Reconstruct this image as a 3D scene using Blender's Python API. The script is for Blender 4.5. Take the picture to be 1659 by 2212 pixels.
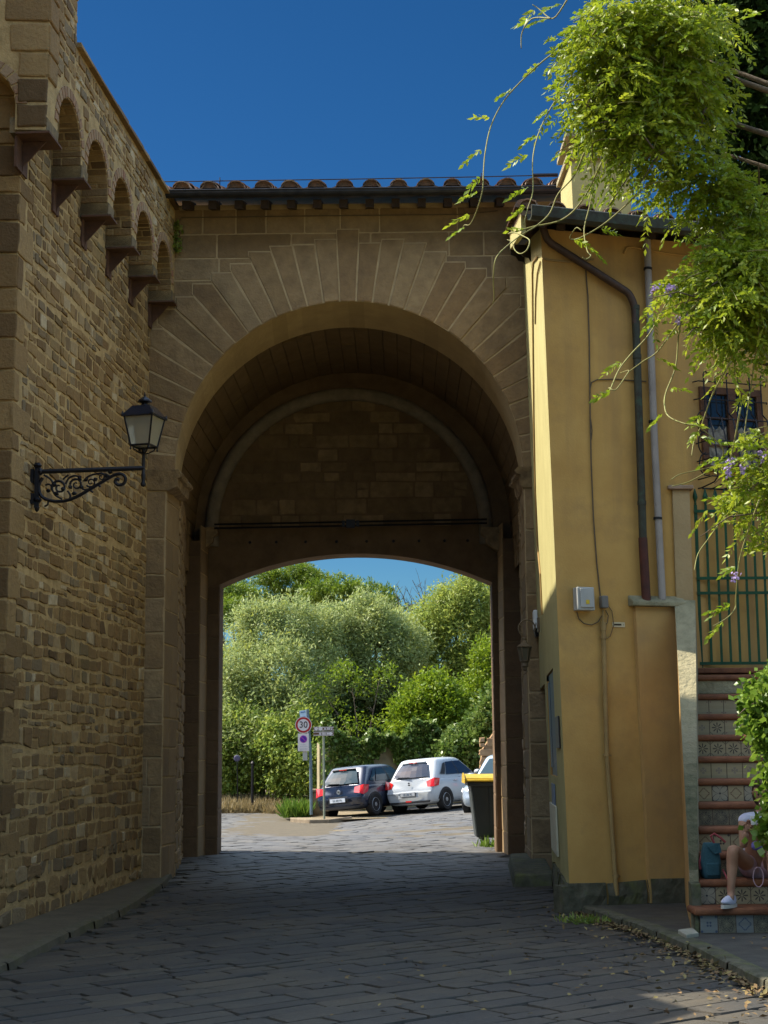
import bpy, bmesh, math, random
import numpy as np
from math import sin, cos, pi, radians, sqrt, atan, atan2, hypot
from mathutils import Vector, Matrix, noise as mnoise

C = bpy.context.scene
for o in list(bpy.data.objects):
    bpy.data.objects.remove(o)

# ---------------------------------------------------------------- camera
IW, IH, FPX = 1659.0, 2212.0, 3322.0        # picture frame and focal length in frame pixels
CAM = Vector((0, 0, 1.8))
PITCH, ROLL = atan(514 / 3322), 0.007
_F = Vector((0, cos(PITCH), sin(PITCH)))
_U0 = Vector((0, -sin(PITCH), cos(PITCH)))
_R0 = Vector((1, 0, 0))
RI = _R0 * cos(ROLL) - _U0 * sin(ROLL)
UI = _U0 * cos(ROLL) + _R0 * sin(ROLL)
cd = bpy.data.cameras.new('camera')
cam = bpy.data.objects.new('camera', cd)
C.collection.objects.link(cam)
M = Matrix((RI, UI, -_F)).transposed().to_4x4()
M.translation = CAM
cam.matrix_world = M
cd.sensor_fit = 'VERTICAL'
cd.angle = 2 * atan(IH / 2 / FPX)
cd.clip_end = 3000
C.camera = cam

# ---------------------------------------------------------------- sky, sun, exposure
SUN_EL, SUN_AZ = radians(50), radians(12)    # from the left, 12 degrees to the far side
sun_dir = Vector((-cos(SUN_EL) * cos(SUN_AZ), cos(SUN_EL) * sin(SUN_AZ), sin(SUN_EL)))
w = bpy.data.worlds.new('World')
C.world = w
w.use_nodes = True
nt = w.node_tree
nt.nodes.clear()
sky = nt.nodes.new('ShaderNodeTexSky')
sky.sky_type = 'NISHITA'
sky.sun_disc = False
sky.sun_elevation = SUN_EL
sky.sun_rotation = atan2(sun_dir.x, sun_dir.y)
sky.air_density = 1.0
sky.dust_density = 0.4
sky.ozone_density = 2.5
hs = nt.nodes.new('ShaderNodeHueSaturation')
hs.inputs['Saturation'].default_value = 1.12
bg = nt.nodes.new('ShaderNodeBackground')
bg.inputs['Strength'].default_value = 0.15
wo = nt.nodes.new('ShaderNodeOutputWorld')
# sky scaled by height: darkened low down, bright warm band added to fill shade
tcw = nt.nodes.new('ShaderNodeTexCoord')
spw = nt.nodes.new('ShaderNodeSeparateXYZ')
nt.links.new(tcw.outputs['Generated'], spw.inputs[0])
rpw = nt.nodes.new('ShaderNodeValToRGB')
SKY_LOW, SKY_HIGH = (.098, .15, .205), (6.2, 4.5, 2.9)
e_ = rpw.color_ramp.elements
e_[0].position = 0.0; e_[0].color = (.165, .245, .27, 1)
e_[1].position = .60; e_[1].color = (*SKY_HIGH, 1)
x_ = e_.new(.76); x_.color = (2.2, 1.75, 1.3, 1)
x_ = e_.new(1.0); x_.color = (.7, .62, .55, 1)
x_ = e_.new(.20); x_.color = (.112, .172, .24, 1)
x_ = e_.new(.47); x_.color = (*SKY_LOW, 1)
nt.links.new(spw.outputs[2], rpw.inputs[0])
mxw = nt.nodes.new('ShaderNodeMix'); mxw.data_type = 'RGBA'; mxw.blend_type = 'MULTIPLY'; mxw.inputs[0].default_value = 1
nt.links.new(sky.outputs[0], mxw.inputs[6]); nt.links.new(rpw.outputs[0], mxw.inputs[7])
nt.links.new(mxw.outputs[2], hs.inputs['Color'])
nt.links.new(hs.outputs[0], bg.inputs['Color'])
nt.links.new(bg.outputs[0], wo.inputs['Surface'])
sl = bpy.data.lights.new('sun', 'SUN')
sl.energy = 3.7
sl.angle = radians(0.5)
sl.color = (1.0, 0.93, 0.80)
so = bpy.data.objects.new('sun', sl)
C.collection.objects.link(so)
so.rotation_euler = sun_dir.to_track_quat('Z', 'Y').to_euler()
so.location = (0, 0, 40)
C.view_settings.view_transform = 'Standard'
C.view_settings.look = 'None'
C.view_settings.exposure = 1.35
C.view_settings.gamma = 1.0

# ---------------------------------------------------------------- picture <-> place
def ray(px, py):
    return (_F * FPX + RI * (px - IW / 2) + UI * (IH / 2 - py)) / FPX

def P(px, py, D):                 # the point seen at (px, py) on the vertical plane Y = D
    d = ray(px, py)
    return CAM + d * (D / d.y)

def PZ(px, py, z):                # ... on the level plane Z = z
    d = ray(px, py)
    return CAM + d * ((z - CAM.z) / d.z)

def PPL(px, py, p0, n):           # ... on any plane
    d = ray(px, py)
    return CAM + d * ((p0 - CAM).dot(n) / d.dot(n))

rnd = random.Random(11)

# ---------------------------------------------------------------- mesh helpers
class MB:
    def __init__(s):
        s.v, s.f, s.t, s.m = [], [], [], []
    def face(s, pts, tone=0.5, mi=0):
        b = len(s.v)
        s.v.extend([tuple(p) for p in pts])
        s.f.append(tuple(range(b, b + len(pts))))
        s.t.append(tone)
        s.m.append(mi)
    def poly(s, verts, faces, tone=0.5, mi=0):
        b = len(s.v)
        s.v.extend([tuple(p) for p in verts])
        for f in faces:
            s.f.append(tuple(b + i for i in f))
            s.t.append(tone)
            s.m.append(mi)
    def box(s, c, size, rot=None, tone=0.5, mi=0):
        hx, hy, hz = size[0] / 2, size[1] / 2, size[2] / 2
        vs = [Vector((x * hx, y * hy, z * hz)) for x in (-1, 1) for y in (-1, 1) for z in (-1, 1)]
        if rot is not None:
            vs = [rot @ v for v in vs]
        c = Vector(c)
        s.poly([v + c for v in vs], [(0, 1, 3, 2), (4, 6, 7, 5), (0, 4, 5, 1), (2, 3, 7, 6), (0, 2, 6, 4), (1, 5, 7, 3)], tone, mi)
    def hexa(s, b4, t4, tone=0.5, mi=0):      # bottom ring, top ring (both ccw from above)
        s.poly(list(b4) + list(t4), [(3, 2, 1, 0), (4, 5, 6, 7), (0, 1, 5, 4), (1, 2, 6, 5), (2, 3, 7, 6), (3, 0, 4, 7)], tone, mi)
    def tube(s, pts, r, n=8, tone=0.5, mi=0, caps=True, closed=False):
        pts = [Vector(p) for p in pts]
        rs = r if isinstance(r, (list, tuple)) else [r] * len(pts)
        b = len(s.v)
        prev = None
        K = len(pts)
        for i, p in enumerate(pts):
            if closed:
                t = pts[(i + 1) % K] - pts[i - 1]
            else:
                t = pts[min(i + 1, K - 1)] - pts[max(i - 1, 0)]
            if t.length < 1e-9:
                t = Vector((0, 0, 1))
            t.normalize()
            if prev is None:
                a = Vector((0, 0, 1)) if abs(t.z) < 0.9 else Vector((1, 0, 0))
                x = t.cross(a).normalized()
            else:
                x = prev - t * prev.dot(t)
                x = x.normalized() if x.length > 1e-6 else t.orthogonal().normalized()
            prev = x
            y = t.cross(x)
            for k in range(n):
                a = 2 * pi * k / n
                s.v.append(tuple(p + (x * cos(a) + y * sin(a)) * rs[i]))
        for i in range(K if closed else K - 1):
            j = (i + 1) % K
            for k in range(n):
                k2 = (k + 1) % n
                s.f.append((b + i * n + k, b + i * n + k2, b + j * n + k2, b + j * n + k))
                s.t.append(tone)
                s.m.append(mi)
        if caps and not closed:
            s.f.append(tuple(b + k for k in reversed(range(n))))
            s.f.append(tuple(b + (K - 1) * n + k for k in range(n)))
            s.t += [tone, tone]
            s.m += [mi, mi]
    def lathe(s, prof, c=(0, 0, 0), n=16, tone=0.5, mi=0, sq=False, axis=None):   # prof: (r, z)
        b = len(s.v)
        c = Vector(c)
        rot = axis.to_track_quat('Z', 'Y').to_matrix() if axis is not None else None
        off = pi / 4 if sq else 0
        for r, z in prof:
            for k in range(n):
                a = 2 * pi * k / n + off
                v = Vector((r * cos(a), r * sin(a), z))
                if rot is not None:
                    v = rot @ v
                s.v.append(tuple(c + v))
        for i in range(len(prof) - 1):
            for k in range(n):
                k2 = (k + 1) % n
                s.f.append((b + i * n + k, b + i * n + k2, b + (i + 1) * n + k2, b + (i + 1) * n + k))
                s.t.append(tone)
                s.m.append(mi)
        s.f.append(tuple(b + k for k in reversed(range(n))))
        s.f.append(tuple(b + (len(prof) - 1) * n + k for k in range(n)))
        s.t += [tone, tone]
        s.m += [mi, mi]
    def prism(s, poly, o, ax, ay, depth, tone=0.5, mi=0):   # 2D polygon in plane (ax, ay) at o, extruded by depth vector
        n = len(poly)
        A = [o + ax * p[0] + ay * p[1] for p in poly]
        B = [a + depth for a in A]
        s.poly(A + B, [tuple(reversed(range(n))), tuple(range(n, 2 * n))] + [(i, (i + 1) % n, n + (i + 1) % n, n + i) for i in range(n)], tone, mi)
    def build(s, name, mats, parent=None, smooth=False, world=False):
        me = bpy.data.meshes.new(name)
        me.from_pydata(s.v, [], s.f)
        mats = mats if isinstance(mats, (list, tuple)) else [mats]
        for m_ in mats:
            me.materials.append(m_)
        if len(mats) > 1:
            me.polygons.foreach_set('material_index', s.m)
        at = me.attributes.new('tone', 'FLOAT', 'FACE')
        at.data.foreach_set('value', s.t)
        if smooth:
            me.polygons.foreach_set('use_smooth', [True] * len(me.polygons))
            if smooth is not True:
                me.set_sharp_from_angle(angle=radians(smooth))
        me.update()
        o = bpy.data.objects.new(name, me)
        C.collection.objects.link(o)
        if parent is not None:
            o.parent = parent
        return o

def tag(o, label, cat, group=None, kind=None):
    o['label'] = label
    o['category'] = cat
    if group: o['group'] = group
    if kind: o['kind'] = kind
    return o

def thing(name, label, cat, loc=(0, 0, 0), rz=0.0, group=None):
    o = bpy.data.objects.new(name, None)
    o.empty_display_size = 0.2
    C.collection.objects.link(o)
    o.location = loc
    o.rotation_euler = (0, 0, rz)
    return tag(o, label, cat, group)

def dup(root, loc, rz, label):
    r = root.copy(); C.collection.objects.link(r)
    r.location = loc; r.rotation_euler = (0, 0, rz); r['label'] = label
    for ch in list(root.children):
        c = ch.copy(); C.collection.objects.link(c); c.parent = r
        for g in ch.children:
            d = g.copy(); C.collection.objects.link(d); d.parent = c
    return r

def bevel(o, wd=0.01, seg=2, ang=40):
    m = o.modifiers.new('bevel', 'BEVEL')
    m.width = wd; m.segments = seg; m.limit_method = 'ANGLE'; m.angle_limit = radians(ang)
    m.harden_normals = False
    return o

def lettering(name, body, size, mtx, m_, parent, ext=0.002, align='CENTER', sx=1.0):
    cu = bpy.data.curves.new(name, 'FONT')
    cu.body = body; cu.size = size; cu.extrude = ext; cu.align_x = align; cu.align_y = 'CENTER'
    t = bpy.data.objects.new(name, cu)
    C.collection.objects.link(t)
    dg = bpy.context.evaluated_depsgraph_get()
    me = bpy.data.meshes.new_from_object(t.evaluated_get(dg))
    bpy.data.objects.remove(t)
    me.materials.clear(); me.materials.append(m_)
    o = bpy.data.objects.new(name, me)
    C.collection.objects.link(o)
    o.parent = parent
    o.matrix_local = mtx @ Matrix.Diagonal((sx, 1, 1, 1))
    return o

# ---------------------------------------------------------------- materials
def mat(name, base, base2=None, scale=6.0, rough=0.8, bump=0.0, bscale=40.0, metal=0.0, tones=None, tmix=0.5,
        spec=0.3, transl=0.0, detail=5.0, vor=None, stain=None, coords='Object', streak=None, coat=0.0, emit=None, trans=0.0):
    m = bpy.data.materials.new(name)
    m.use_nodes = True
    n = m.node_tree; L = n.links
    bs = n.nodes['Principled BSDF']
    bs.inputs['Roughness'].default_value = rough
    bs.inputs['Metallic'].default_value = metal
    bs.inputs['Specular IOR Level'].default_value = spec
    bs.inputs['Coat Weight'].default_value = coat
    bs.inputs['Transmission Weight'].default_value = trans
    tc = n.nodes.new('ShaderNodeTexCoord')
    def noise(sc, det=detail, rg=0.6):
        t = n.nodes.new('ShaderNodeTexNoise')
        t.inputs['Scale'].default_value = sc
        t.inputs['Detail'].default_value = det
        t.inputs['Roughness'].default_value = rg
        L.new(tc.outputs[coords], t.inputs['Vector'])
        return t
    def rampof(src, stops):
        r = n.nodes.new('ShaderNodeValToRGB')
        e = r.color_ramp.elements
        while len(e) < len(stops): e.new(0.5)
        for k, (p, c) in enumerate(stops):
            e[k].position = p
            e[k].color = (*c, 1)
        L.new(src, r.inputs['Fac'])
        return r
    def mix(a, b, fac, mode='MIX'):
        x = n.nodes.new('ShaderNodeMix'); x.data_type = 'RGBA'; x.blend_type = mode
        for sock, val in ((x.inputs[6], a), (x.inputs[7], b), (x.inputs[0], fac)):
            if hasattr(val, 'links') or isinstance(val, bpy.types.NodeSocket): L.new(val, sock)
            elif isinstance(val, (int, float)): sock.default_value = val
            else: sock.default_value = (*val, 1)
        return x.outputs[2]
    col = base
    if tones:
        at = n.nodes.new('ShaderNodeAttribute'); at.attribute_name = 'tone'
        K = len(tones)
        r = rampof(at.outputs['Fac'], [(k / max(K - 1, 1), c) for k, c in enumerate(tones)])
        col = r.outputs[0]
    if base2 is not None:
        nz = noise(scale)
        r = rampof(nz.outputs['Fac'], [(0.35, (0, 0, 0)), (0.68, (1, 1, 1))])
        if tones:
            x = n.nodes.new('ShaderNodeMath'); x.operation = 'MULTIPLY'; x.inputs[1].default_value = tmix
            L.new(r.outputs[0], x.inputs[0])
            col = mix(col, base2, x.outputs[0])
        else:
            col = mix(base, base2, r.outputs[0])
    if stain:
        sc, colr, lo, hi, amt = stain
        nz = noise(sc, 6.0, 0.65)
        r = rampof(nz.outputs['Fac'], [(lo, (0, 0, 0)), (hi, (amt, amt, amt))])
        col = mix(col, colr, r.outputs[0])
    if streak:
        sc, colr, lo, hi, amt = streak
        nz = noise(sc, 6.0, 0.6)
        mp = n.nodes.new('ShaderNodeMapping'); mp.inputs['Scale'].default_value = (1, 1, .07)
        L.new(tc.outputs[coords], mp.inputs[0]); L.new(mp.outputs[0], nz.inputs['Vector'])
        r = rampof(nz.outputs['Fac'], [(lo, (0, 0, 0)), (hi, (amt, amt, amt))])
        col = mix(col, colr, r.outputs[0])
    if isinstance(col, tuple):
        bs.inputs['Base Color'].default_value = (*col, 1)
    else:
        L.new(col, bs.inputs['Base Color'])
    if bump:
        nz = noise(bscale, 6.0)
        bp = n.nodes.new('ShaderNodeBump')
        bp.inputs['Strength'].default_value = bump
        bp.inputs['Distance'].default_value = 0.02
        L.new(nz.outputs['Fac'], bp.inputs['Height'])
        L.new(bp.outputs[0], bs.inputs['Normal'])
    if transl:
        tb = n.nodes.new('ShaderNodeBsdfTranslucent')
        ms = n.nodes.new('ShaderNodeMixShader')
        ms.inputs[0].default_value = transl
        if isinstance(col, tuple): tb.inputs['Color'].default_value = (*col, 1)
        else: L.new(col, tb.inputs['Color'])
        L.new(bs.outputs[0], ms.inputs[1]); L.new(tb.outputs[0], ms.inputs[2])
        L.new(ms.outputs[0], n.nodes['Material Output'].inputs['Surface'])
    return m

STONES = [(.10, .06, .026), (.19, .115, .045), (.29, .185, .075), (.34, .225, .095), (.23, .135, .05), (.19, .145, .085), (.40, .29, .15), (.54, .44, .28)]
m_rubble = mat('rubble_stone', STONES[2], (.16, .10, .05), 9, .9, .9, 26, tones=STONES, tmix=.4, stain=(.55, (.2, .18, .08), .55, .75, .4))
m_mortar = mat('lime_mortar', (.50, .355, .165), (.34, .235, .105), 7, .95, .8, 30)
GATE = [(.19, .125, .06), (.27, .18, .085), (.325, .222, .112), (.25, .155, .07), (.375, .268, .14), (.215, .15, .085)]
m_gate = mat('gate_sandstone', GATE[1], (.15, .095, .05), 5, .9, 1.0, 18, tones=GATE, tmix=.55, stain=(1.1, (.125, .085, .05), .5, .74, .6))
m_gate_mortar = mat('gate_mortar', (.46, .345, .19), (.36, .26, .14), 6, .95, .4, 30)
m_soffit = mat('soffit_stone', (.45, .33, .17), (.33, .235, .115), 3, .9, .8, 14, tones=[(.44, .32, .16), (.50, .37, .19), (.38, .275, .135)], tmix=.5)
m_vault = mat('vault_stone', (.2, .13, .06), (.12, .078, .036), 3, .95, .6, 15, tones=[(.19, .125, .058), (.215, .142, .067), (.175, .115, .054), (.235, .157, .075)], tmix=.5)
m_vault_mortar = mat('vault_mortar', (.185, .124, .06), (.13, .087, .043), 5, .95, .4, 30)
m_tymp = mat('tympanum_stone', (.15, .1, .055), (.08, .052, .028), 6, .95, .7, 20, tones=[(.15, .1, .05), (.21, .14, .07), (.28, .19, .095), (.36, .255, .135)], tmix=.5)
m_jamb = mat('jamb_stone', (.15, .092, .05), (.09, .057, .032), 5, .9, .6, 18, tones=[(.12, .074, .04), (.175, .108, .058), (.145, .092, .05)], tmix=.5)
m_rib = mat('grey_rib_stone', (.27, .22, .16), (.19, .155, .11), 6, .9, .4, 25)
m_impost = mat('worn_impost_stone', (.33, .235, .125), (.17, .115, .065), 7, .95, 1.0, 20)
m_iron = mat('black_iron', (.018, .016, .018), None, rough=.45, metal=.6, spec=.5)
m_wood = mat('dark_wood', (.05, .03, .018), (.03, .018, .01), 12, .8, .4, 60)
TILES = [(.24, .12, .065), (.34, .18, .10), (.19, .11, .07), (.42, .28, .18), (.28, .2, .14), (.3, .14, .08)]
m_tile = mat('terracotta_tile', TILES[0], (.13, .11, .08), 14, .9, .6, 40, tones=TILES, tmix=.6)
m_ochre = mat('ochre_plaster', (.55, .335, .10), (.46, .265, .075), 1.6, .92, .16, 45, stain=(2.3, (.30, .18, .075), .52, .80, .6), streak=(2.6, (.27, .165, .075), .5, .74, .65))
m_ochre2 = mat('pale_ochre_plaster', (.43, .385, .165), (.37, .325, .135), 2, .92, .2, 45)
m_lowplaster = mat('brown_ochre_plaster', (.52, .315, .105), (.43, .25, .085), 1.6, .92, .2, 45, stain=(2.0, (.24, .165, .10), .52, .8, .45), streak=(2.2, (.25, .16, .08), .5, .75, .55))
m_plinth = mat('mossy_plinth_stone', (.13, .12, .08), (.06, .06, .035), 7, .95, 1.0, 16, stain=(4, (.14, .16, .03), .5, .72, .6))
m_copper = mat('weathered_copper', (.06, .066, .045), (.038, .03, .02), 9, .55, .2, 40, metal=.35, stain=(7, (.06, .16, .09), .58, .74, .6))
m_brownpipe = mat('brown_painted_pipe', (.085, .05, .035), (.055, .035, .026), 10, .5, .2, 40)
m_redpipe = mat('oxide_red_pipe', (.085, .026, .016), (.05, .018, .012), 10, .6, .2, 40)
m_greypipe = mat('grey_plastic_pipe', (.36, .315, .27), (.28, .24, .205), 3, .45, .05, 40, stain=(9, (.2, .16, .12), .6, .8, .6))
m_concrete = mat('rough_concrete', (.36, .315, .185), (.25, .215, .125), 9, .95, 1.0, 22, stain=(1.1, (.10, .105, .06), .5, .7, .55))
m_terracotta = mat('terracotta_tread', (.22, .085, .036), (.14, .052, .024), 9, .7, .3, 40)
m_green = mat('dark_green_paint', (.012, .075, .032), (.008, .05, .022), 8, .45, .1, 40)
m_white = mat('white_paint', (.78, .78, .76), None, rough=.5)
m_greybox = mat('grey_plastic', (.42, .42, .38), (.36, .36, .33), 4, .5, .05)
m_glass_dark = mat('dark_glass', (.015, .02, .022), None, rough=.06, spec=.6)
m_winwood = mat('brown_window_wood', (.13, .058, .026), (.085, .038, .018), 11, .6, .3, 50)
m_bluepaint = mat('dark_blue_paint', (.016, .04, .085), (.012, .03, .065), 6, .5, .1)
m_cable = mat('grey_cable', (.11, .08, .045), None, rough=.7)
m_conduit = mat('ochre_conduit', (.36, .235, .085), (.27, .175, .065), 6, .7, .1)
# ================================================================ the ground, road and pavements
def smooth(a, b, x):
    t = min(1, max(0, (x - a) / (b - a)))
    return t * t * (3 - 2 * t)

def gz(x, y):                         # height of the road
    near = 1 - smooth(20, 28, y)
    z = (0.034 * x) * near * (1 - smooth(3.0, 6, abs(x)) * .5) + 0.07 * (1 - smooth(8, 22, y))
    z += smooth(30, 40, y) * (-.05 + .08 * max(-1.6, min(4, x)))
    return z

m_ground = mat('dry_earth', (.20, .155, .085), (.13, .10, .055), 2.2, .95, .8, 12, coords='Object')
mb = MB()
xs = [-400, -200, -100, -60, -40, -30, -20, -14, -10, -8, -6, -4, -2, 0, 2, 4, 6, 8, 10, 14, 20, 30, 40, 60, 100, 200, 400]
ys = [-60, -20, -5, 0, 3, 6, 8, 10, 12, 14, 16, 18, 20, 22, 24, 26, 28, 30, 33, 36, 40, 45, 50, 60, 80, 120, 200, 400, 900]
for i in range(len(xs) - 1):
    for j in range(len(ys) - 1):
        q = [(xs[i], ys[j]), (xs[i + 1], ys[j]), (xs[i + 1], ys[j + 1]), (xs[i], ys[j + 1])]
        mb.face([(x, y, gz(x, y) - 0.035) for x, y in q])
o = mb.build('ground', m_ground, smooth=True)
o['kind'] = 'structure'

# stone paving: long slabs laid on a slant, each slab slightly tilted and rounded at its edges
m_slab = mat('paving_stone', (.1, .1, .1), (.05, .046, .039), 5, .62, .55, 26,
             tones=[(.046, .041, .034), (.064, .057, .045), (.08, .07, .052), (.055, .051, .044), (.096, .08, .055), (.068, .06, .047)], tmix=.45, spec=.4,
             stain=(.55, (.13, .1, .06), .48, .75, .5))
m_joint = mat('paving_joint', (.032, .029, .022), (.055, .048, .03), 5, .95, .5, 40)

def inside_road(x, y):
    if y < 27.7:
        return xl_road(y) < x < xr_road(y)
    return -30 < x < 30

KR = [(1228, 1948.7), (1258, 1966), (1325.7, 1992), (1375, 2009), (1439, 2037), (1510, 2070), (1567, 2103), (1624, 2132), (1700, 2172), (1800, 2225), (1950, 2330)]
KR3 = [PZ(a, b, .13) for a, b in KR]
KL = [(0, 2119), (60, 2085), (134, 2043), (190, 2014), (238, 1993), (300, 1958), (352, 1922), (385, 1890)]
KL3 = [PZ(a, b, -.11) for a, b in KL]
KL3 = [Vector((KL3[0].x - .9, KL3[0].y - 4.5, -.11))] + KL3

def interp(pts, y):
    pts = sorted(pts, key=lambda p: p.y)
    if y <= pts[0].y: return pts[0].x
    for a, b in zip(pts, pts[1:]):
        if y <= b.y:
            return a.x + (b.x - a.x) * (y - a.y) / max(1e-6, b.y - a.y)
    return pts[-1].x

def xr_road(y):
    return interp(KR3, y) if y < KR3[0].y else 2.1
def xl_road(y):
    return interp(KL3, y) if y < KL3[-1].y else -3.35

def slabs(name, ang, rows_h, wmin, wmax, x0, x1, y0, y1, gap, seed, label=None):
    r = random.Random(seed)
    mb = MB()
    ca, sa = cos(ang), sin(ang)
    # extent in slab coordinates
    cs = [(x * ca + y * sa, -x * sa + y * ca) for x in (x0, x1) for y in (y0, y1)]
    u0, u1 = min(c[0] for c in cs), max(c[0] for c in cs)
    v0, v1 = min(c[1] for c in cs), max(c[1] for c in cs)
    v = v0
    while v < v1:
        h = r.uniform(*rows_h)
        u = u0 - r.random() * wmax
        while u < u1:
            wd = r.uniform(wmin, wmax)
            cu, cv = u + wd / 2, v + h / 2
            x, y = cu * ca - cv * sa, cu * sa + cv * ca
            if x0 < x < x1 and y0 < y < y1 and inside_road(x, y):
                g = gap * r.uniform(.6, 1.6)
                hw, hh = wd / 2 - g, h / 2 - g
                j = lambda a: r.uniform(-a, a)
                ring = []
                for sx, sy in ((-1, -1), (1, -1), (1, 1), (-1, 1)):
                    c = min(.05, hh * .3) * r.uniform(.3, 1)
                    if sx * sy > 0:
                        ring += [(sx * hw, sy * (hh - c)), (sx * (hw - c), sy * hh)]
                    else:
                        ring += [(sx * (hw - c), sy * hh), (sx * hw, sy * (hh - c))]
                ring = [(a + j(.008), b + j(.008)) for a, b in ring]
                tx, ty, dz = j(.016), j(.024), j(.005)
                tone = r.random()
                def pt(a, b, z):
                    X = (cu + a) * ca - (cv + b) * sa
                    Y = (cu + a) * sa + (cv + b) * ca
                    return (X, Y, gz(X, Y) + z)
                R0 = [pt(a, b, -.03) for a, b in ring]
                R1 = [pt(a * .985, b * .97, dz + tx * a + ty * b - .004) for a, b in ring]
                k = .86
                R2 = [pt(a * (1 - .03 / hw), b * (1 - .03 / hh), dz + tx * a + ty * b) for a, b in ring]
                n = len(ring)
                mb.poly(R0 + R1 + R2, [(i, (i + 1) % n, n + (i + 1) % n, n + i) for i in range(n)] +
                        [(n + i, n + (i + 1) % n, 2 * n + (i + 1) % n, 2 * n + i) for i in range(n)] + [tuple(range(2 * n, 3 * n))], tone)
            u += wd
        v += h
    return mb

mb = slabs('road', radians(33), (.20, .32), .3, .72, -6.5, 4.5, 5.5, 27.9, .0065, 3)
road = mb.build('road', m_slab, smooth=35); road['kind'] = 'structure'
# dark joint bed under the slabs
mb = MB()
Y = 4.0
while Y < 28.4:
    a0, a1, b0, b1 = xl_road(Y) - .5, xr_road(Y) + .15, xl_road(Y + .5) - .5, xr_road(Y + .5) + .15
    N = 6
    for k in range(N):
        q = [(a0 + (a1 - a0) * k / N, Y), (a0 + (a1 - a0) * (k + 1) / N, Y), (b0 + (b1 - b0) * (k + 1) / N, Y + .5), (b0 + (b1 - b0) * k / N, Y + .5)]
        mb.face([(x, y, gz(x, y) - .024) for x, y in q])
    Y += .5
o = mb.build('road_bed', m_joint, smooth=True); o['kind'] = 'structure'

# the sunny crossroads beyond the gate
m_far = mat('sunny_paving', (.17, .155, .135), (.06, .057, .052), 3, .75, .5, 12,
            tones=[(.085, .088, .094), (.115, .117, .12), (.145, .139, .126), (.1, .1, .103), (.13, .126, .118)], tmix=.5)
mb = slabs('far', radians(-38), (.3, .45), .4, .8, -12.5, 7.5, 28.02, 52.0, .012, 9)
mb2 = MB()
for i in range(12):
    for k in range(8):
        x0, x1 = -26 + 40 * k / 8, -26 + 40 * (k + 1) / 8
        y0, y1 = 28.4 + 24 * i / 12, 28.4 + 24 * (i + 1) / 12
        mb2.face([(x, y, gz(x, y) - .02) for x, y in ((x0, y0), (x1, y0), (x1, y1), (x0, y1))])
o = mb.build('far_road', m_far, smooth=35); o['kind'] = 'structure'
m_farbed = mat('far_road_dust', (.12, .1, .066), (.08, .067, .048), 5, .95, .5, 40)
o = mb2.build('far_road_bed', m_farbed, smooth=True); o['kind'] = 'structure'

# right pavement with its kerb, running along the house to the stairs
m_pave = mat('pavement_stone', (.085, .078, .062), (.05, .047, .04), 4, .85, .7, 22, stain=(1.2, (.11, .10, .03), .52, .72, .45))
mb = MB()
def pv_z(p): return gz(p.x, p.y) + .075
inner = []
for p in KR3:
    inner.append(p)
edge = [Vector((p.x, p.y, 0)) for p in KR3]
for a, b in zip(edge, edge[1:]):
    za, zb = pv_z(a), pv_z(b)
    # kerb stone 0.16 wide
    wk = .17
    A, B = Vector((a.x + wk, a.y, za)), Vector((b.x + wk, b.y, zb))
    n_ = 3
    for k in range(n_):
        t0, t1 = k / n_, (k + 1) / n_
        p0, p1 = a.lerp(b, t0), a.lerp(b, t1)
        z0, z1 = za + (zb - za) * t0, za + (zb - za) * t1
        jj = rnd.uniform(-.012, .012)
        mb.poly([(p0.x + jj, p0.y, z0 - .14), (p1.x + jj, p1.y, z1 - .14), (p1.x + jj + .012, p1.y, z1 - .012), (p0.x + jj + .012, p0.y, z0 - .012),
                 (p1.x + jj + .03, p1.y, z1), (p0.x + jj + .03, p0.y, z0), (p1.x + wk, p1.y, z1 - .002), (p0.x + wk, p0.y, z0 - .002)],
                [(0, 1, 2, 3), (3, 2, 4, 5), (5, 4, 6, 7)], rnd.random())
o = mb.build('kerb', m_plinth, smooth=40); o['kind'] = 'structure'
mb = MB()
for a, b in zip(edge, edge[1:]):
    n_ = 5
    for k in range(n_):
        x0a, x1a = a.x + .16 + (7 - a.x) * k / n_, a.x + .16 + (7 - a.x) * (k + 1) / n_
        x0b, x1b = b.x + .16 + (7 - b.x) * k / n_, b.x + .16 + (7 - b.x) * (k + 1) / n_
        mb.face([(x0a, a.y, pv_z(a) - .003), (x0b, b.y, pv_z(b) - .003), (x1b, b.y, pv_z(b) - .003 + .004 * k), (x1a, a.y, pv_z(a) - .003 + .004 * k)])
mb.face([(edge[0].x, edge[0].y, pv_z(edge[0]) - .003), (7, edge[0].y, pv_z(edge[0]) - .003), (7, edge[0].y + 3, pv_z(edge[0]) - .003), (edge[0].x + .3, edge[0].y + 3, pv_z(edge[0]) - .003)])
o = mb.build('pavement', m_pave); o['kind'] = 'structure'

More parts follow.
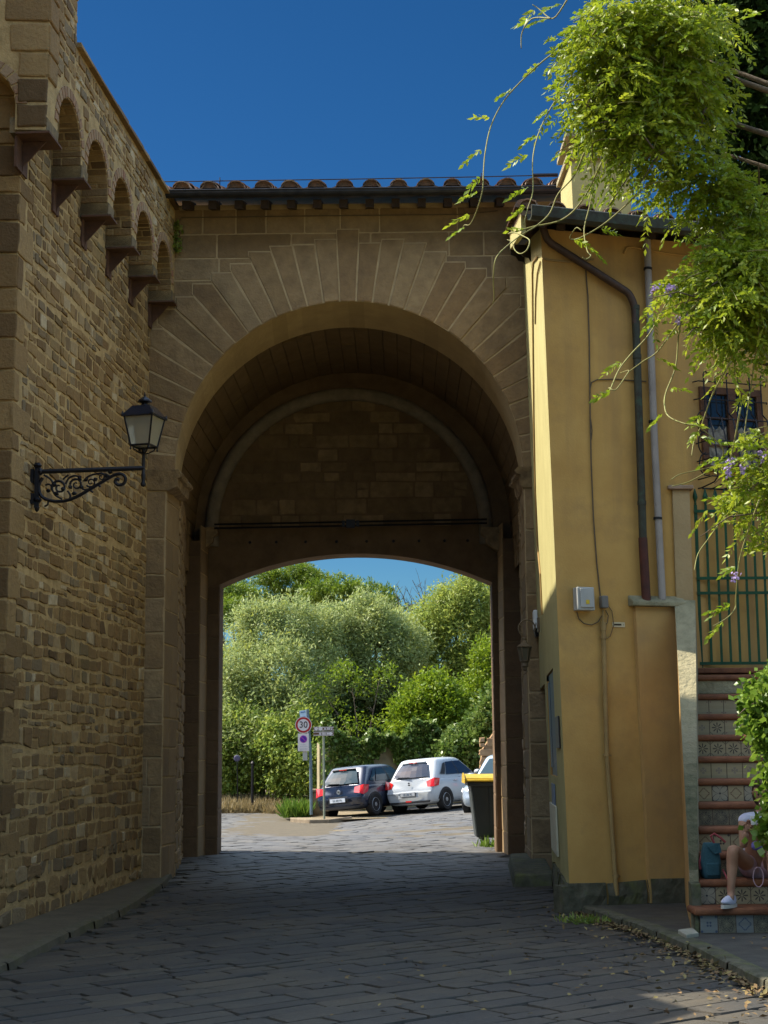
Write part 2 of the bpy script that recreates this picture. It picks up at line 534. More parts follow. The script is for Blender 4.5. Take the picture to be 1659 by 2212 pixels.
# left pavement strip at the foot of the city wall
mb = MB(); mk = MB()
for a, b in zip(KL3, KL3[1:]):
    za, zb = gz(a.x, a.y) + .07, gz(b.x, b.y) + .07
    mb.face([(a.x - .12, a.y, za - .003), (b.x - .12, b.y, zb - .003), (b.x - 2.2, b.y, zb + .02), (a.x - 2.2, a.y, za + .02)])
    n_ = 3
    for k in range(n_):
        p0, p1 = a.lerp(b, k / n_), a.lerp(b, (k + 1) / n_)
        z0, z1 = za + (zb - za) * k / n_, za + (zb - za) * (k + 1) / n_
        j = rnd.uniform(-.012, .012)
        mk.poly([(p0.x + j, p0.y, z0 - .14), (p1.x + j, p1.y, z1 - .14), (p1.x + j - .02, p1.y, z1 - .012), (p0.x + j - .02, p0.y, z0 - .012),
                 (p1.x + j - .05, p1.y, z1), (p0.x + j - .05, p0.y, z0), (p1.x - .16, p1.y, z1), (p0.x - .16, p0.y, z0)],
                [(0, 1, 2, 3), (3, 2, 4, 5), (5, 4, 6, 7)], rnd.random())
m_pave2 = mat('left_pavement_stone', (.135, .11, .07), (.095, .075, .048), 3, .9, .6, 25)
o = mb.build('footpath', m_pave2); o['kind'] = 'structure'
m_kerb2 = mat('left_kerb_stone', (.13, .11, .07), (.08, .07, .045), 6, .9, .8, 20, stain=(3, (.13, .13, .03), .5, .7, .4))
o = mk.build('kerb', m_kerb2, smooth=40); o['kind'] = 'structure'
# ================================================================ masonry helpers
def wob(seed):
    r = random.Random(seed)
    ks = [(r.uniform(.5, 1.2), r.uniform(0, 6.3), .5), (r.uniform(1.6, 3.2), r.uniform(0, 6.3), .3), (r.uniform(4, 8), r.uniform(0, 6.3), .2)]
    return lambda u: sum(a * sin(k * u + p) for k, p, a in ks)

def stone(mb, poly, fr, h, inset, tone, tilt=0.0, r=rnd):
    """one stone: an outline on the mortar bed rising to a smaller, slightly tilted face"""
    n = len(poly)
    cu = sum(p[0] for p in poly) / n; cv = sum(p[1] for p in poly) / n
    tu, tv = r.uniform(-tilt, tilt), r.uniform(-tilt, tilt)
    A = [fr(u, v, -.01) for u, v in poly]
    B, Cc = [], []
    for u, v in poly:
        d = hypot(u - cu, v - cv) or 1e-6
        k = 1 - min(.45, inset * .45 / d)
        B.append(fr(cu + (u - cu) * k, cv + (v - cv) * k, h * .72 + tu * (u - cu) + tv * (v - cv)))
        k = 1 - min(.6, inset * 1.3 / d)
        Cc.append(fr(cu + (u - cu) * k, cv + (v - cv) * k, h + tu * (u - cu) + tv * (v - cv)))
    mb.poly(A + B + Cc, [(i, (i + 1) % n, n + (i + 1) % n, n + i) for i in range(n)] +
            [(n + i, n + (i + 1) % n, 2 * n + (i + 1) % n, 2 * n + i) for i in range(n)] + [tuple(range(2 * n, 3 * n))], tone)

def rough_rect(u0, u1, b0, b1, t0, t1, r, cut, jit):
    """outline of a stone between a lower edge b0->b1 and an upper edge t0->t1"""
    w_, h_ = u1 - u0, min(t0 - b0, t1 - b1)
    c = lambda: min(w_, h_) * cut * r.uniform(.25, 1)
    j = lambda: r.uniform(-jit, jit)
    um = (u0 + u1) / 2
    pts = []
    a, b = c(), c(); pts += [(u0, b0 + a), (u0 + b, b0)]
    if w_ > .2: pts.append((um + j() * 3, (b0 + b1) / 2 + j()))
    a, b = c(), c(); pts += [(u1 - b, b1), (u1, b1 + a)]
    if h_ > .16: pts.append((u1 + j(), (b1 + t1) / 2 + j()))
    a, b = c(), c(); pts += [(u1, t1 - a), (u1 - b, t1)]
    if w_ > .2: pts.append((um + j() * 3, (t0 + t1) / 2 + j()))
    a, b = c(), c(); pts += [(u0 + b, t0), (u0, t0 - a)]
    if h_ > .16: pts.append((u0 + j(), (b0 + t0) / 2 + j()))
    return [(u + j(), v + j()) for u, v in pts]

def rough_poly(poly, r, amp, seg=.28):
    out = []
    for a, b in zip(poly, poly[1:] + poly[:1]):
        n = max(1, int(hypot(b[0] - a[0], b[1] - a[1]) / seg))
        for k in range(n):
            t = k / n
            j = amp if k else amp * .6
            out.append((a[0] + (b[0] - a[0]) * t + r.uniform(-j, j), a[1] + (b[1] - a[1]) * t + r.uniform(-j, j)))
    return out

def rubble(mb, fr, u0, u1, v0, v1, hr, wr, gap, seed, relief=(.012, .035), cut=.28, jit=.006, wav=.04, keep=None, tones=None, trend=None, inset=.022, tilt=.06):
    r = random.Random(seed)
    v = v0
    lines = []
    while v < v1 + hr[1]:
        lines.append((v, wob(r.random())))
        hh = r.uniform(*hr)
        if trend: hh *= trend((v - v0) / (v1 - v0))
        v += hh
    def lv(i, u):
        z, f = lines[i]
        return min(v1, z + (f(u) * wav if 0 < i else 0))
    for i in range(len(lines) - 1):
        u = u0 - r.uniform(0, wr[0])
        while u < u1:
            w_ = r.uniform(*wr) * (1.0 if r.random() > .2 else .6)
            a, b = max(u, u0) + gap * r.uniform(.25, .75), min(u + w_, u1) - gap * r.uniform(.25, .75)
            if u1 - (u + w_) < wr[0] * .5: b = u1 - gap * .4; w_ = u1 - u + .01
            u += w_
            if b - a < .05: continue
            g = gap * r.uniform(.3, .8)
            bl, br = lv(i, a) + g, lv(i, b) + g
            tl, tr = lv(i + 1, a) - g, lv(i + 1, b) - g
            if min(tl - bl, tr - br) < .035: continue
            split = (tl - bl) > .2 and (b - a) < .3 and r.random() < .25
            parts = [(bl, br, tl, tr)]
            if split:
                m1, m2 = bl + (tl - bl) * r.uniform(.4, .6), br + (tr - br) * r.uniform(.4, .6)
                parts = [(bl, br, m1 - gap * .5, m2 - gap * .5), (m1 + gap * .5, m2 + gap * .5, tl, tr)]
            for q in parts:
                poly = rough_rect(a, b, q[0], q[1], q[2], q[3], r, cut, jit)
                if keep and not keep(poly): continue
                t = tones(r, poly) if tones else min(1, max(0, r.betavariate(1.7, 2.6)))
                stone(mb, poly, fr, r.uniform(*relief), inset, t, tilt, r)

# ================================================================ the city wall on the left
# the wall's face runs from its near corner to the gate; a parapet on corbels overhangs it
YF = 22.8
wA = P(303, 1905, YF); wA.z = 0                       # where it meets the gate front
wB_Y = 16.4
vp = ray(1085, 1622); vp.z = 0; vp.normalize()        # the wall runs towards this point of the horizon
wB = wA - vp * ((YF - wB_Y) / vp.y); wB.z = 0
wdir = (wB - wA).normalized(); wlen = (wB - wA).length
wnor = Vector((-wdir.y, wdir.x, 0)); wnor = wnor if wnor.x > 0 else -wnor
city = thing('city_wall', 'tall rubble stone city wall with overhanging arched parapet on stone corbels', 'wall')
def frW(u, v, h): return wA + wdir * u + wnor * h + Vector((0, 0, v))
ZP0, ZP1, OV = 8.57, 10.08, .36
body = MB()
stones = MB()
T = 2.6
# body: mortar bed faces (right face, near end face, back, top)
far = -.2
c0, c1 = wA - wdir * -far, wB
body.hexa([frW(far, -.4, -T), frW(far, -.4, 0), frW(wlen, -.4, 0), frW(wlen, -.4, -T)], [frW(far, 9.37, -T), frW(far, 9.37, 0), frW(wlen, 9.37, 0), frW(wlen, 9.37, -T)])
# the wall turns at its near corner and runs on to the left
ndir = Vector((-1, -.04, 0)).normalized()
nnor = Vector((.04, -1, 0)).normalized()
def frN(u, v, h): return wB + ndir * u + nnor * h + Vector((0, 0, v))
body.hexa([frN(T - .1, -.4, -.02), frN(T - .1, -.4, -3), frN(9, -.4, -3), frN(9, -.4, -.02)], [frN(T - .1, 9.37, -.02), frN(T - .1, 9.37, -3), frN(9, 9.37, -3), frN(9, 9.37, -.02)])
o = body.build('mortar_bed', m_mortar, city)
def wt(r, poly):
    t = r.betavariate(2.0, 2.4)
    if r.random() < .07: t = r.uniform(.8, 1)
    return t
rubble(stones, frW, .0, wlen - .30, .55, 9.32, (.085, .175), (.13, .42), .027, 5, (.003, .02), .2, .009, .05, tones=wt, trend=lambda t: 1.12 - .25 * t, inset=.014, tilt=.05)
rubble(stones, frW, .0, wlen - .02, -.3, .6, (.16, .28), (.2, .5), .05, 6, (.0, .03), .4, .02, .05, tones=lambda r, p: r.uniform(.35, .8))
# dressed corner stones: long and short on both faces
r = random.Random(4)
v = .5
k = 0
while v < 9.27:
    h = r.uniform(.17, .40)
    a = r.uniform(.38, .62) if k % 2 else r.uniform(.16, .33)
    stone(stones, rough_rect(wlen - a, wlen + .012, v + .012, v + .012, v + h - .012, v + h - .012, r, .12, .012), frW, .017, .014, r.uniform(.1, .5), .02, r)
    b = r.uniform(.3, .36) if k % 2 else r.uniform(.55, .8)
    stone(stones, rough_rect(-.012, b, v + .012, v + .012, v + h - .012, v + h - .012, r, .06, .006), frN, .017, .014, r.uniform(.0, .4), .02, r)
    k += 1
    v += h
rubble(stones, frN, .4, 4.5, .2, 9.27, (.14, .26), (.25, .6), .03, 15, tones=lambda r, p: r.uniform(.0, .5))
o = stones.build('rubble_face', m_rubble, city)

# parapet: corbels every 1.2 m carry small arches; mortar slab with arched undersides, stones and brick rings over it
frP = lambda u, v, h: frW(u, v, OV + h)
step = 1.225
cor_px = [(369, 654), (329, 594), (283, 537), (232, 466), (174, 376), (108, 287)]
cor_u = []
for px, py in cor_px:
    q = PPL(px, py, frP(0, 0, 0), wnor)
    cor_u.append((q - wA).dot(wdir)); print('corbel', q.z, cor_u[-1])
CW = .28
par = MB(); ps = MB(); ring = MB()
ARC_Z = 9.33
def bay(u0, u1):                        # the arch opening between two corbels
    r_ = (u1 - u0) / 2
    return (u0 + r_, ARC_Z - r_, r_)
bays = []
edges = sorted(cor_u)                   # near the gate first
edges = [edges[0] - step] + edges
for a, b in zip(edges, edges[1:]):
    lo, hi = a + 0.0, b - CW
    if lo < -.3 and hi < 0: continue
    bays.append(bay(lo, hi))
pend = wlen + .25
ptop = lambda u: ZP1 if u < P0T else 13.5
P0T = 0
q = PPL(165, 90, frP(0, 0, 0), wnor)
P0T = (q - wA).dot(wdir)
us = set([-.3, 0.0, pend, P0T - .001, P0T + .001])
for cu, cz, r_ in bays:
    for k in range(13):
        us.add(cu - r_ * cos(pi * k / 12))
us = sorted(u for u in us if -.3 <= u <= pend)
def ub(u, eps):
    u = u + eps
    for cu, cz, r_ in bays:
        if abs(u - cu) < r_: return cz + sqrt(max(0, r_ * r_ - (u - cu) ** 2))
    return ZP0 + .02
for a, b in zip(us, us[1:]):
    za, zb = ub(a, 1e-4), ub(b, -1e-4)
    ta, tb = ptop(a + 1e-4), ptop(b - 1e-4)
    par.face([frP(a, za, 0), frP(b, zb, 0), frP(b, tb, 0), frP(a, ta, 0)])
    par.face([frP(a, za, 0), frP(a, za, -OV), frP(b, zb, -OV), frP(b, zb, 0)])
    par.face([frP(a, ta, 0), frP(b, tb, 0), frP(b, tb, -OV - .3), frP(a, ta, -OV - .3)])
    par.face([frP(a, 9.32, -OV - .3), frP(b, 9.32, -OV - .3), frP(b, tb, -OV - .3), frP(a, ta, -OV - .3)])
for cu, cz, r_ in bays:                # straight sides of the openings under the arch springing
    for s_ in (-1, 1):
        u = cu + s_ * r_
        par.face([frP(u, ZP0 + .02, 0), frP(u, ZP0 + .02, -OV), frP(u, cz, -OV), frP(u, cz, 0)])
par.face([frP(P0T, ZP1, 0), frP(P0T, ZP1, -OV - .3), frP(P0T, 13.5, -OV - .3), frP(P0T, 13.5, 0)])
# tower front over the corner
frT = lambda u, v, h: frP(pend, 0, 0) + ndir * u + nnor * h + Vector((0, 0, v))
tb_us = [0, .02, .32]
par.face([frT(0, 8.59, 0), frT(.34, 8.59, 0), frT(.34, 13.5, 0), frT(0, 13.5, 0)])
for k in range(7):                     # arches on the tower's front, going left
    a0 = .34 + k * 1.22
    cu, r_ = a0 + .45, .45
    cz = ARC_Z - r_
    uu = [cu - r_ * cos(pi * i / 10) for i in range(11)]
    for a, b in zip(uu, uu[1:]):
        za, zb = [cz + sqrt(max(0, r_ * r_ - (t - cu) ** 2)) for t in (a, b)]
        par.face([frT(a, za, 0), frT(b, zb, 0), frT(b, 13.5, 0), frT(a, 13.5, 0)])
        par.face([frT(a, za, 0), frT(a, za, -.5), frT(b, zb, -.5), frT(b, zb, 0)])
    par.face([frT(a0 + .9, 8.59, 0), frT(a0 + 1.22, 8.59, 0), frT(a0 + 1.22, 13.5, 0), frT(a0 + .9, 13.5, 0)])
    for s_ in (0, .9):
        par.face([frT(a0 + s_, 8.59, 0), frT(a0 + s_, 8.59, -.5), frT(a0 + s_, cz, -.5), frT(a0 + s_, cz, 0)])
TD = -(pend - P0T)
par.face([frT(0, 13.5, 0), frT(8.5, 13.5, 0), frT(8.5, 13.5, TD), frT(0, 13.5, TD)])
par.face([frT(8.5, 9, TD), frT(.05, 9, TD), frT(.05, 13.5, TD), frT(8.5, 13.5, TD)])
par.face([frT(8.5, 8.57, 0), frT(8.5, 8.57, TD), frT(8.5, 13.5, TD), frT(8.5, 13.5, 0)])
par.build('parapet', m_mortar, city)
def keepP(poly):
    for u, v in poly:
        for cu, cz, r_ in bays:
            if v < cz and abs(u - cu) < r_ + .02: return False
            if v >= cz and hypot(u - cu, v - cz) < r_ + .13: return False
    return True
rubble(ps, frP, .0, P0T, ZP0 + .03, ZP1 - .02, (.075, .15), (.11, .34), .026, 22, (.003, .02), .2, .008, .03, inset=.014, keep=keepP, tones=lambda r, p: min(1, wt(r, p) + .12))
rubble(ps, frP, P0T, pend - .34, ZP0 + .03, 13.4, (.09, .2), (.14, .45), .026, 23, (.003, .02), .2, .008, .03, inset=.014, keep=keepP, tones=wt)
r = random.Random(9)
v = 8.61; k = 0
while v < 13.3:
    h = r.uniform(.22, .36)
    a = r.uniform(.34, .5) if k % 2 else .33
    pl = rough_rect(pend - a, pend + .012, v + .01, v + .01, v + h - .01, v + h - .01, r, .1, .008)
    if keepP(pl): stone(ps, pl, frP, .026, .02, r.uniform(.25, .6), .02, r)
    stone(ps, rough_rect(-.01, .32 if v < 9.47 else r.uniform(.4, .7), v + .01, v + .01, v + h - .01, v + h - .01, r, .1, .008), frT, .024, .02, r.uniform(.0, .4), .02, r)
    v += h; k += 1
def keepT(poly):
    for u, v in poly:
        for kk in range(7):
            cu = .34 + kk * 1.22 + .45; cz = ARC_Z - .45
            if v < cz and abs(u - cu) < .47: return False
            if v >= cz and hypot(u - cu, v - cz) < .58: return False
    return True
rubble(ps, frT, .72, 4, 8.61, 13.4, (.14, .26), (.22, .5), .03, 24, (.006, .026), keep=keepT, tones=lambda r, p: r.uniform(.0, .6))
ps.build('parapet_stones', m_rubble, city)
for cu, cz, r_ in bays:                # brick rings round the little arches
    n_ = 15
    for k in range(n_):
        a0, a1 = pi * k / n_ + .02, pi * (k + 1) / n_ - .02
        if min(cu + (r_ + .12) * cos(a) for a in (a0, a1)) < 0: continue
        pl = [(cu + rr * cos(a), cz + rr * sin(a)) for rr, a in ((r_ + .004, a0), (r_ + .13, a0), (r_ + .13, a1), (r_ + .004, a1))]
        stone(ring, pl, frP, .014, .006, r.random(), .02, r)
for kk in range(7):
    cu, cz, r_ = .34 + kk * 1.22 + .45, ARC_Z - .45, .45
    for k in range(13):
        a0, a1 = pi * k / 13 + .02, pi * (k + 1) / 13 - .02
        pl = [(cu + rr * cos(a), cz + rr * sin(a)) for rr, a in ((r_ + .004, a0), (r_ + .13, a0), (r_ + .13, a1), (r_ + .004, a1))]
        stone(ring, pl, frT, .014, .006, r.random(), .02, r)
m_brick = mat('worn_brick', (.3, .16, .09), (.3, .22, .13), 10, .95, .7, 30, tones=[(.24, .13, .075), (.32, .19, .11), (.36, .25, .15), (.28, .12, .075)], tmix=.6)
ring.build('brick_ring', m_brick, city)
# undersides of the little arches, lined with thin courses
nb = MB()
for i, (cu, cz, r_) in enumerate(bays):
    n_ = 20
    rr = random.Random(50 + i)
    L0 = cz - 8.73
    pos = -L0
    tot = pi * r_ + L0
    def frA(s, w_, h, cu=cu, cz=cz, r_=r_):
        if s < 0: return frW(cu - r_ + h, cz + s, w_)
        if s > pi * r_: return frW(cu + r_ - h, cz - (s - pi * r_), w_)
        a = pi - s / r_
        return frW(cu + (r_ - h) * cos(a), cz + (r_ - h) * sin(a), w_)
    while pos < tot:
        h_ = rr.uniform(.05, .11)
        if cu - r_ * 1.0 > -.2:
            cut = OV * rr.uniform(.3, .7)
            for w0, w1 in (((0.02, OV),) if rr.random() < .5 else ((0.02, cut - .008), (cut + .008, OV))):
                stone(nb, rough_rect(pos + .006, pos + h_ - .006, w0, w0, w1, w1, rr, .08, .003), frA, .012, .008, rr.uniform(0, .7), .0, rr)
        pos += h_
nb.build('niche_stones', m_rubble, city)
# coping of thin stones along the top
cp = MB()
u = -.1
while u < P0T:
    l_ = rnd.uniform(.35, .75)
    b = min(u + l_ - .01, P0T)
    cp.hexa([frP(u, ZP1 + .002, .07), frP(u, ZP1 + .002, -.9), frP(b, ZP1 + .002, -.9), frP(b, ZP1 + .002, .07)],
            [frP(u, ZP1 + .05 + rnd.uniform(0, .03), .06), frP(u, ZP1 + .12, -.9), frP(b, ZP1 + .12, -.9), frP(b, ZP1 + .05 + rnd.uniform(0, .03), .06)], rnd.uniform(0, .5))
    u += l_
cp.build('coping', m_rubble, city)
# corbels: stepped stone, with a folded rusty steel bracket below each
m_rust = mat('rusty_steel', (.12, .06, .036), (.075, .04, .026), 8, .8, .3, 40)
m_corb = mat('corbel_stone', (.24, .175, .095), (.13, .105, .065), 8, .95, .8, 20)
for i, ue in enumerate(cor_u):
    a, b = ue - CW, ue
    m = MB()
    if i == len(cor_u) - 1: b = pend
    prof = [(-.05, 8.57), (OV + .005, 8.57), (OV + .015, 8.73), (OV - .01, 8.745), (-.05, 8.75)]
    A = [frW(a, z, x) for x, z in prof]; B = [frW(b, z, x) for x, z in prof]
    n = len(prof)
    m.poly(A + B, [tuple(range(n)), tuple(reversed(range(n, 2 * n)))] + [(k, (k + 1) % n, n + (k + 1) % n, n + k) for k in range(n)], .3)
    cb = m.build('corbel', m_corb, city)
    m = MB()
    e = .012
    m.hexa([frW(a - .03, 8.545, 0.03), frW(a - .03, 8.545, OV + .05), frW(b + .03, 8.545, OV + .05), frW(b + .03, 8.545, 0.03)],
           [frW(a - .03, 8.568, 0.03), frW(a - .03, 8.568, OV + .05), frW(b + .03, 8.568, OV + .05), frW(b + .03, 8.568, 0.03)], .5)
    cm = (a + b) / 2
    for uu in (cm - .02,):
        pr = [(.03, 8.544), (OV - .06, 8.544), (.05, 8.27), (.03, 8.17)]
        A = [frW(uu, z, x) for x, z in pr]; B = [frW(uu + .02, z, x) for x, z in pr]
        m.poly(A + B, [(0, 1, 2, 3), (7, 6, 5, 4), (0, 1, 5, 4), (1, 2, 6, 5), (2, 3, 7, 6), (3, 0, 4, 7)])
    m.hexa([frW(a + .02, 8.19, .005), frW(a + .02, 8.19, .034), frW(b - .02, 8.19, .034), frW(b - .02, 8.19, .005)],
           [frW(a + .02, 8.544, .005), frW(a + .02, 8.544, .034), frW(b - .02, 8.544, .034), frW(b - .02, 8.544, .005)])
    m.build('corbel_bracket', m_rust, city)
# the tower's front also has its corbels
m = MB()
for k in range(1, 7):
    a0 = .34 + k * 1.22 - .32
    A = [frT(a0, z, x - .5) for x, z in prof]; B = [frT(a0 + .32, z, x - .5) for x, z in prof]
    n = len(prof)
    m.poly(A + B, [tuple(range(n)), tuple(reversed(range(n, 2 * n)))] + [(q, (q + 1) % n, n + (q + 1) % n, n + q) for q in range(n)], .3)
m.build('corbel', m_corb, city)
# small weeds rooted in the joint where the parapet meets the gate: built with the plants below
# ================================================================ the gatehouse
GROT = radians(-.6)
g0 = P(753, 1015, YF)
gate = thing('stone_gatehouse', 'brown sandstone city gate with a high round arch and a low arched passage behind', 'gatehouse', (g0.x, YF, 0), GROT)
GM = Matrix.Translation((g0.x, YF, 0)) @ Matrix.Rotation(GROT, 4, 'Z')
GMI = GM.inverted()
def GP(px, py, d):                      # local point on the plane y = d of the gatehouse
    o_ = GMI @ CAM
    dr = GMI.to_3x3() @ ray(px, py)
    return o_ + dr * ((d - o_.y) / dr.y)
cz0 = GP(753, 1015, 0).z; cx0 = GP(753, 1015, 0).x
R0 = GP(753, 651.5, 0).z - cz0
D1 = 1.4
q = GP(756, 1065, D1); cx1, cz1 = q.x, q.z
R1 = GP(756, 1065 - 357.6, D1).z - cz1
DI = 5.1
q = GP(753.5, 1141, DI); cx2, cz2 = q.x, q.z
R2 = GP(753.5, 840, DI).z - cz2
XL, XR = GP(353, 1500, 0).x, GP(1141, 1500, 0).x
XW0, XW1 = GP(290, 1500, 0).x, GP(1200, 1500, 0).x + .5
ZT = GP(760, 440, 0).z
ZIMP = cz0
print('gate R', R0, R1, R2, cz0, cz1, cz2, XL, XR, ZT)
frF = lambda u, v, h: Vector((u, -h, v))
# facing wall (mortar bed) with the opening
mb = MB()
us = sorted(set([XW0, XL, XR, XW1] + [cx0 - R0 * cos(pi * k / 48) for k in range(49)]))
def fb(u):
    if u < XL or u > XR: return -.3
    if abs(u - cx0) < R0: return cz0 + sqrt(R0 * R0 - (u - cx0) ** 2)
    return ZIMP
for a, b in zip(us, us[1:]):
    za, zb = fb(a + 1e-5), fb(b - 1e-5)
    mb.face([(a, 0, za), (b, 0, zb), (b, 0, ZT), (a, 0, ZT)])
    mb.face([(a, DI + .8, za if za > 0 else -.3), (b, DI + .8, zb if zb > 0 else -.3), (b, DI + .8, ZT), (a, DI + .8, ZT)][::-1]) if za < 0 else None
mb.face([(XL, 0, ZIMP), (cx0 - R0, 0, ZIMP), (cx0 - R0, D1, ZIMP), (XL, D1, ZIMP)])
mb.face([(XR, 0, ZIMP), (cx0 + R0, 0, ZIMP), (cx0 + R0, D1, ZIMP), (XR, D1, ZIMP)])
mb.face([(XW0, 0, -.3), (XW0, DI + .9, -.3), (XW0, DI + .9, ZT), (XW0, 0, ZT)])
mb.face([(XW1, 0, -.3), (XW1, DI + .9, -.3), (XW1, DI + .9, ZT), (XW1, 0, ZT)])
mb.face([(XW0, 0, ZT), (XW1, 0, ZT), (XW1, DI + .9, ZT), (XW0, DI + .9, ZT)])
mb.build('front_wall', m_gate_mortar, gate)

# voussoirs with a stepped back
NV = 33
vm, vb = MB(), MB()
steps = []
r = random.Random(3)
def clip(poly, f):                      # keep the part where f(p) >= 0
    out = []
    for p, q in zip(poly, poly[1:] + poly[:1]):
        fp, fq = f(p), f(q)
        if fp >= 0: out.append(p)
        if (fp >= 0) != (fq >= 0):
            t = fp / (fp - fq)
            out.append((p[0] + (q[0] - p[0]) * t, p[1] + (q[1] - p[1]) * t))
    return out
maxW_L, maxW_R = cx0 - XW0, XW1 - cx0
for k in range(NV):
    a0, a1 = pi * k / NV, pi * (k + 1) / NV
    am = (a0 + a1) / 2
    Ro = R0 * (1.46 if k == NV // 2 else r.uniform(1.37, 1.42))
    ao = a0 if am < pi / 2 else a1
    hw, hh = Ro * abs(cos(a0 if am < pi / 2 else a1)) , Ro * sin(am if abs(am - pi / 2) < .09 else (a1 if am < pi / 2 else a0)) * .985
    if am < pi / 2: hw = Ro * cos(a0)
    else: hw = -Ro * cos(a1)
    if k == NV // 2: hw = 9
    for gap, tgt, h in ((0, vm, .010), (.0105, vb, .022)):
        dA = gap / R0
        far = 6.0
        poly = [(cx0 + R0 * cos(a0 + dA), cz0 + R0 * sin(a0 + dA)), (cx0 + far * cos(a0 + dA * .45), cz0 + far * sin(a0 + dA * .45)),
                (cx0 + far * cos(a1 - dA * .45), cz0 + far * sin(a1 - dA * .45)), (cx0 + R0 * cos(a1 - dA), cz0 + R0 * sin(a1 - dA))]
        ex = .012 if gap == 0 else 0
        sgn = 1 if am < pi / 2 else -1
        poly = clip(poly, lambda p: hw + ex - sgn * (p[0] - cx0))
        poly = clip(poly, lambda p: hh + ex - (p[1] - cz0))
        poly = clip(poly, lambda p: p[0] - XW0)
        poly = clip(poly, lambda p: XW1 - p[0])
        if gap == 0:
            n = len(poly)
            tgt.poly([frF(u, v, 0) for u, v in poly] + [frF(u, v, h) for u, v in poly], [(i, (i + 1) % n, n + (i + 1) % n, n + i) for i in range(n)] + [tuple(range(n, 2 * n))])
        else:
            stone(tgt, rough_poly(poly, r, .0065), frF, h + r.uniform(-.008, .010), .016, min(1, max(0, r.gauss(.5, .2))), .006, r)
vm.build('joint_mortar', m_gate_mortar, gate)
vb.build('voussoir_arch', m_gate, gate)
# ashlar courses round the arch and the left and right piers
ash = MB()
rows = []
vrow = [GP(500, y, 0).z for y in (1010, 985, 935, 880, 830, 780, 735, 690, 642, 600, 558, 507, 497, 454)]
vrow = [vrow[0]] + [x for x in vrow[1:] if True]
vrow = sorted(set(vrow))
vrow = [GP(500, y, 0).z for y in (1010, 950, 890, 835, 780, 735, 690, 645, 605, 558, 506, 452)]
def inside_v(u, v):
    rr = hypot(u - cx0, v - cz0); return rr < R0 * 1.33 and v > cz0 - .05
for i, (a, b) in enumerate(zip(vrow, vrow[1:])):
    u = XW0 + .02
    while u < XW1:
        w_ = r.uniform(.45, 1.25)
        u1 = min(u + w_, XW1)
        cs = [(u, a), (u1, a), (u1, b), (u, b), ((u + u1) / 2, a), ((u + u1) / 2, b)]
        if not all(inside_v(*c) for c in cs) and not any(hypot(p_ - cx0, q_ - cz0) < R0 * 1.01 and q_ > cz0 - .2 for p_, q_ in cs):
            stone(ash, rough_rect(u + .008, u1 - .008, a + .008, a + .008, b - .008, b - .008, r, .05, .004), frF, .007, .012, r.random(), .004, r)
        u = u1
# piers below the impost
ash.build('ashlar_blocks', m_gate, gate)
for x0, x1, sd in ((XW0 + .01, XL - .004, 7), (XR + .004, XW1, 8)):
    ash = MB()
    v = -.1
    rr = random.Random(sd)
    while v < ZIMP - .36:
        h = min(rr.uniform(.34, .62), ZIMP - .30 - v)
        if ZIMP - .3 - (v + h) < .25: h = ZIMP - .30 - v
        cuts = [x0, x1]
        if v < 1.3 or sd == 8: cuts = [x0, x0 + (x1 - x0) * rr.uniform(.3, .7), x1]
        for a, b in zip(cuts, cuts[1:]):
            stone(ash, rough_rect(a + .007, b - .007, v + .009, v + .009, v + h - .009, v + h - .009, rr, .05, .006), frF, .014, .014, rr.random(), .01, rr)
        v += h
    ash.build('pier_blocks', m_gate, gate)
# left and right reveals of the outer opening, then the rubble side walls of the passage
XLs = GP(381, 1500, 1.0).x
XRs = GP(1133, 1500, 1.0).x
m_reveal = mat('reveal_stone', (.34, .23, .11), (.2, .13, .065), 4, .9, .6, 18, tones=[(.26, .175, .085), (.33, .225, .11), (.2, .135, .07)], tmix=.5)
def side_frame(x0, y0, x1, y1, s):
    a, b = Vector((x0, y0, 0)), Vector((x1, y1, 0)); d = (b - a).normalized(); n = Vector((-d.y, d.x, 0)) * s
    return (lambda u, v, h: a + d * u + n * h + Vector((0, 0, v))), (b - a).length
DP = 4.4                                # where the inner pilasters start
XLp0 = GP(399, 1500, DP).x; XLp1 = GP(430, 1500, DP).x; XLj = GP(446, 1500, DI).x
XRp0 = GP(1128, 1500, DP).x; XRp1 = GP(1092, 1500, DP).x; XRj = GP(1080, 1500, DI).x
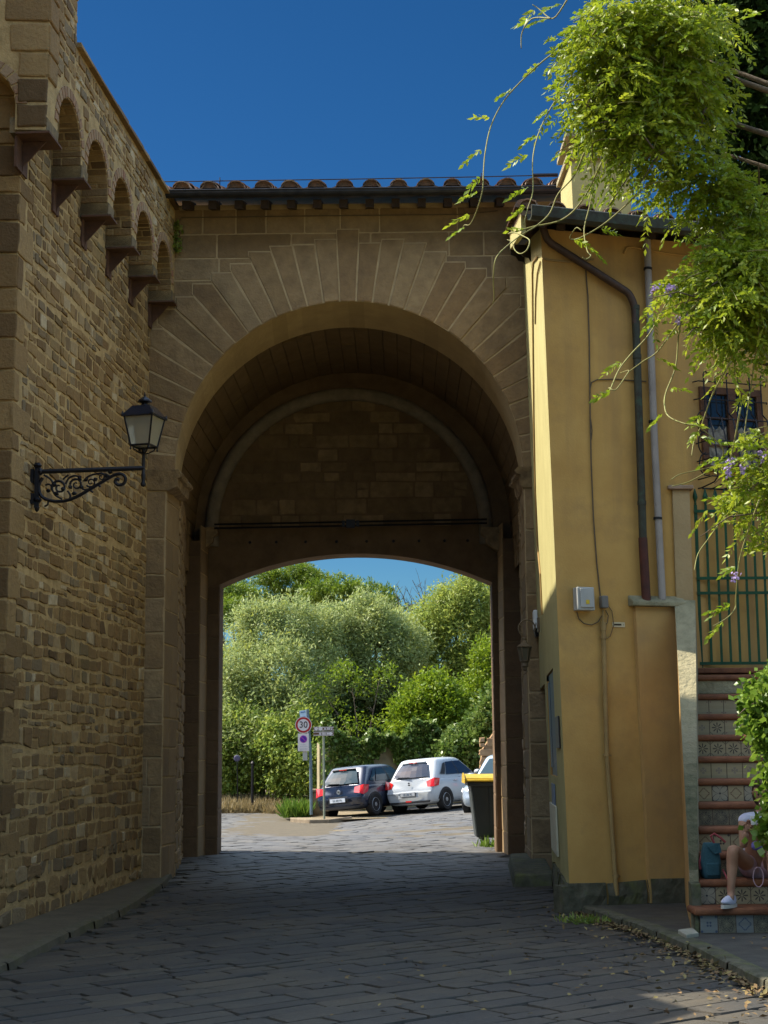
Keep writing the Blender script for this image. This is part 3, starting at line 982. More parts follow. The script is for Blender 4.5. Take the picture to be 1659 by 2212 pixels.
for (x0, y0, x1, y1, s, kind, sd) in ((XL, 0, XLs, 1.0, -1, 'rev', 1), (XLs, 1.0, XLp0 - .02, DP, -1, 'rub', 2), (XR, 0, XRs, 1.0, 1, 'rev', 3), (XRs, 1.0, XRp0 + .02, DP, 1, 'rub', 4),
                                     (XLp1, DP, XLj, DI, -1, 'pil', 5), (XRp1, DP, XRj, DI, 1, 'pil', 6)):
    rev = MB(); revm = MB()
    fr, ln = side_frame(x0, y0, x1, y1, s)
    zt = ZIMP - .28 if kind == 'rev' else (cz2 - .02 if kind == 'pil' else cz1 + .1)
    revm.face([fr(0, -.3, 0), fr(ln, -.3, 0), fr(ln, ZIMP if kind == 'rev' else zt, 0), fr(0, ZIMP if kind == 'rev' else zt, 0)])
    if kind == 'rub':
        rubble(rev, fr, .01, ln, -.2, zt, (.16, .3), (.25, .6), .03, sd, (.005, .03), .25, .01, .03)
    else:
        v = -.1
        while v < zt - .05:
            h = min(r.uniform(.4, .62), zt - v)
            cuts = [0.0, ln] if kind == 'pil' or r.random() < .6 else [0, ln * r.uniform(.4, .6), ln]
            for a, b in zip(cuts, cuts[1:]):
                stone(rev, rough_rect(a + .006, b - .006, v + .008, v + .008, v + h - .008, v + h - .008, r, .05, .004), fr, .010, .012, r.random(), .006, r)
            v += h
    revm.build('reveal_mortar', m_mortar, gate)
    rev.build('reveal_blocks', m_reveal, gate)
# splayed arch soffit of the outer ring
sf = MB()
NS = 34
for k in range(NS):
    a0, a1 = pi * k / NS, pi * (k + 1) / NS
    t = r.random()
    for j in range(3):
        b0, b1 = a0 + (a1 - a0) * j / 3, a0 + (a1 - a0) * (j + 1) / 3
        A = [(cx0 + R0 * cos(b), -.02, cz0 + R0 * sin(b)) for b in (b0, b1)]
        m1 = [(cx0 + (R0 + .03) * cos(b) , -.02, cz0 + (R0 + .03) * sin(b)) for b in (b0, b1)]
        B = [(cx1 + R1 * cos(b), D1, cz1 + R1 * sin(b)) for b in (b0, b1)]
        sf.face([A[1], A[0], B[0], B[1]], t)
        O = [(cx1 + (R1 + .5) * cos(b), D1 + .002, cz1 + (R1 + .5) * sin(b)) for b in (b0, b1)]
        sf.face([B[1], B[0], O[0], O[1]], t)
sf.build('arch_soffit', m_soffit, gate)
# barrel vault behind it, of long radial stones on a mortar shell
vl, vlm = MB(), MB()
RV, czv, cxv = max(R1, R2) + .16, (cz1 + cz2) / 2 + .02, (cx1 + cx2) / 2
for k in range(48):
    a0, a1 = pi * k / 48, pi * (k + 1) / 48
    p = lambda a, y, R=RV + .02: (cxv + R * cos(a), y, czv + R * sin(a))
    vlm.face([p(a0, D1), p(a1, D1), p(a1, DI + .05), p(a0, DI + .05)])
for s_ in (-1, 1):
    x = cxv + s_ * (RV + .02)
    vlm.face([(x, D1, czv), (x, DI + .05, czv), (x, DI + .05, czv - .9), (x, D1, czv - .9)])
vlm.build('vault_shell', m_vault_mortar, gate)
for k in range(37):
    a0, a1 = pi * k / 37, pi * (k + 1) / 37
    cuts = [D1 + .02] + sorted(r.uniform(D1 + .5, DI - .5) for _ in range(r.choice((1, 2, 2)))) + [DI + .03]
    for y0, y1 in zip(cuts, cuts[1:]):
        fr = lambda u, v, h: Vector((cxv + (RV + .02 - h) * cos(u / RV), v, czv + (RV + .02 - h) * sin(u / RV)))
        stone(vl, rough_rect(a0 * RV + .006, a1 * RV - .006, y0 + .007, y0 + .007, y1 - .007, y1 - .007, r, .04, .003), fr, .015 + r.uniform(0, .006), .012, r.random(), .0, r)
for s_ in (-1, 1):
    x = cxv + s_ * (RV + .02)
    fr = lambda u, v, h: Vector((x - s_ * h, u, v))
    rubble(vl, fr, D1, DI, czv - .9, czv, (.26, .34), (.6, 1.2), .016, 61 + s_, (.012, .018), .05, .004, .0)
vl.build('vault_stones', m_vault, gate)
# inner wall: flat arch opening, tympanum of coursed stone above, plain band round the opening
jl, jr = GP(471, 1600, DI).x, GP(1069, 1600, DI).x
sp_z = GP(471, 1263, DI).z; ap_z = GP(755, 1196, DI).z
jr_top = GP(1057, 1250, DI).x
hw = (jr - jl) / 2; cxi = (jl + jr) / 2
sag = ap_z - sp_z
RS = (hw * hw + sag * sag) / (2 * sag)
def ob(u):
    if u < jl or u > jr: return -.3
    return ap_z - RS + sqrt(max(0, RS * RS - (u - cxi) ** 2))
iw = MB()
us = sorted(set([XLp0 - .6, jl, jr, XRp0 + .6] + [jl + (jr - jl) * k / 28 for k in range(29)]))
zti = cz2 + R2 + .6
TI = .62
for a, b in zip(us, us[1:]):
    za, zb = ob(a + 1e-5), ob(b - 1e-5)
    iw.face([(a, DI, za), (b, DI, zb), (b, DI, zti), (a, DI, zti)])
    iw.face([(b, DI + TI, zb), (a, DI + TI, za), (a, DI + TI, zti), (b, DI + TI, zti)])
    if za > 0: iw.face([(a, DI, za), (a, DI + TI, za), (b, DI + TI, zb), (b, DI, zb)])
for x in (jl, jr):
    iw.face([(x, DI, -.3), (x, DI + TI, -.3), (x, DI + TI, sp_z), (x, DI, sp_z)])
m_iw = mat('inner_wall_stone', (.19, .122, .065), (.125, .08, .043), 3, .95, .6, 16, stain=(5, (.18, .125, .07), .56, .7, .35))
iw.build('inner_wall', m_iw, gate)
frI = lambda u, v, h: Vector((u, DI - h, v))
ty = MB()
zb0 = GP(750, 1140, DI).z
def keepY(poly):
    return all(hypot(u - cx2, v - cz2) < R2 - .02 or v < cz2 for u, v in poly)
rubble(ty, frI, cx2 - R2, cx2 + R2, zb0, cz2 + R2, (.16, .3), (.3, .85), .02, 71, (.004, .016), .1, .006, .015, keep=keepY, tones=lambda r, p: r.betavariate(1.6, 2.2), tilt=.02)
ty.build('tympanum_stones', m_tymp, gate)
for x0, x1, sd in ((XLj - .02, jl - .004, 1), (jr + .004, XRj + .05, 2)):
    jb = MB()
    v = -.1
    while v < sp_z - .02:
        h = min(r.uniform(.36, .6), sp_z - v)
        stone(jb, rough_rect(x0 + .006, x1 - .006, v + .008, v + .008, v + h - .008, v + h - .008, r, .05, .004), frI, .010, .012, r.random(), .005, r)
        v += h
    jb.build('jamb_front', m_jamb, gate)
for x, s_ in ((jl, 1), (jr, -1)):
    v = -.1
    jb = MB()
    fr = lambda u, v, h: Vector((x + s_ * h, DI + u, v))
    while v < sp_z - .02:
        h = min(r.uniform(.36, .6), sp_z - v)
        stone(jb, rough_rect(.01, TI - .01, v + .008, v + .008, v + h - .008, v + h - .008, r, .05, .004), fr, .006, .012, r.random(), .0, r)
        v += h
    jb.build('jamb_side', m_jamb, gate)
# inner pilasters that carry the rib: fronts of stacked blocks
frPf = lambda u, v, h: Vector((u, DP - h, v))
for x0, x1 in ((XLp0 - .25, XLp1), (XRp1, XRp0 + .25)):
    pf = MB(); pfm = MB()
    zt = GP(420, 1168, DP).z
    pfm.hexa([(x0, DP, -.3), (x1, DP, -.3), (x1, DI, -.3), (x0, DI, -.3)], [(x0, DP, zt), (x1, DP, zt), (x1, DI, zt), (x0, DI, zt)])
    v = -.1
    while v < zt - .05:
        h = min(r.uniform(.38, .66), zt - v)
        cuts = [x0, x1]
        for a, b in zip(cuts, cuts[1:]):
            stone(pf, rough_rect(a + .006, b - .006, v + .009, v + .009, v + h - .009, v + h - .009, r, .05, .005), frPf, .010, .012, r.random(), .006, r)
        v += h
    pfm.build('pilaster', m_vault_mortar, gate)
    pf.build('pilaster_blocks', m_jamb, gate)
# the grey rib round the tympanum
rb = MB()
pts = [(cx2 + (R2 - .11) * cos(a), DI - .02, cz2 + (R2 - .11) * sin(a)) for a in [pi * k / 48 for k in range(49)]]
pts = [(pts[0][0], pts[0][1], cz2 - .32)] + pts + [(pts[-1][0], pts[-1][1], cz2 - .32)]
rb.tube(pts, .125, 12)
rb.build('arch_rib', m_rib, gate, smooth=True)
# small corbels under the rib
for px in (452, 1058):
    q = GP(px, 1165, DI - .1)
    s_ = 1 if px < 700 else -1
    m = MB()
    pr = [(-.16 * s_, .2), (.16 * s_, .2), (.17 * s_, .08), (.10 * s_, .02), (.08 * s_, -.08), (0, -.14), (-.16 * s_, -.24)]
    m.prism(pr, Vector((q.x, DI - .28, q.z)), Vector((1, 0, 0)), Vector((0, 0, 1)), Vector((0, .3, 0)))
    m.build('rib_corbel', m_impost, gate)
# iron tie rods with their turnbuckle
tr = MB()
a, b = GP(463, 1137, DI - .32), GP(1052, 1126, DI - .32)
for dz in (-.035, .035):
    tr.tube([a + Vector((0, 0, dz)), b + Vector((0, 0, dz))], .019, 6)
c = a.lerp(b, .5)
tr.box(c, (.16, .07, .15)); tr.box(c + Vector((-.13, 0, 0)), (.05, .09, .11)); tr.box(c + Vector((.13, 0, 0)), (.05, .09, .11))
tr.build('tie_rod', m_iron, gate)
# small iron studs in a row below the rods
for px in (540, 597, 660, 727, 792, 850, 905, 960, 1010):
    q = GP(px, 1170 - (px - 750) * .008, DI)
    sd = MB(); sd.lathe([(.028, 0), (.028, .02), (.016, .035)], q + Vector((0, -.003, 0)), 8, axis=Vector((0, -1, 0)))
    sd.build('wall_stud', m_iron, gate)
# imposts: eroded moulded stones carrying the arch
for sgn, xa, xb in ((1, XL, cx0 - R0), (-1, XR, cx0 + R0)):
    m = MB()
    top = ZIMP
    x_in = xb + sgn * .10
    x_out = xa - sgn * (.42 if sgn > 0 else 1.2)
    prof = [(x_out, top), (x_in - sgn * .03, top), (x_in + sgn * .02, top - .05), (x_in, top - .10), (x_in - sgn * .04, top - .12), (x_in - sgn * .07, top - .24),
            (xa + sgn * .02, top - .30), (x_out, top - .30)]
    lay = []
    ny = 7
    for k in range(ny):
        y = -.15 + (1.28) * k / (ny - 1)
        yy = 1.0
        lay.append([Vector((px + rnd.uniform(-.02, .02), y + rnd.uniform(-.02, .02), pz + rnd.uniform(-.018, .018) * (pz < top - .01))) for px, pz in prof])
    # front pulled in below, so that the block undercuts like a cornice
    for i, (px, pz) in enumerate(prof):
        lay[0][i].y = -.15 + (top - pz) * .38
    V = [v for L_ in lay for v in L_]
    n = len(prof)
    Fc = [tuple(range(n))[::-1], tuple(range((ny - 1) * n, ny * n))]
    for k in range(ny - 1):
        for i in range(n):
            Fc.append((k * n + i, k * n + (i + 1) % n, (k + 1) * n + (i + 1) % n, (k + 1) * n + i))
    m.poly(V, Fc)
    m.build('impost', m_impost, gate, smooth=30)
# soil pipe on the right-hand jamb
m = MB()
q0, q1 = GP(1083, 1180, DI - .1), GP(1099, 1838, DI - .1)
m.tube([q0, (q0.x + .06, q0.y, 1.2), (q1.x, q1.y, 0.0)], .05, 8)
m_pale = mat('pale_lead_pipe', (.22, .2, .16), (.15, .13, .1), 6, .6, .2, 30)
m.build('lead_pipe', m_pale, gate)

# ------------------------------------------------ roof of the gatehouse
EV = -.62
ge0, ge1 = GP(358, 426, EV), GP(1190, 418, EV)
zg = (ge0.z + ge1.z) / 2
def tiles(mb, o, ax, up, ncol, sp, nrow, ln, rad, seed, cap=True, nrm=None):
    r = random.Random(seed)
    nn = nrm if nrm is not None else ax.cross(up).normalized()
    if nn.z < 0: nn = -nn
    for c in range(ncol):
        for kind in (0, 1):
            off = c * sp + (0 if kind == 0 else sp / 2)
            if kind == 1 and c == ncol - 1: continue
            for k in range(nrow):
                base = o + ax * (off + r.uniform(-.012, .012)) + up * (k * ln * .86 + r.uniform(-.02, .02) + (0 if kind == 0 else .0)) + nn * (.035 + .012 * (k % 2) if kind == 0 else .03)
                r0, r1 = rad * 1.08, rad * .9
                if kind == 1: r0, r1 = r1 * 1.15, r0 * 1.15
                t = r.random()
                V = []
                for (L_, R_) in ((0, r0), (ln, r1)):
                    for i in range(8):
                        a = pi * i / 7
                        s_ = 1 if kind == 0 else -1
                        V.append(base + up * L_ + ax * (R_ * cos(a)) + nn * (s_ * R_ * sin(a) * .8 + (0 if kind == 0 else R_ * .55)))
                V2 = [v + nn * (-.018 if kind == 0 else .018) for v in V]
                F = [(i, i + 1, 9 + i, 8 + i) for i in range(7)]
                F2 = [(16 + i, 24 + i, 25 + i, 17 + i) for i in range(7)]
                rim = [(i, 16 + i, 17 + i, i + 1) for i in range(7)] + [(0, 8, 24, 16), (7, 23, 31, 15)]
                mb.poly(V + V2, F + F2 + rim, t)
                if cap and kind == 0 and k == 0:
                    mb.poly([base + ax * (r0 * .88 * cos(pi * i / 7)) + nn * (r0 * .88 * .8 * sin(pi * i / 7)) + up * .05 for i in range(8)], [tuple(range(8))], .9)
rt = MB()
upv = Vector((0, cos(radians(17)), sin(radians(17))))
ncol = 17
sp = (GP(1190, 418, EV).x - GP(392, 418, EV).x) / 13.6
tiles(rt, Vector((GP(392, 418, EV).x - sp, EV + .03, zg + .12)), Vector((1, 0, 0)), upv, ncol, sp, 14, .52, .125, 5)
ro = rt.build('roof_tiles', m_tile, gate, smooth=40)
m = MB()
x0, x1 = ge0.x - .5, ge1.x + .25
th = .05
a, b = Vector((0, EV + .02, zg + .06)), Vector((0, EV + .02, zg + .06)) + upv * 7.2
m.hexa([(x0, a.y, a.z - th), (x1, a.y, a.z - th), (x1, b.y, b.z - th), (x0, b.y, b.z - th)], [(x0, a.y, a.z), (x1, a.y, a.z), (x1, b.y, b.z), (x0, b.y, b.z)])
m_deck = mat('eave_boards', (.19, .125, .07), (.12, .08, .045), 5, .9, .3, 30)
m.build('roof_deck', m_deck, gate)
m = MB()                                 # gutter: half round
gp = [(ge0.x - .05, EV - .04, zg + .02), (ge1.x + .2, EV - .04, zg + .02)]
prof = [(.085 * cos(a), .085 * sin(a)) for a in [pi + pi * k / 8 for k in range(9)]]
m.poly([(gp[0][0], gp[0][1] + c, gp[0][2] + s_ + .04) for c, s_ in prof] + [(gp[1][0], gp[1][1] + c, gp[1][2] + s_ + .04) for c, s_ in prof], [(i, i + 1, 10 + i, 9 + i) for i in range(8)] + [tuple(range(9)), tuple(range(9, 18))])
m.tube([(gp[0][0], gp[0][1] - .085, gp[0][2] + .045), (gp[1][0], gp[1][1] - .085, gp[1][2] + .045)], .014, 6)
m_gut = mat('zinc_gutter', (.05, .05, .055), (.03, .03, .034), 7, .4, .1, 30, metal=.5)
m.build('gutter', m_gut, gate)
for k in range(13):                      # rafter ends
    px = 402 + k * 56.6
    q = GP(px, 447, EV + .12)
    m = MB()
    p0 = Vector((q.x, EV + .1, zg - .02)); p1 = p0 + upv * .75
    wv = Vector((.06, 0, 0)); dv = Vector((0, 0, -.13))
    m.hexa([p0 - wv + dv, p0 + wv + dv, p1 + wv + dv, p1 - wv + dv], [p0 - wv, p0 + wv, p1 + wv, p1 - wv])
    m.build('rafter', m_wood, gate)
m = MB()                                 # lightning conductor wire on little posts
wz = [GP(x, y, .6) for x, y in ((330, 393), (475, 391), (760, 387), (1040, 382), (1205, 378))]
m.tube(wz, .009, 5)
for q in (wz[1], wz[3]):
    m.tube([q + Vector((0, 0, .06)), q + Vector((0, 0, -.45))], .008, 5)
m.tube([GP(1150, 379, .6), GP(1205, 378, .6)], .03, 6)
m.build('lightning_wire', m_iron, gate)
m = MB()                                 # cable under the eaves, dropping at the left
m.tube([GP(388, 510, -.03), GP(386, 480, -.03), GP(392, 470, -.03), GP(700, 466, -.03), GP(1000, 463, -.03), GP(1075, 455, -.03)], .009, 5)
m.build('eave_cable', m_cable, gate)
# ================================================================ the yellow house on the right
house = thing('yellow_house', 'ochre plastered house with tiled roof, chimney and drainpipes beside the gate', 'house')
A_b, A_t = P(1231, 1946, 16.6), P(1170, 545, 16.6)         # near corner, foot and head (the wall leans in a little)
hz0 = A_b.z - .05
B_b, B_t = P(1183, 1886, 22.75), P(1130, 566, 22.75)        # far end of the side face, at the gate
B_b.z = -.05
HT = 17 * pi / 180
fdir = Vector((cos(HT), sin(HT), 0)); fnor = Vector((sin(HT), -cos(HT), 0))
lean = (A_t.x - A_b.x) / (A_t.z - A_b.z)
FL = 4.6
def frH(u, v, h):                        # front face: u along, v height, h outwards
    return Vector((A_b.x + lean * (v - A_b.z), A_b.y, 0)) + fdir * u + fnor * h + Vector((0, 0, v))
def HP(px, py, h=0.0):                   # picture point on the front face -> (u, v)
    p0 = frH(0, 0, h)
    n = fnor
    # the face is nearly upright: intersect twice to follow the lean of the corner
    q = PPL(px, py, p0, n)
    for _ in range(3):
        q = PPL(px, py, frH(0, q.z, h), n)
    u = (q - frH(0, q.z, h)).dot(fdir)
    return u, q.z
sdir = (Vector((B_b.x, B_b.y, 0)) - Vector((A_b.x, A_b.y, 0)))
slen = sdir.length; sdir.normalize()
snor = Vector((-sdir.y, sdir.x, 0))
if snor.x > 0: snor = -snor
def frS(u, v, h):                        # left side face: u from the near corner towards the gate
    k = u / slen
    base = Vector((A_b.x + lean * (v - A_b.z), A_b.y, 0)).lerp(Vector((B_b.x + (B_t.x - B_b.x) * (v - B_b.z) / (B_t.z - B_b.z), B_b.y, 0)), k)
    return base + snor * h + Vector((0, 0, v))
def SP(px, py, h=0.0):
    q = PPL(px, py, frS(0, 2, h), snor)
    for _ in range(4):
        k = (Vector((q.x, q.y, 0)) - frS(0, 2, 0)).dot(sdir)
        q = PPL(px, py, frS(max(0, min(slen, k)), q.z, h) , snor)
    u = (Vector((q.x, q.y, 0)) - Vector((A_b.x, A_b.y, 0))).dot(sdir)
    return u, q.z
zF = A_t.z + .28                         # wall head at the front
zBk = B_t.z + .25
mb = MB()
def wallgrid(fr, u0, u1, v0, v1f, nu, nv, holes=()):
    for i in range(nu):
        for k in range(nv):
            a, b = u0 + (u1 - u0) * i / nu, u0 + (u1 - u0) * (i + 1) / nu
            pts = []
            for uu, vv in ((a, k), (b, k), (b, k + 1), (a, k + 1)):
                pts.append(fr(uu, v0 + (v1f(uu) - v0) * vv / nv, .004 * sin(uu * 2.1 + vv * 1.3)))
            mb.face(pts)
wallgrid(frH, 0, FL, hz0, lambda u: zF, 10, 12)
# side face with a door and a shuttered window let into it
dl = SP(1187, 1600)[0]; dr = SP(1164.5, 1600)[0]
d_u0, d_u1, d_v1 = SP(1186, 1600)[0], SP(1166, 1600)[0], SP(1172, 1482)[1]
w_u0, w_u1 = SP(1199, 1560)[0], SP(1180, 1560)[0]
w_v0, w_v1 = SP(1196, 1676)[1], SP(1190, 1448)[1]
rad_ = lambda u: zF + (zBk - zF) * u / slen
def side_rect(u0, u1, v0, v1):
    if callable(v1): mb.face([frS(u0, v0, 0), frS(u1, v0, 0), frS(u1, v1(u1), 0), frS(u0, v1(u0), 0)])
    else: mb.face([frS(u0, v0, 0), frS(u1, v0, 0), frS(u1, v1, 0), frS(u0, v1, 0)])
us_ = [0, w_u0, w_u1, d_u0, d_u1, slen + .15]
RV_ = .14
for (u0, u1, v0, v1) in ((w_u0, w_u1, w_v0, w_v1), (d_u0, d_u1, -.1, d_v1)):   # reveals
    for (p, q) in (((u0, v0), (u0, v1)), ((u0, v1), (u1, v1)), ((u1, v1), (u1, v0)), ((u1, v0), (u0, v0))):
        mb.face([frS(p[0], p[1], 0), frS(q[0], q[1], 0), frS(q[0], q[1], -RV_), frS(p[0], p[1], -RV_)])
# back and right side so that the house is a closed block
bk = frS(slen + .15, 0, 0)
e1 = frH(FL, 0, 0)
e2 = e1 + sdir * 6.5
mb.face([frH(FL, hz0, 0), e2 + Vector((0, 0, hz0)), e2 + Vector((0, 0, zBk)), frH(FL, zF, 0)])
mb.face([Vector((bk.x, bk.y, hz0)), e2 + Vector((0, 0, hz0)), e2 + Vector((0, 0, zBk)), Vector((bk.x, bk.y, zBk))])
mb.build('wall', [m_ochre], house)
# side face carries a yellower, paler plaster
mb = MB()
def sq(u0, u1, v0, v1, h=.0):
    f = v1 if callable(v1) else (lambda u: v1)
    g = v0 if callable(v0) else (lambda u: v0)
    mb.face([frS(u0, g(u0), h), frS(u1, g(u1), h), frS(u1, f(u1), h), frS(u0, f(u0), h)])
for a, b in zip(us_, us_[1:]):
    if abs(a - w_u0) < 1e-6: sq(a, b, -.1, w_v0); sq(a, b, w_v1, lambda u: rad_(u))
    elif abs(a - d_u0) < 1e-6: sq(a, b, d_v1, lambda u: rad_(u))
    else: sq(a, b, -.1, lambda u: rad_(u))
mb.build('side_plaster', m_ochre2, house)
# door and shutter in their openings
mb = MB()
V = lambda u, v, h: frS(u, v, h)
mb.hexa([V(d_u0, -.05, -RV_), V(d_u0, -.05, -RV_ + .05), V(d_u1, -.05, -RV_ + .05), V(d_u1, -.05, -RV_)], [V(d_u0, d_v1, -RV_), V(d_u0, d_v1, -RV_ + .05), V(d_u1, d_v1, -RV_ + .05), V(d_u1, d_v1, -RV_)])
for a0, a1, b0, b1 in ((.12, .46, .1, .42), (.54, .88, .1, .42), (.12, .46, .48, .93), (.54, .88, .48, .93)):
    ua, ub_ = d_u0 + (d_u1 - d_u0) * a0, d_u0 + (d_u1 - d_u0) * a1
    va, vb_ = d_v1 * b0, d_v1 * b1
    mb.hexa([V(ua, va, -RV_ + .05), V(ua, va, -RV_ + .07), V(ub_, va, -RV_ + .07), V(ub_, va, -RV_ + .05)], [V(ua, vb_, -RV_ + .05), V(ua, vb_, -RV_ + .07), V(ub_, vb_, -RV_ + .07), V(ub_, vb_, -RV_ + .05)])
dr_ = mb.build('door', m_bluepaint, house)
mb = MB()
q = frS(d_u0 + .12, SP(1186, 1640)[1], -RV_ + .1)
mb.lathe([(.03, -.03), (.035, 0), (.02, .04)], q, 8, axis=snor)
mb.build('handle', m_white, dr_)
mb = MB()
mb.hexa([V(w_u0, w_v0, -RV_), V(w_u0, w_v0, -.03), V(w_u1, w_v0, -.03), V(w_u1, w_v0, -RV_)], [V(w_u0, w_v1, -RV_), V(w_u0, w_v1, -.03), V(w_u1, w_v1, -.03), V(w_u1, w_v1, -RV_)])
for t0, t1 in ((.06, .47), (.53, .94)):
    ua, ub_ = w_u0 + (w_u1 - w_u0) * t0, w_u0 + (w_u1 - w_u0) * t1
    mb.hexa([V(ua, w_v0 + .1, -.03), V(ua, w_v0 + .1, -.012), V(ub_, w_v0 + .1, -.012), V(ub_, w_v0 + .1, -.03)], [V(ua, w_v1 - .1, -.03), V(ua, w_v1 - .1, -.012), V(ub_, w_v1 - .1, -.012), V(ub_, w_v1 - .1, -.03)])
mb.build('shutter', m_bluepaint, house)
# stone doorstep
mb = MB()
st0 = frS(d_u0 - .25, .0, .02); st1 = frS(d_u1 + .2, 0, .02)
mb.hexa([st0 + Vector((0, 0, -.1)), st0 + snor * .55 + Vector((0, 0, -.1)), st1 + snor * .55 + Vector((0, 0, -.1)), st1 + Vector((0, 0, -.1))],
        [st0 + Vector((0, 0, .24)), st0 + snor * .5 + Vector((0, 0, .23)), st1 + snor * .5 + Vector((0, 0, .22)), st1 + Vector((0, 0, .24))])
o = mb.build('doorstep', m_plinth, house); bevel(o, .03, 2)
# plinth of rough stones along front and side
mb = MB()
pl_h = HP(1240, 1908)[1]
def plinth(fr, u0, u1, z0, z1, th, seed):
    r = random.Random(seed)
    u = u0
    while u < u1 - .02:
        w_ = min(r.uniform(.35, .75), u1 - u)
        zt0, zt1 = z1 + r.uniform(-.015, .015), z1 + r.uniform(-.015, .015)
        n = 4
        F0, F1, F2 = [], [], []
        for k in range(n + 1):
            uu = u + .006 + (w_ - .012) * k / n
            F0.append(fr(uu, z0, th * r.uniform(.5, 1.0)))
            F1.append(fr(uu, (z0 + z1) / 2 + r.uniform(-.03, .03), th * r.uniform(1.0, 1.9)))
            F2.append(fr(uu, zt0 + (zt1 - zt0) * k / n, th * r.uniform(.5, .9)))
        Bk = [fr(u + .006, zt0, -.05), fr(u + w_ - .006, zt1, -.05)]
        m_ = n + 1
        mb.poly(F0 + F1 + F2 + Bk, [(k, k + 1, m_ + k + 1, m_ + k) for k in range(n)] + [(m_ + k, m_ + k + 1, 2 * m_ + k + 1, 2 * m_ + k) for k in range(n)] + [tuple(range(2 * m_, 3 * m_)) + (3 * m_ + 1, 3 * m_)], r.random())
        u += w_
plinth(frH, -.03, 1.5, hz0 - .06, pl_h, .035, 3)
plinth(frS, -.03, d_u0 - .3, -.1, pl_h - .02, .04, 4)
q = frH(.06, 0, -.10)
mb.box((q.x - .02, q.y - .0, (hz0 - .1 + pl_h - .03) / 2), (.26, .26, pl_h - .03 - hz0 + .1), Matrix.Rotation(HT, 3, 'Z'), .4)
o = mb.build('plinth', m_plinth, house)
# ledge block: the lower, thicker piece of wall with a stone cap, left of the stairs
lu0, lv1 = HP(1366, 1300)
lu1 = HP(1480, 1600)[0] + .05
lz = HP(1400, 1312)[1]
mb = MB()
LT = .07
a0, a1 = lu0, lu1 + .1
mb.hexa([frH(a0, hz0, 0), frH(a0, hz0, LT), frH(a1, hz0, LT), frH(a1, hz0, 0)], [frH(a0, lz, 0), frH(a0, lz, LT), frH(a1, lz, LT), frH(a1, lz, 0)])
mb.build('buttress', m_lowplaster, house)
mb = MB()
a0, a1 = HP(1357, 1310)[0], lu1 - .0
mb.hexa([frH(a0, lz + .003, -.02), frH(a0, lz + .003, LT + .06), frH(a1, lz + .003, LT + .06), frH(a1, lz + .003, -.02)], [frH(a0, lz + .14, -.02), frH(a0, lz + .055, LT + .06), frH(a1, lz + .055, LT + .06), frH(a1, lz + .14, -.02)])
o = mb.build('buttress_cap', m_concrete, house); bevel(o, .012, 2)
mb = MB()
plinth(lambda u, v, h: frH(u, v, h + LT), lu0, lu1 + .05, hz0 - .06, pl_h + .03, .02, 9)
mb.build('plinth', m_plinth, house)
# ---------------- roof: slopes up from the front gutter towards the back
OVH = .42
SL = (zBk - zF) / slen
e0 = HP(1122, 470, OVH)
zE = HP(1300, 478, OVH)[1]
uL = e0[0]
zE = P(1122, 462, frH(0, 7, OVH).y).z
up2 = (sdir * cos(atan(SL)) + Vector((0, 0, sin(atan(SL))))).normalized()
def frRf(u, t, h):                       # roof surface
    b = Vector((A_b.x + lean * (zF - A_b.z), A_b.y, 0)) + fdir * u + fnor * OVH + Vector((0, 0, zE))
    return b + up2 * t + Vector((0, 0, h))
RL = slen * 1.02 + OVH
mb = MB()
uLeft = -.40
mb.hexa([frRf(uLeft, 0, -.06), frRf(FL + .3, 0, -.06), frRf(FL + .3, RL, -.06), frRf(uLeft, RL, -.06)], [frRf(uLeft, 0, 0), frRf(FL + .3, 0, 0), frRf(FL + .3, RL, 0), frRf(uLeft, RL, 0)])
mb.build('roof_deck', m_deck, house)
mb = MB()
tiles(mb, frRf(uLeft + .1, -.03, .02), fdir, up2, 15, .33, 15, .5, .105, 8, nrm=Vector((0, 0, 1)))
# verge tiles along the left edge, laid on ragged mortar
t = .02
while t < RL - .2:
    b = frRf(uLeft + .02, t, .02 + rnd.uniform(0, .012))
    V = []
    for L_, R_ in ((0, .1), (.46, .085)):
        for i in range(8):
            a = pi * i / 7
            V.append(b + up2 * L_ + fdir * (R_ * cos(a)) + Vector((0, 0, R_ * sin(a))))
    mb.poly(V, [(i, i + 1, 9 + i, 8 + i) for i in range(7)] + [tuple(range(8))], rnd.random())
    t += .36
mb.build('roof_tiles', m_tile, house, smooth=40)
m_vmort = mat('verge_mortar', (.34, .2, .12), (.22, .13, .08), 8, .95, .6, 40)
mb = MB()
t = 0
while t < RL - .1:
    d = rnd.uniform(.03, .08)
    mb.face([frRf(uLeft - .014, t, .06), frRf(uLeft - .014, t + .09, .06), frRf(uLeft - .012, t + .06, .012 - d), frRf(uLeft - .012, t + .02, -d)], rnd.random())
    mb.face([frRf(uLeft - .014, t, .06), frRf(uLeft - .014, t + .09, .06), frRf(uLeft + .06, t + .09, .07), frRf(uLeft + .06, t, .07)], rnd.random())
    t += .085
mb.build('verge_mortar', m_vmort, house)
# rendered band under the verge, with a slanting soffit board
mb = MB()
mb.hexa([frRf(uLeft - .006, .1, -.25), frRf(uLeft + .05, .1, -.25), frRf(uLeft + .05, RL - .1, -.25), frRf(uLeft - .006, RL - .1, -.25)],
        [frRf(uLeft - .006, .1, -.005), frRf(uLeft + .05, .1, -.005), frRf(uLeft + .05, RL - .1, -.005), frRf(uLeft - .006, RL - .1, -.005)])
mb.build('verge_band', m_ochre2, house)
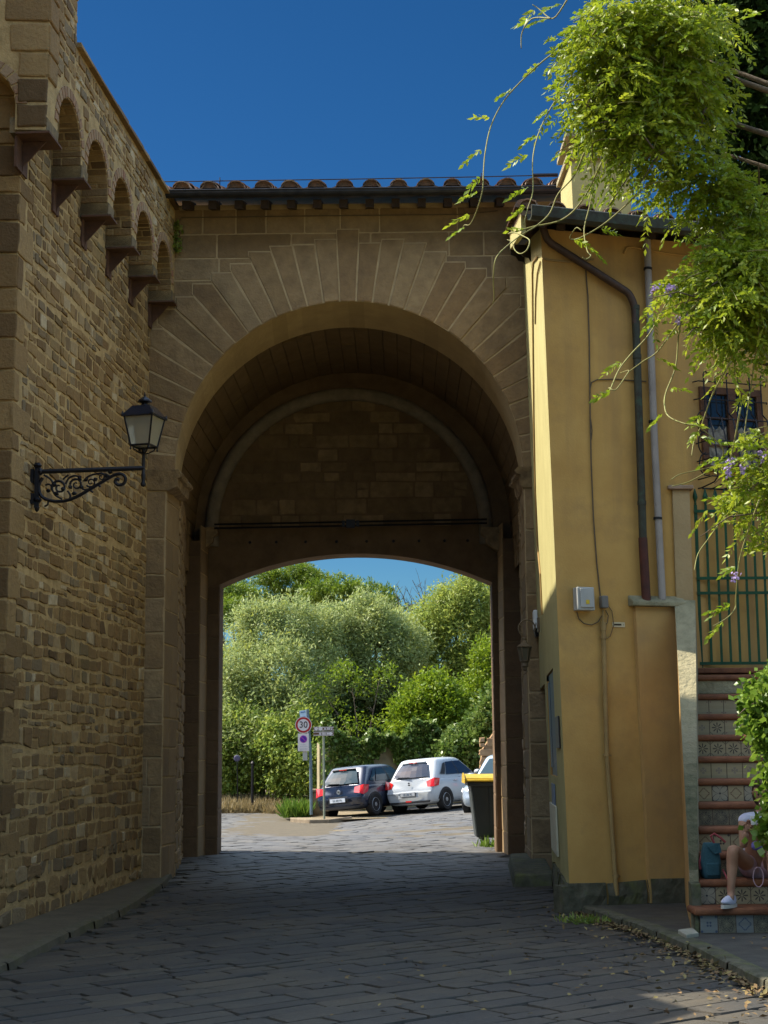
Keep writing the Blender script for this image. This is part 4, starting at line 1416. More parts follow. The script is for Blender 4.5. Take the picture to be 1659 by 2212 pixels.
# carved brackets under the verge
m_corbw = mat('dark_carved_wood', (.035, .026, .018), (.02, .015, .01), 10, .85, .3, 50)
for tt in (RL - .55, RL * .55):
    mb = MB()
    o_ = frRf(uLeft, tt, -.26)
    pr = [(0, 0), (.5, 0), (.5, -.22), (.36, -.30), (.27, -.27), (.2, -.17), (.12, -.16), (.08, -.1), (.0, -.08)]
    mb.prism(pr, o_, fdir, Vector((0, 0, 1)), up2 * .13)
    mb.build('eave_bracket', m_corbw, house)
# rafters under the front eave
for k in range(8):
    mb = MB()
    u = .02 + k * .55
    mb.hexa([frRf(u, .06, -.17), frRf(u + .1, .06, -.17), frRf(u + .1, .7, -.17), frRf(u, .7, -.17)], [frRf(u, .06, -.062), frRf(u + .1, .06, -.062), frRf(u + .1, .7, -.062), frRf(u, .7, -.062)])
    mb.build('rafter', m_wood, house)
# front gutter (deep box profile, weathered copper)
mb = MB()
gu0, gu1 = uLeft + .06, FL + .3
prof = [(.0, .03), (-.01, -.07), (-.04, -.105), (-.11, -.115), (-.15, -.08), (-.16, .03), (-.145, .045), (-.135, .03), (-.13, -.07), (-.1, -.1), (-.03, -.09), (.0, .0)]
def frG(u, y, z): return frRf(u, 0, 0) + fnor * (-y - .005) + Vector((0, 0, z - .02))
n = len(prof)
mb.poly([frG(gu0, y, z) for y, z in prof] + [frG(gu1, y, z) for y, z in prof], [(i, (i + 1) % n, n + (i + 1) % n, n + i) for i in range(n)] + [tuple(range(n))[::-1], tuple(range(n, 2 * n))])
mb.build('gutter', m_copper, house)
# moulding line below the eave and painted wall cable
mb = MB()
pts = [(1347, 548), (1353, 536), (1362, 534), (1440, 548), (1530, 560), (1720, 584)]
mb.tube([frH(*HP(*p), .01) for p in pts], .012, 6)
mb.build('eave_moulding', m_ochre, house)
# drainpipes
def pipe(name, pts, r, m_, h=.07, smooth_n=12):
    mb = MB()
    P3 = [frH(*HP(a, b, h), h) for a, b in pts]
    # soften the bends
    out = [P3[0]]
    for i in range(1, len(P3) - 1):
        a, b, c = P3[i - 1], P3[i], P3[i + 1]
        d = min(.16, (a - b).length * .4, (c - b).length * .4)
        s_, e_ = b + (a - b).normalized() * d, b + (c - b).normalized() * d
        for k in range(5):
            t = k / 4
            out.append(s_ * (1 - t) ** 2 + b * 2 * t * (1 - t) + e_ * t * t)
    out.append(P3[-1])
    mb.tube(out, r, smooth_n)
    return mb, out
mb, _ = pipe('x', [(1171, 486), (1182, 520), (1360, 634), (1372, 664), (1373, 700)], .043, m_brownpipe)
# the outlet rises to the gutter
q = frH(*HP(1171, 486, .07), .07)
mb.tube([frG(HP(1171, 486, .3)[0], -.08, -.08), q.lerp(frG(HP(1171, 486, .3)[0], -.08, -.08), .4), q], .043, 12)
rp = mb.build('downpipe', m_brownpipe, house, smooth=40)
mb, _ = pipe('x', [(1372.5, 664), (1389, 1166)], .044, m_copper)
for y_ in (664, 770, 1086):
    x_ = 1372.5 + (y_ - 664) * 16.5 / 502
    a, b = frH(*HP(x_, y_ - 4, .07), .07), frH(*HP(x_, y_ + 5, .07), .07)
    mb.tube([a, b], .05, 12)
mb.build('downpipe', m_copper, house, smooth=40)
mb, _ = pipe('x', [(1388.5, 1162), (1396.5, 1300)], .05, m_redpipe)
mb.build('downpipe', m_redpipe, house, smooth=40)
mb, _ = pipe('x', [(1397, 492), (1404, 700), (1414, 960), (1431, 1296)], .041, m_greypipe, .06)
for y_, in ((810,),):
    pass
mb.build('waste_pipe', m_greypipe, house, smooth=40)
m_rubber = mat('black_rubber', (.02, .02, .02), None, rough=.7)
for x_, y_ in ((1399.5, 581), (1408.5, 823), (1421, 1120)):
    if y_ == 823: x_, y_ = 1410.5, 911
    a, b = frH(*HP(x_, y_ - 2.5, .06), .06), frH(*HP(x_, y_ + 2.5, .06), .06)
    mb = MB(); mb.tube([a, b], .049, 12); mb.build('pipe_clip', m_rubber, house)
# chimney
def onroof(px, py, D):
    return P(px, py, D)
DC = 19.0
mb = MB()
c0 = P(1240, 437, DC); c1 = P(1364, 437, DC)
ct = P(1240, 345, DC).z
back = sdir * .95
x0 = P(1213, 437, DC + .95)
bk0 = Vector((P(1212, 440, DC + .95).x, DC + .95, 0))
zl = c0.z - 1.0
mb.hexa([Vector((c0.x, DC, zl)), Vector((c1.x, DC, zl)), Vector((c1.x - .1, DC + .95, zl)), Vector((bk0.x, DC + .95, zl))], [Vector((c0.x - .03, DC, ct)), Vector((c1.x - .01, DC, ct)), Vector((c1.x - .1, DC + .95, ct)), Vector((bk0.x, DC + .95, ct))])
ch = mb.build('chimney', m_ochre2, house)
mb = MB()
e = .05
mb.hexa([Vector((c0.x - .03 - e, DC - e, ct + .002)), Vector((c1.x + e, DC - e, ct + .002)), Vector((c1.x, DC + 1, ct + .002)), Vector((bk0.x - e, DC + 1, ct + .002))], [Vector((c0.x - .03 - e, DC - e, ct + .07)), Vector((c1.x + e, DC - e, ct + .07)), Vector((c1.x, DC + 1, ct + .07)), Vector((bk0.x - e, DC + 1, ct + .07))])
xm = (c0.x + c1.x) / 2
for xx in (c0.x + .05, xm, c1.x - .1):
    mb.box((xx, DC + .4, ct + .17), (.1, .7, .2))
mb.box((xm - .05, DC + .4, ct + .31), (c1.x - c0.x + .1, 1.0, .06))
mb.build('chimney_cap', m_concrete, ch)

# ---------------- window with a bowed iron grille (upper right)
wu0, wv1 = HP(1507, 836); wu1 = HP(1640, 836)[0]; wv0 = HP(1513, 1018)[1]
win = MB()
fw = .075
def frB(u0, u1, v0, v1, h0, h1, mb_=None):
    (mb_ or win).hexa([frH(u0, v0, h0), frH(u0, v0, h1), frH(u1, v0, h1), frH(u1, v0, h0)], [frH(u0, v1, h0), frH(u0, v1, h1), frH(u1, v1, h1), frH(u1, v1, h0)])
frB(wu0, wu1, wv1 - fw * 1.1, wv1, .005, .05); frB(wu0, wu1, wv0, wv0 + fw * .9, .005, .05)
frB(wu0, wu0 + fw, wv0 + fw * .9, wv1 - fw * 1.1, .005, .05); frB(wu1 - fw, wu1, wv0 + fw * .9, wv1 - fw * 1.1, .005, .05)
wm = (wu0 + wu1) / 2
frB(wm - .055, wm + .055, wv0 + fw * .9, wv1 - fw * 1.1, .005, .055)
wn = win.build('window', m_winwood, house); bevel(wn, .006, 2)
for a, b in ((wu0 + fw, wm - .055), (wm + .055, wu1 - fw)):
    g = MB(); g.face([frH(a, wv0 + fw * .9, .012), frH(b, wv0 + fw * .9, .012), frH(b, wv1 - fw * 1.1, .012), frH(a, wv1 - fw * 1.1, .012)])
    g.build('pane', m_glass_dark, wn)
    for t in (.3, .62):
        g = MB()
        vv = wv0 + (wv1 - wv0) * t
        frB(a, b, vv, vv + .022, .013, .035, g)
        g.build('glazing_bar', m_winwood, wn)
# white lace curtain behind the lower panes
m_lace = mat('lace_curtain', (.36, .33, .27), (.08, .075, .06), 14, .9)
for a, b in ((wu0 + fw + .02, wm - .07), (wm + .07, wu1 - fw - .02)):
    cur = MB()
    n = 8
    vt = wv0 + (wv1 - wv0) * .52
    for k in range(n):
        x0, x1 = a + (b - a) * k / n, a + (b - a) * (k + 1) / n
        cur.face([frH(x0, wv0 + fw, .0135), frH(x1, wv0 + fw, .0135), frH(x1, vt + .03 * sin(k * 2.0), .0135), frH(x0, vt + .03 * sin((k - 1) * 2.0), .0135)], .5)
    cur.build('curtain', m_lace, wn)
gr = MB()
def bow(t):                              # how far the basket stands out at height fraction t (0 = sill)
    return .08 + .2 * max(0, sin(min(1, (1 - t) * 1.0) * pi * .55)) ** 2 if t < .62 else .08
gv0, gv1 = wv0 - .10, HP(1520, 812)[1]
n = 6
gu0_, gu1_ = wu0 + .035, wu1 - .03
for k in range(n):
    u = gu0_ + (gu1_ - gu0_) * k / (n - 1)
    pts = [frH(u, gv0 + (gv1 - gv0) * t, bow(t)) for t in [i / 14 for i in range(15)]]
    top = pts[-1]
    pts += [frH(u + .012, gv1 + .025, .08), frH(u + .035, gv1 + .03, .08), frH(u + .05, gv1 + .008, .08)]
    gr.tube(pts, .0085, 6)
    gr.tube([frH(u, gv0, bow(0)), frH(u - .03, gv0 - .06, bow(0) - .03), frH(u - .09, gv0 - .10, .06), frH(u - .1, gv0 - .1, .0)], .0085, 6)
for t in (.0, .17, .34, .56, .76, .93):
    v_ = gv0 + (gv1 - gv0) * t
    gr.tube([frH(gu0_ - .1, v_, .01), frH(gu0_ - .07, v_, bow(t)), frH(gu1_ + .07, v_, bow(t)), frH(gu1_ + .1, v_, .01)], .0075, 6)
for v_, s_ in ((wv0 + .3, 1), (wv0 + .06, 1), (wv0 + .55, 1)):     # side scrolls
    c_ = frH(gu0_ - .03, v_, .12)
    gr.tube([c_ + fdir * (-.085 * sin(pi * k / 10) - .02) + Vector((0, 0, .13 * cos(pi * k / 10))) for k in range(11)] + [c_ + fdir * (.02) + Vector((0, 0, -.12))], .0075, 6)
gr.tube([frH(gu0_ - .06, gv0 - .1, .02), frH(gu1_, gv0 - .1, .02)], .009, 6)
gr.build('grille', m_iron, wn)

# ---------------- small things fixed to the house
def wallbox(name, x0, y0, x1, y1, d, m_, label, cat, h0=.0):
    root = thing(name, label, cat, (0, 0, 0))
    u0, v1 = HP(x0, y0); u1, v0 = HP(x1, y1)
    mb = MB()
    frB(u0, u1, v0, v1, h0 + .004, d, mb)
    o_ = mb.build('case', m_, root); bevel(o_, .012, 3)
    return root, u0, u1, v0, v1
bx, u0, u1, v0, v1 = wallbox('meter_box', 1236, 1270, 1275, 1321, .13, m_greybox, 'grey plastic meter box with rounded lid on the ochre wall', 'meter box')
mb = MB()
frB(u0 + .03, u1 - .015, v0 + .03, v1 - .015, .131, .145, mb)
o = mb.build('lid', m_greybox, bx); bevel(o, .01, 3)
mb = MB(); m_yel = mat('yellow_sticker', (.6, .42, .03), None, rough=.5)
c_ = frH((u0 + u1) / 2 + .01, v0 + .09, .1475)
mb.box(c_, (.04, .004, .045), Matrix.Rotation(HT, 3, 'Z'))
mb.build('sticker', m_yel, bx)
jx, u0, u1, v0, v1 = wallbox('junction_box', 1292.5, 1288, 1308, 1315, .09, mat('dark_grey_plastic', (.17, .155, .13), None, rough=.6), 'small dark grey junction box at the head of the conduit', 'junction box')
cd_ = MB()
def wl(pts, h): return [frH(*HP(a, b, h), h) for a, b in pts]
cd_.tube(wl([(1302, 1316), (1303, 1352)], .03), .011, 8)
cd_.tube(wl([(1303, 1350), (1311, 1630), (1320, 1760), (1332, 1934)], .04), .026, 10)
cd_.tube(wl([(1303, 1344), (1303.6, 1362)], .04), .032, 10)
for x_, y_ in ((1303.8, 1377), (1311, 1631), (1331, 1892)):
    a, b = wl([(x_, y_ - 3), (x_, y_ + 3)], .04); cd_.tube([a, b], .033, 10)
    cd_.tube(wl([(x_ - 8, y_ - 1), (x_ + 9, y_ + 1)], .03), .009, 6)
o = cd_.build('conduit', m_conduit, None, smooth=40)
tag(o, 'ochre painted conduit running down the house front below the junction box', 'conduit')
cb = MB()
cb.tube(wl([(1264, 566), (1270, 640), (1273, 740), (1274, 830), (1275, 905), (1277, 1000), (1282, 1120), (1289, 1215), (1297, 1290)], .012), .008, 5)
cb.tube(wl([(1274, 842), (1278, 826), (1290, 820), (1330, 819), (1365, 822), (1396, 824)], .012), .007, 5)
cb.tube(wl([(1276, 905), (1279, 930), (1277, 950)], .012), .006, 5)
o = cb.build('wall_cable', m_cable, None)
tag(o, 'thin grey cable hanging down the ochre house front to the junction box', 'cable')
cb = MB()
cb.tube(wl([(1246, 1321), (1250, 1336), (1262, 1347), (1278, 1350), (1292, 1343), (1300, 1330)], .02), .006, 5)
cb.tube(wl([(1308, 1318), (1314, 1330), (1312, 1345), (1304, 1356)], .02), .005, 5)
cb.tube(wl([(1308, 1300), (1322, 1320), (1326, 1350), (1318, 1375), (1306, 1380)], .02), .004, 5)
o = cb.build('loose_wire', m_cable, None)
tag(o, 'thin loose wires sagging between the meter box and the conduit', 'wire')
# ochre painted cable round the corner, under the eave
cb = MB()
sw = lambda pts, h: [frS(*SP(a, b, h), h) for a, b in pts]
cb.tube(sw([(1160, 556), (1152, 566), (1150, 590), (1151, 700), (1153, 900), (1156, 1060), (1161, 1180), (1167, 1240), (1171, 1328)], .012), .012, 6)
cb.tube(sw([(1167, 566), (1161, 590), (1157, 640), (1156, 700)], .012), .010, 6)
cb.tube(wl([(1172, 558), (1186, 562), (1230, 566), (1262, 566), (1282, 560)], .012), .012, 6)
o = cb.build('wall_cable', m_conduit, None)
tag(o, 'ochre painted cable running down the sunlit side of the house', 'cable')
# pierced white tile / vent plate
root = thing('vent_plate', 'small cream vent plate with two slots right of the conduit', 'vent')
u0, v1 = HP(1322, 1344); u1, v0 = HP(1349, 1355)
mb = MB(); frB(u0, u1, v0, v1, .003, .012, mb)
m_cream = mat('cream_enamel', (.6, .5, .3), None, rough=.5)
mb.build('plate', m_cream, root)
mb = MB()
frB(u0 + .02, u0 + .105, v0 + .017, v1 - .017, .0125, .014, mb); frB(u0 + .13, u1 - .02, v0 + .017, v1 - .017, .0125, .014, mb)
mb.build('slot', mat('slot_dark', (.05, .035, .02), None), root)
# notices on the side face
def side_plate(name, x0, y0, x1, y1, m_, label, cat, th=.02):
    u0, v1 = SP(x0, y0); u1, v0 = SP(x1, y1)
    if u0 > u1: u0, u1 = u1, u0
    mb = MB()
    mb.hexa([frS(u0, v0, .006), frS(u0, v0, th), frS(u1, v0, th), frS(u1, v0, .006)], [frS(u0, v1, .006), frS(u0, v1, th), frS(u1, v1, th), frS(u1, v1, .006)])
    o_ = mb.build(name, m_, None); bevel(o_, .004, 1)
    tag(o_, label, cat)
    return o_
side_plate('notice_board', 1204.5, 1742, 1196, 1832, mat('cream_board', (.62, .58, .42), (.5, .47, .33), 6, .7), 'tall cream notice board low on the shaded side of the house', 'notice board', .03)
side_plate('bronze_plaque', 1209, 1546, 1205, 1616, mat('bronze_plaque', (.06, .05, .05), None, rough=.5), 'narrow dark plaque on the side of the house near its corner', 'plaque')
side_plate('wall_poster', 1200, 1694, 1196, 1738, mat('blue_grey_paper', (.2, .24, .3), (.14, .17, .22), 6, .7), 'blue grey poster on the house side just above the cream board', 'poster')
# grey loudspeaker-like light at the sun's edge
u0, v1 = SP(1165, 1310); u1, v0 = SP(1160, 1384)
root = thing('house_number_lamp', 'white wall lamp with dark bottom on the sunlit side of the house', 'wall lamp')
mb = MB()
uu = (u0 + u1) / 2
mb.hexa([frS(uu - .2, v0 + .12, 0.01), frS(uu - .2, v0 + .12, .07), frS(uu + .2, v0 + .12, .07), frS(uu + .2, v0 + .12, .01)], [frS(uu - .2, v1, .01), frS(uu - .2, v1, .07), frS(uu + .2, v1, .07), frS(uu + .2, v1, .01)])
o = mb.build('lamp_body', m_white, root); bevel(o, .01, 2)
mb = MB()
mb.hexa([frS(uu - .16, v0, 0.01), frS(uu - .16, v0, .05), frS(uu + .16, v0, .05), frS(uu + .16, v0, .01)], [frS(uu - .2, v0 + .115, .01), frS(uu - .2, v0 + .115, .07), frS(uu + .2, v0 + .115, .07), frS(uu + .2, v0 + .115, .01)])
mb.build('lamp_base', m_iron, root)
print('house', A_b, B_b, zF, zBk, zE, 'door', d_u0, d_u1, d_v1, 'win', w_u0, w_u1, 'ledge', lz)
# ================================================================ the tiled staircase with its green gate
stair = thing('tiled_staircase', 'steep outdoor stairs with terracotta treads and painted tile risers', 'staircase')
S0 = P(1508, 2016, 13.84)
RISE, TREAD, NST = .2165, .292, 11
sx0, sx1 = S0.x + .07, S0.x + 2.6
sxt = P(1502, 1462, 16.8).x
def stx(k): return (sx0 - .05) if k == 0 else sx0 + (sxt - sx0) * (k - 1) / 9.5
zb = S0.z
Y0 = 13.84
m_tread_edge = m_terracotta
# risers of square painted tiles; each step has its own pattern
def tilemat(name, kind, bg, fg, fg2):
    m = bpy.data.materials.new(name); m.use_nodes = True
    n = m.node_tree; L = n.links
    bs = n.nodes['Principled BSDF']; bs.inputs['Roughness'].default_value = .35
    at = n.nodes.new('ShaderNodeAttribute'); at.attribute_name = 'UVMap'; at.attribute_type = 'GEOMETRY'
    uvn = n.nodes.new('ShaderNodeUVMap')
    sep = n.nodes.new('ShaderNodeSeparateXYZ'); L.new(uvn.outputs[0], sep.inputs[0])
    def M_(op, a, b=None, clampv=False):
        x = n.nodes.new('ShaderNodeMath'); x.operation = op; x.use_clamp = clampv
        for i, v in enumerate((a, b)):
            if v is None: continue
            if isinstance(v, (int, float)): x.inputs[i].default_value = v
            else: L.new(v, x.inputs[i])
        return x.outputs[0]
    u = M_('SUBTRACT', M_('FRACT', sep.outputs[0]), .5); v = M_('SUBTRACT', sep.outputs[1], .5)
    au, av = M_('ABSOLUTE', u), M_('ABSOLUTE', v)
    r_ = M_('SQRT', M_('ADD', M_('MULTIPLY', u, u), M_('MULTIPLY', v, v)))
    th = M_('ARCTAN2', v, u)
    grout = M_('GREATER_THAN', M_('MAXIMUM', au, av), .475)
    if kind == 'star':
        pet = M_('ABSOLUTE', M_('COSINE', M_('MULTIPLY', th, 4.0)))
        pat = M_('MULTIPLY', M_('LESS_THAN', r_, .34), M_('GREATER_THAN', M_('SUBTRACT', pet, M_('MULTIPLY', r_, 1.1)), .55))
        pat = M_('MULTIPLY', pat, M_('GREATER_THAN', r_, .06))
        edge = M_('MULTIPLY', M_('GREATER_THAN', M_('ADD', au, av), .74), M_('LESS_THAN', M_('ADD', au, av), .78))
        pat = M_('MAXIMUM', pat, edge)
    elif kind == 'petal':
        s = M_('ABSOLUTE', M_('SUBTRACT', r_, M_('MULTIPLY', M_('ABSOLUTE', M_('SINE', M_('MULTIPLY', th, 2.0))), .62)))
        pat = M_('MAXIMUM', M_('LESS_THAN', s, .035), M_('LESS_THAN', r_, .06))
    elif kind == 'corner':
        c = M_('SQRT', M_('ADD', M_('POWER', M_('SUBTRACT', au, .38), 2.0), M_('POWER', M_('SUBTRACT', av, .36), 2.0)))
        pat = M_('LESS_THAN', c, .05)
    elif kind == 'dia':
        d = M_('ADD', au, av)
        pat = M_('MULTIPLY', M_('GREATER_THAN', d, .3), M_('LESS_THAN', d, .40))
        pat = M_('MULTIPLY', pat, M_('GREATER_THAN', M_('ABSOLUTE', M_('SINE', M_('MULTIPLY', th, 8.0))), .35))
    elif kind == 'dots':
        c = M_('SQRT', M_('ADD', M_('POWER', M_('SUBTRACT', au, .08), 2.0), M_('POWER', M_('SUBTRACT', av, .08), 2.0)))
        c2 = M_('SQRT', M_('ADD', M_('POWER', M_('SUBTRACT', au, .4), 2.0), M_('POWER', M_('SUBTRACT', av, .4), 2.0)))
        pat = M_('MAXIMUM', M_('LESS_THAN', c, .062), M_('LESS_THAN', c2, .07))
    elif kind in ('scroll', 'leaf'):
        nz = n.nodes.new('ShaderNodeTexVoronoi'); nz.feature = 'DISTANCE_TO_EDGE'
        mp = n.nodes.new('ShaderNodeMapping'); mp.inputs['Scale'].default_value = (3.1, 3.1, 1)
        L.new(uvn.outputs[0], mp.inputs[0]); L.new(mp.outputs[0], nz.inputs['Vector'])
        wv = M_('SINE', M_('MULTIPLY', M_('ADD', nz.outputs['Distance'], M_('MULTIPLY', r_, .5)), 22.0))
        pat = M_('GREATER_THAN', wv, .0)
    else:
        fl = M_('ABSOLUTE', M_('COSINE', M_('MULTIPLY', th, 2.0)))
        pat = M_('MULTIPLY', M_('LESS_THAN', r_, .2), M_('GREATER_THAN', fl, .5))
    mx = n.nodes.new('ShaderNodeMix'); mx.data_type = 'RGBA'
    mx.inputs[6].default_value = (*bg, 1); mx.inputs[7].default_value = (*fg, 1); L.new(pat, mx.inputs[0])
    m2 = n.nodes.new('ShaderNodeMix'); m2.data_type = 'RGBA'
    L.new(mx.outputs[2], m2.inputs[6]); m2.inputs[7].default_value = (*fg2, 1); L.new(grout, m2.inputs[0])
    nz = n.nodes.new('ShaderNodeTexNoise'); nz.inputs['Scale'].default_value = 9
    m3 = n.nodes.new('ShaderNodeMix'); m3.data_type = 'RGBA'; m3.blend_type = 'MULTIPLY'
    rr = n.nodes.new('ShaderNodeValToRGB'); rr.color_ramp.elements[0].color = (.62, .6, .55, 1); rr.color_ramp.elements[1].color = (1, 1, 1, 1)
    L.new(nz.outputs['Fac'], rr.inputs[0]); L.new(rr.outputs[0], m3.inputs[7]); L.new(m2.outputs[2], m3.inputs[6]); m3.inputs[0].default_value = 1
    L.new(m3.outputs[2], bs.inputs['Base Color'])
    return m
CRM, INK, GRT = (.36, .29, .165), (.05, .036, .028), (.085, .05, .028)
TM = {
    'mix': tilemat('painted_tile_mixed', 'dia', (.22, .22, .2), (.07, .085, .13), GRT),
    'scroll': tilemat('painted_tile_scroll', 'scroll', (.035, .03, .027), (.27, .23, .14), GRT),
    'petal': tilemat('painted_tile_petal', 'petal', (.33, .29, .21), (.03, .028, .035), GRT),
    'star': tilemat('painted_tile_star', 'star', CRM, INK, GRT),
    'dots': tilemat('painted_tile_dots', 'dots', CRM, INK, GRT),
    'dia': tilemat('painted_tile_diamond', 'dia', CRM, (.16, .09, .05), GRT),
    'flower': tilemat('painted_tile_flower', 'flower', CRM, (.25, .2, .15), GRT),
    'corner': tilemat('painted_tile_corner', 'corner', CRM, (.25, .13, .1), GRT),
    'bluegeo': tilemat('painted_tile_blue', 'dots', (.21, .215, .195), (.06, .075, .115), GRT),
}
patt = [['bluegeo', 'scroll', 'mix', 'scroll', 'mix'], ['petal', 'star', 'star', 'star', 'petal'], ['scroll'] * 5, ['dia', 'dots', 'dia', 'dots', 'dia'], ['scroll'] * 5, ['dia', 'petal', 'dia', 'petal', 'dia'],
        ['flower'] * 5, ['star'] * 5, ['flower', 'star', 'corner', 'flower', 'star'], ['corner'] * 5, ['corner'] * 5]
core = MB()
TW = .157
for k in range(NST):
    z0, z1 = zb + k * RISE, zb + (k + 1) * RISE
    y0 = Y0 + k * TREAD
    sx = stx(k)
    y_end = Y0 + (NST + 2) * TREAD
    core.hexa([Vector((sx, y0 + .012, z0 - (.3 if k == 0 else 0))), Vector((sx1, y0 + .012, z0 - (.3 if k == 0 else 0))), Vector((sx1, y_end, z0 - (.3 if k == 0 else 0))), Vector((sxt + .1, y_end, z0 - (.3 if k == 0 else 0)))],
              [Vector((sx, y0 + .012, z1 - .05)), Vector((sx1, y0 + .012, z1 - .05)), Vector((sx1, y_end, z1 - .05)), Vector((sxt + .1, y_end, z1 - .05))])
core.build('stair_core', m_concrete, stair)
for k in range(NST):
    z0, z1 = zb + k * RISE, zb + (k + 1) * RISE
    y0 = Y0 + k * TREAD
    sx = stx(k)
    if k < NST - 1:
        me = bpy.data.meshes.new('riser_tiles')
        V, Fc, UV, MI = [], [], [], []
        names = []
        j = 0
        x = sx
        while x < sx1 - .05:
            x1 = min(x + TW, sx1)
            b = len(V)
            h_ = z1 - .066 - z0
            fr_ = (x1 - x) / TW
            V += [(x, y0, z0 + .001), (x1, y0, z0 + .001), (x1, y0, z1 - .066), (x, y0, z1 - .066)]
            Fc.append((b, b + 1, b + 2, b + 3)); UV += [(0.001, 0.02), (fr_ - .001, 0.02), (fr_ - .001, .98), (.001, .98)]
            p_ = patt[k][j % len(patt[k])]
            if p_ not in names: names.append(p_)
            MI.append(names.index(p_))
            j += 1; x += TW
        me.from_pydata(V, [], Fc)
        uvl = me.uv_layers.new(name='UVMap')
        for i, c in enumerate(UV): uvl.data[i].uv = c
        for nm in names: me.materials.append(TM[nm])
        me.polygons.foreach_set('material_index', MI)
        me.update()
        o_ = bpy.data.objects.new('riser_tiles', me); C.collection.objects.link(o_); o_.parent = stair
    else:
        mb = MB(); mb.box(((sx + sx1) / 2, y0 + .004, (z0 + z1) / 2 - .018), (sx1 - sx, .012, RISE - .07))
        mb.build('riser', m_concrete, stair)
    mb = MB()
    nz = .03 if k else .045
    mb.box(((sx - (.06 if k == 0 else 0) + sx1) / 2, y0 - nz + (TREAD + nz) / 2, z1 - .032), (sx1 - sx + (.06 if k == 0 else 0), TREAD + nz, .066))
    o_ = mb.build('tread', m_terracotta, stair); bevel(o_, .028, 4, 30)
# sloping string wall on the left: a rough concrete top, a plastered side
tp0 = P(1497, 1896, Y0 + .28)
s_l = P(1488, 1900, Y0 + .3).x; s_r = sx0 + .005
sw_w = s_r - s_l
zs0 = zb + .52
ys1 = Y0 + NST * TREAD - .1
zs1 = P(1468, 1297, ys1).z
mb = MB()
pr = [(Y0 + .27, zb - .3), (Y0 + .27, zs0), (Y0 + .42, zs0 + .04), (ys1, zs1), (ys1 + 1.0, zs1), (ys1 + 1.0, zb - .3)]
x_t0, x_t1 = P(1457, 1297, ys1).x, P(1502, 1297, ys1).x
# the string leans: left edge follows the picture from foot to head
n = 26
secL, secR = [], []
ms = MB()
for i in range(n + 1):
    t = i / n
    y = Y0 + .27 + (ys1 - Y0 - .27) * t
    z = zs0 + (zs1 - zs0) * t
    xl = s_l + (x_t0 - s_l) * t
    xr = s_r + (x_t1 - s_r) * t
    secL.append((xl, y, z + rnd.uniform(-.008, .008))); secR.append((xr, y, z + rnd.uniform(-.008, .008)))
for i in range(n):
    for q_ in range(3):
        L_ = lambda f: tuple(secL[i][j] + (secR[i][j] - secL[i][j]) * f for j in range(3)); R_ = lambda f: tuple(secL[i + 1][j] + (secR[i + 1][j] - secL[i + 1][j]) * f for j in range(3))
        mb.face([L_(q_ / 3), L_((q_ + 1) / 3), R_((q_ + 1) / 3), R_(q_ / 3)], min(1, max(0, (i - 5) / 12)))  # foot of the string coloured darker, for its moss and its shade
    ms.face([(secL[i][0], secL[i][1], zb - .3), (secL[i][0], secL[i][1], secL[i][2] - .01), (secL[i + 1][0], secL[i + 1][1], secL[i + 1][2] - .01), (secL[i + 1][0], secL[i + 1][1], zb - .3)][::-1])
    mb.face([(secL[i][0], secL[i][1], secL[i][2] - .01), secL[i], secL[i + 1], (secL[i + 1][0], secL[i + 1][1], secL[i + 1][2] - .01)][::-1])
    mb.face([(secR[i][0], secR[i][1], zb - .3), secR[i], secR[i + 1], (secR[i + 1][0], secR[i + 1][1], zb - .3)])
mb.face([(s_l, Y0 + .27, zb - .3), (s_r, Y0 + .27, zb - .3), secR[0], secL[0]])
m_string = mat('mossy_shaded_string_concrete', (.3, .27, .17), (.24, .205, .12), 9, .95, 1.0, 22, tones=[(.055, .06, .03), (.11, .105, .06), (.27, .24, .15), (.36, .315, .185), (.38, .33, .195)], tmix=.5, stain=(3, (.12, .12, .06), .5, .7, .5))
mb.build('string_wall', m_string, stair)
ms.build('string_side', m_lowplaster, stair)
# rough stone foot of the string
mb = MB()
mb.hexa([Vector((s_l - .03, Y0 + .02, zb - .1)), Vector((sx0 - .055, Y0 + .02, zb - .1)), Vector((sx0 - .055, Y0 + .3, zb - .1)), Vector((s_l + .40, Y0 + 2.4, zb - .1))],
        [Vector((s_l + .0, Y0 + .02, zb + .2)), Vector((sx0 - .055, Y0 + .02, zb + .2)), Vector((sx0 - .055, Y0 + .3, zb + .22)), Vector((s_l + .43, Y0 + 2.4, zb + .32))])
mb.hexa([Vector((s_l - .0, Y0 + .17, zb + .2)), Vector((s_r, Y0 + .17, zb + .2)), Vector((s_r, Y0 + .28, zb + .2)), Vector((s_l - .01, Y0 + .28, zb + .2))],
        [Vector((s_l - .0, Y0 + .2, zs0 - .12)), Vector((s_r, Y0 + .2, zs0 - .12)), Vector((s_r, Y0 + .28, zs0 - .1)), Vector((s_l - .01, Y0 + .28, zs0 - .1))])
o = mb.build('string_foot', m_plinth, stair); bevel(o, .025, 2)
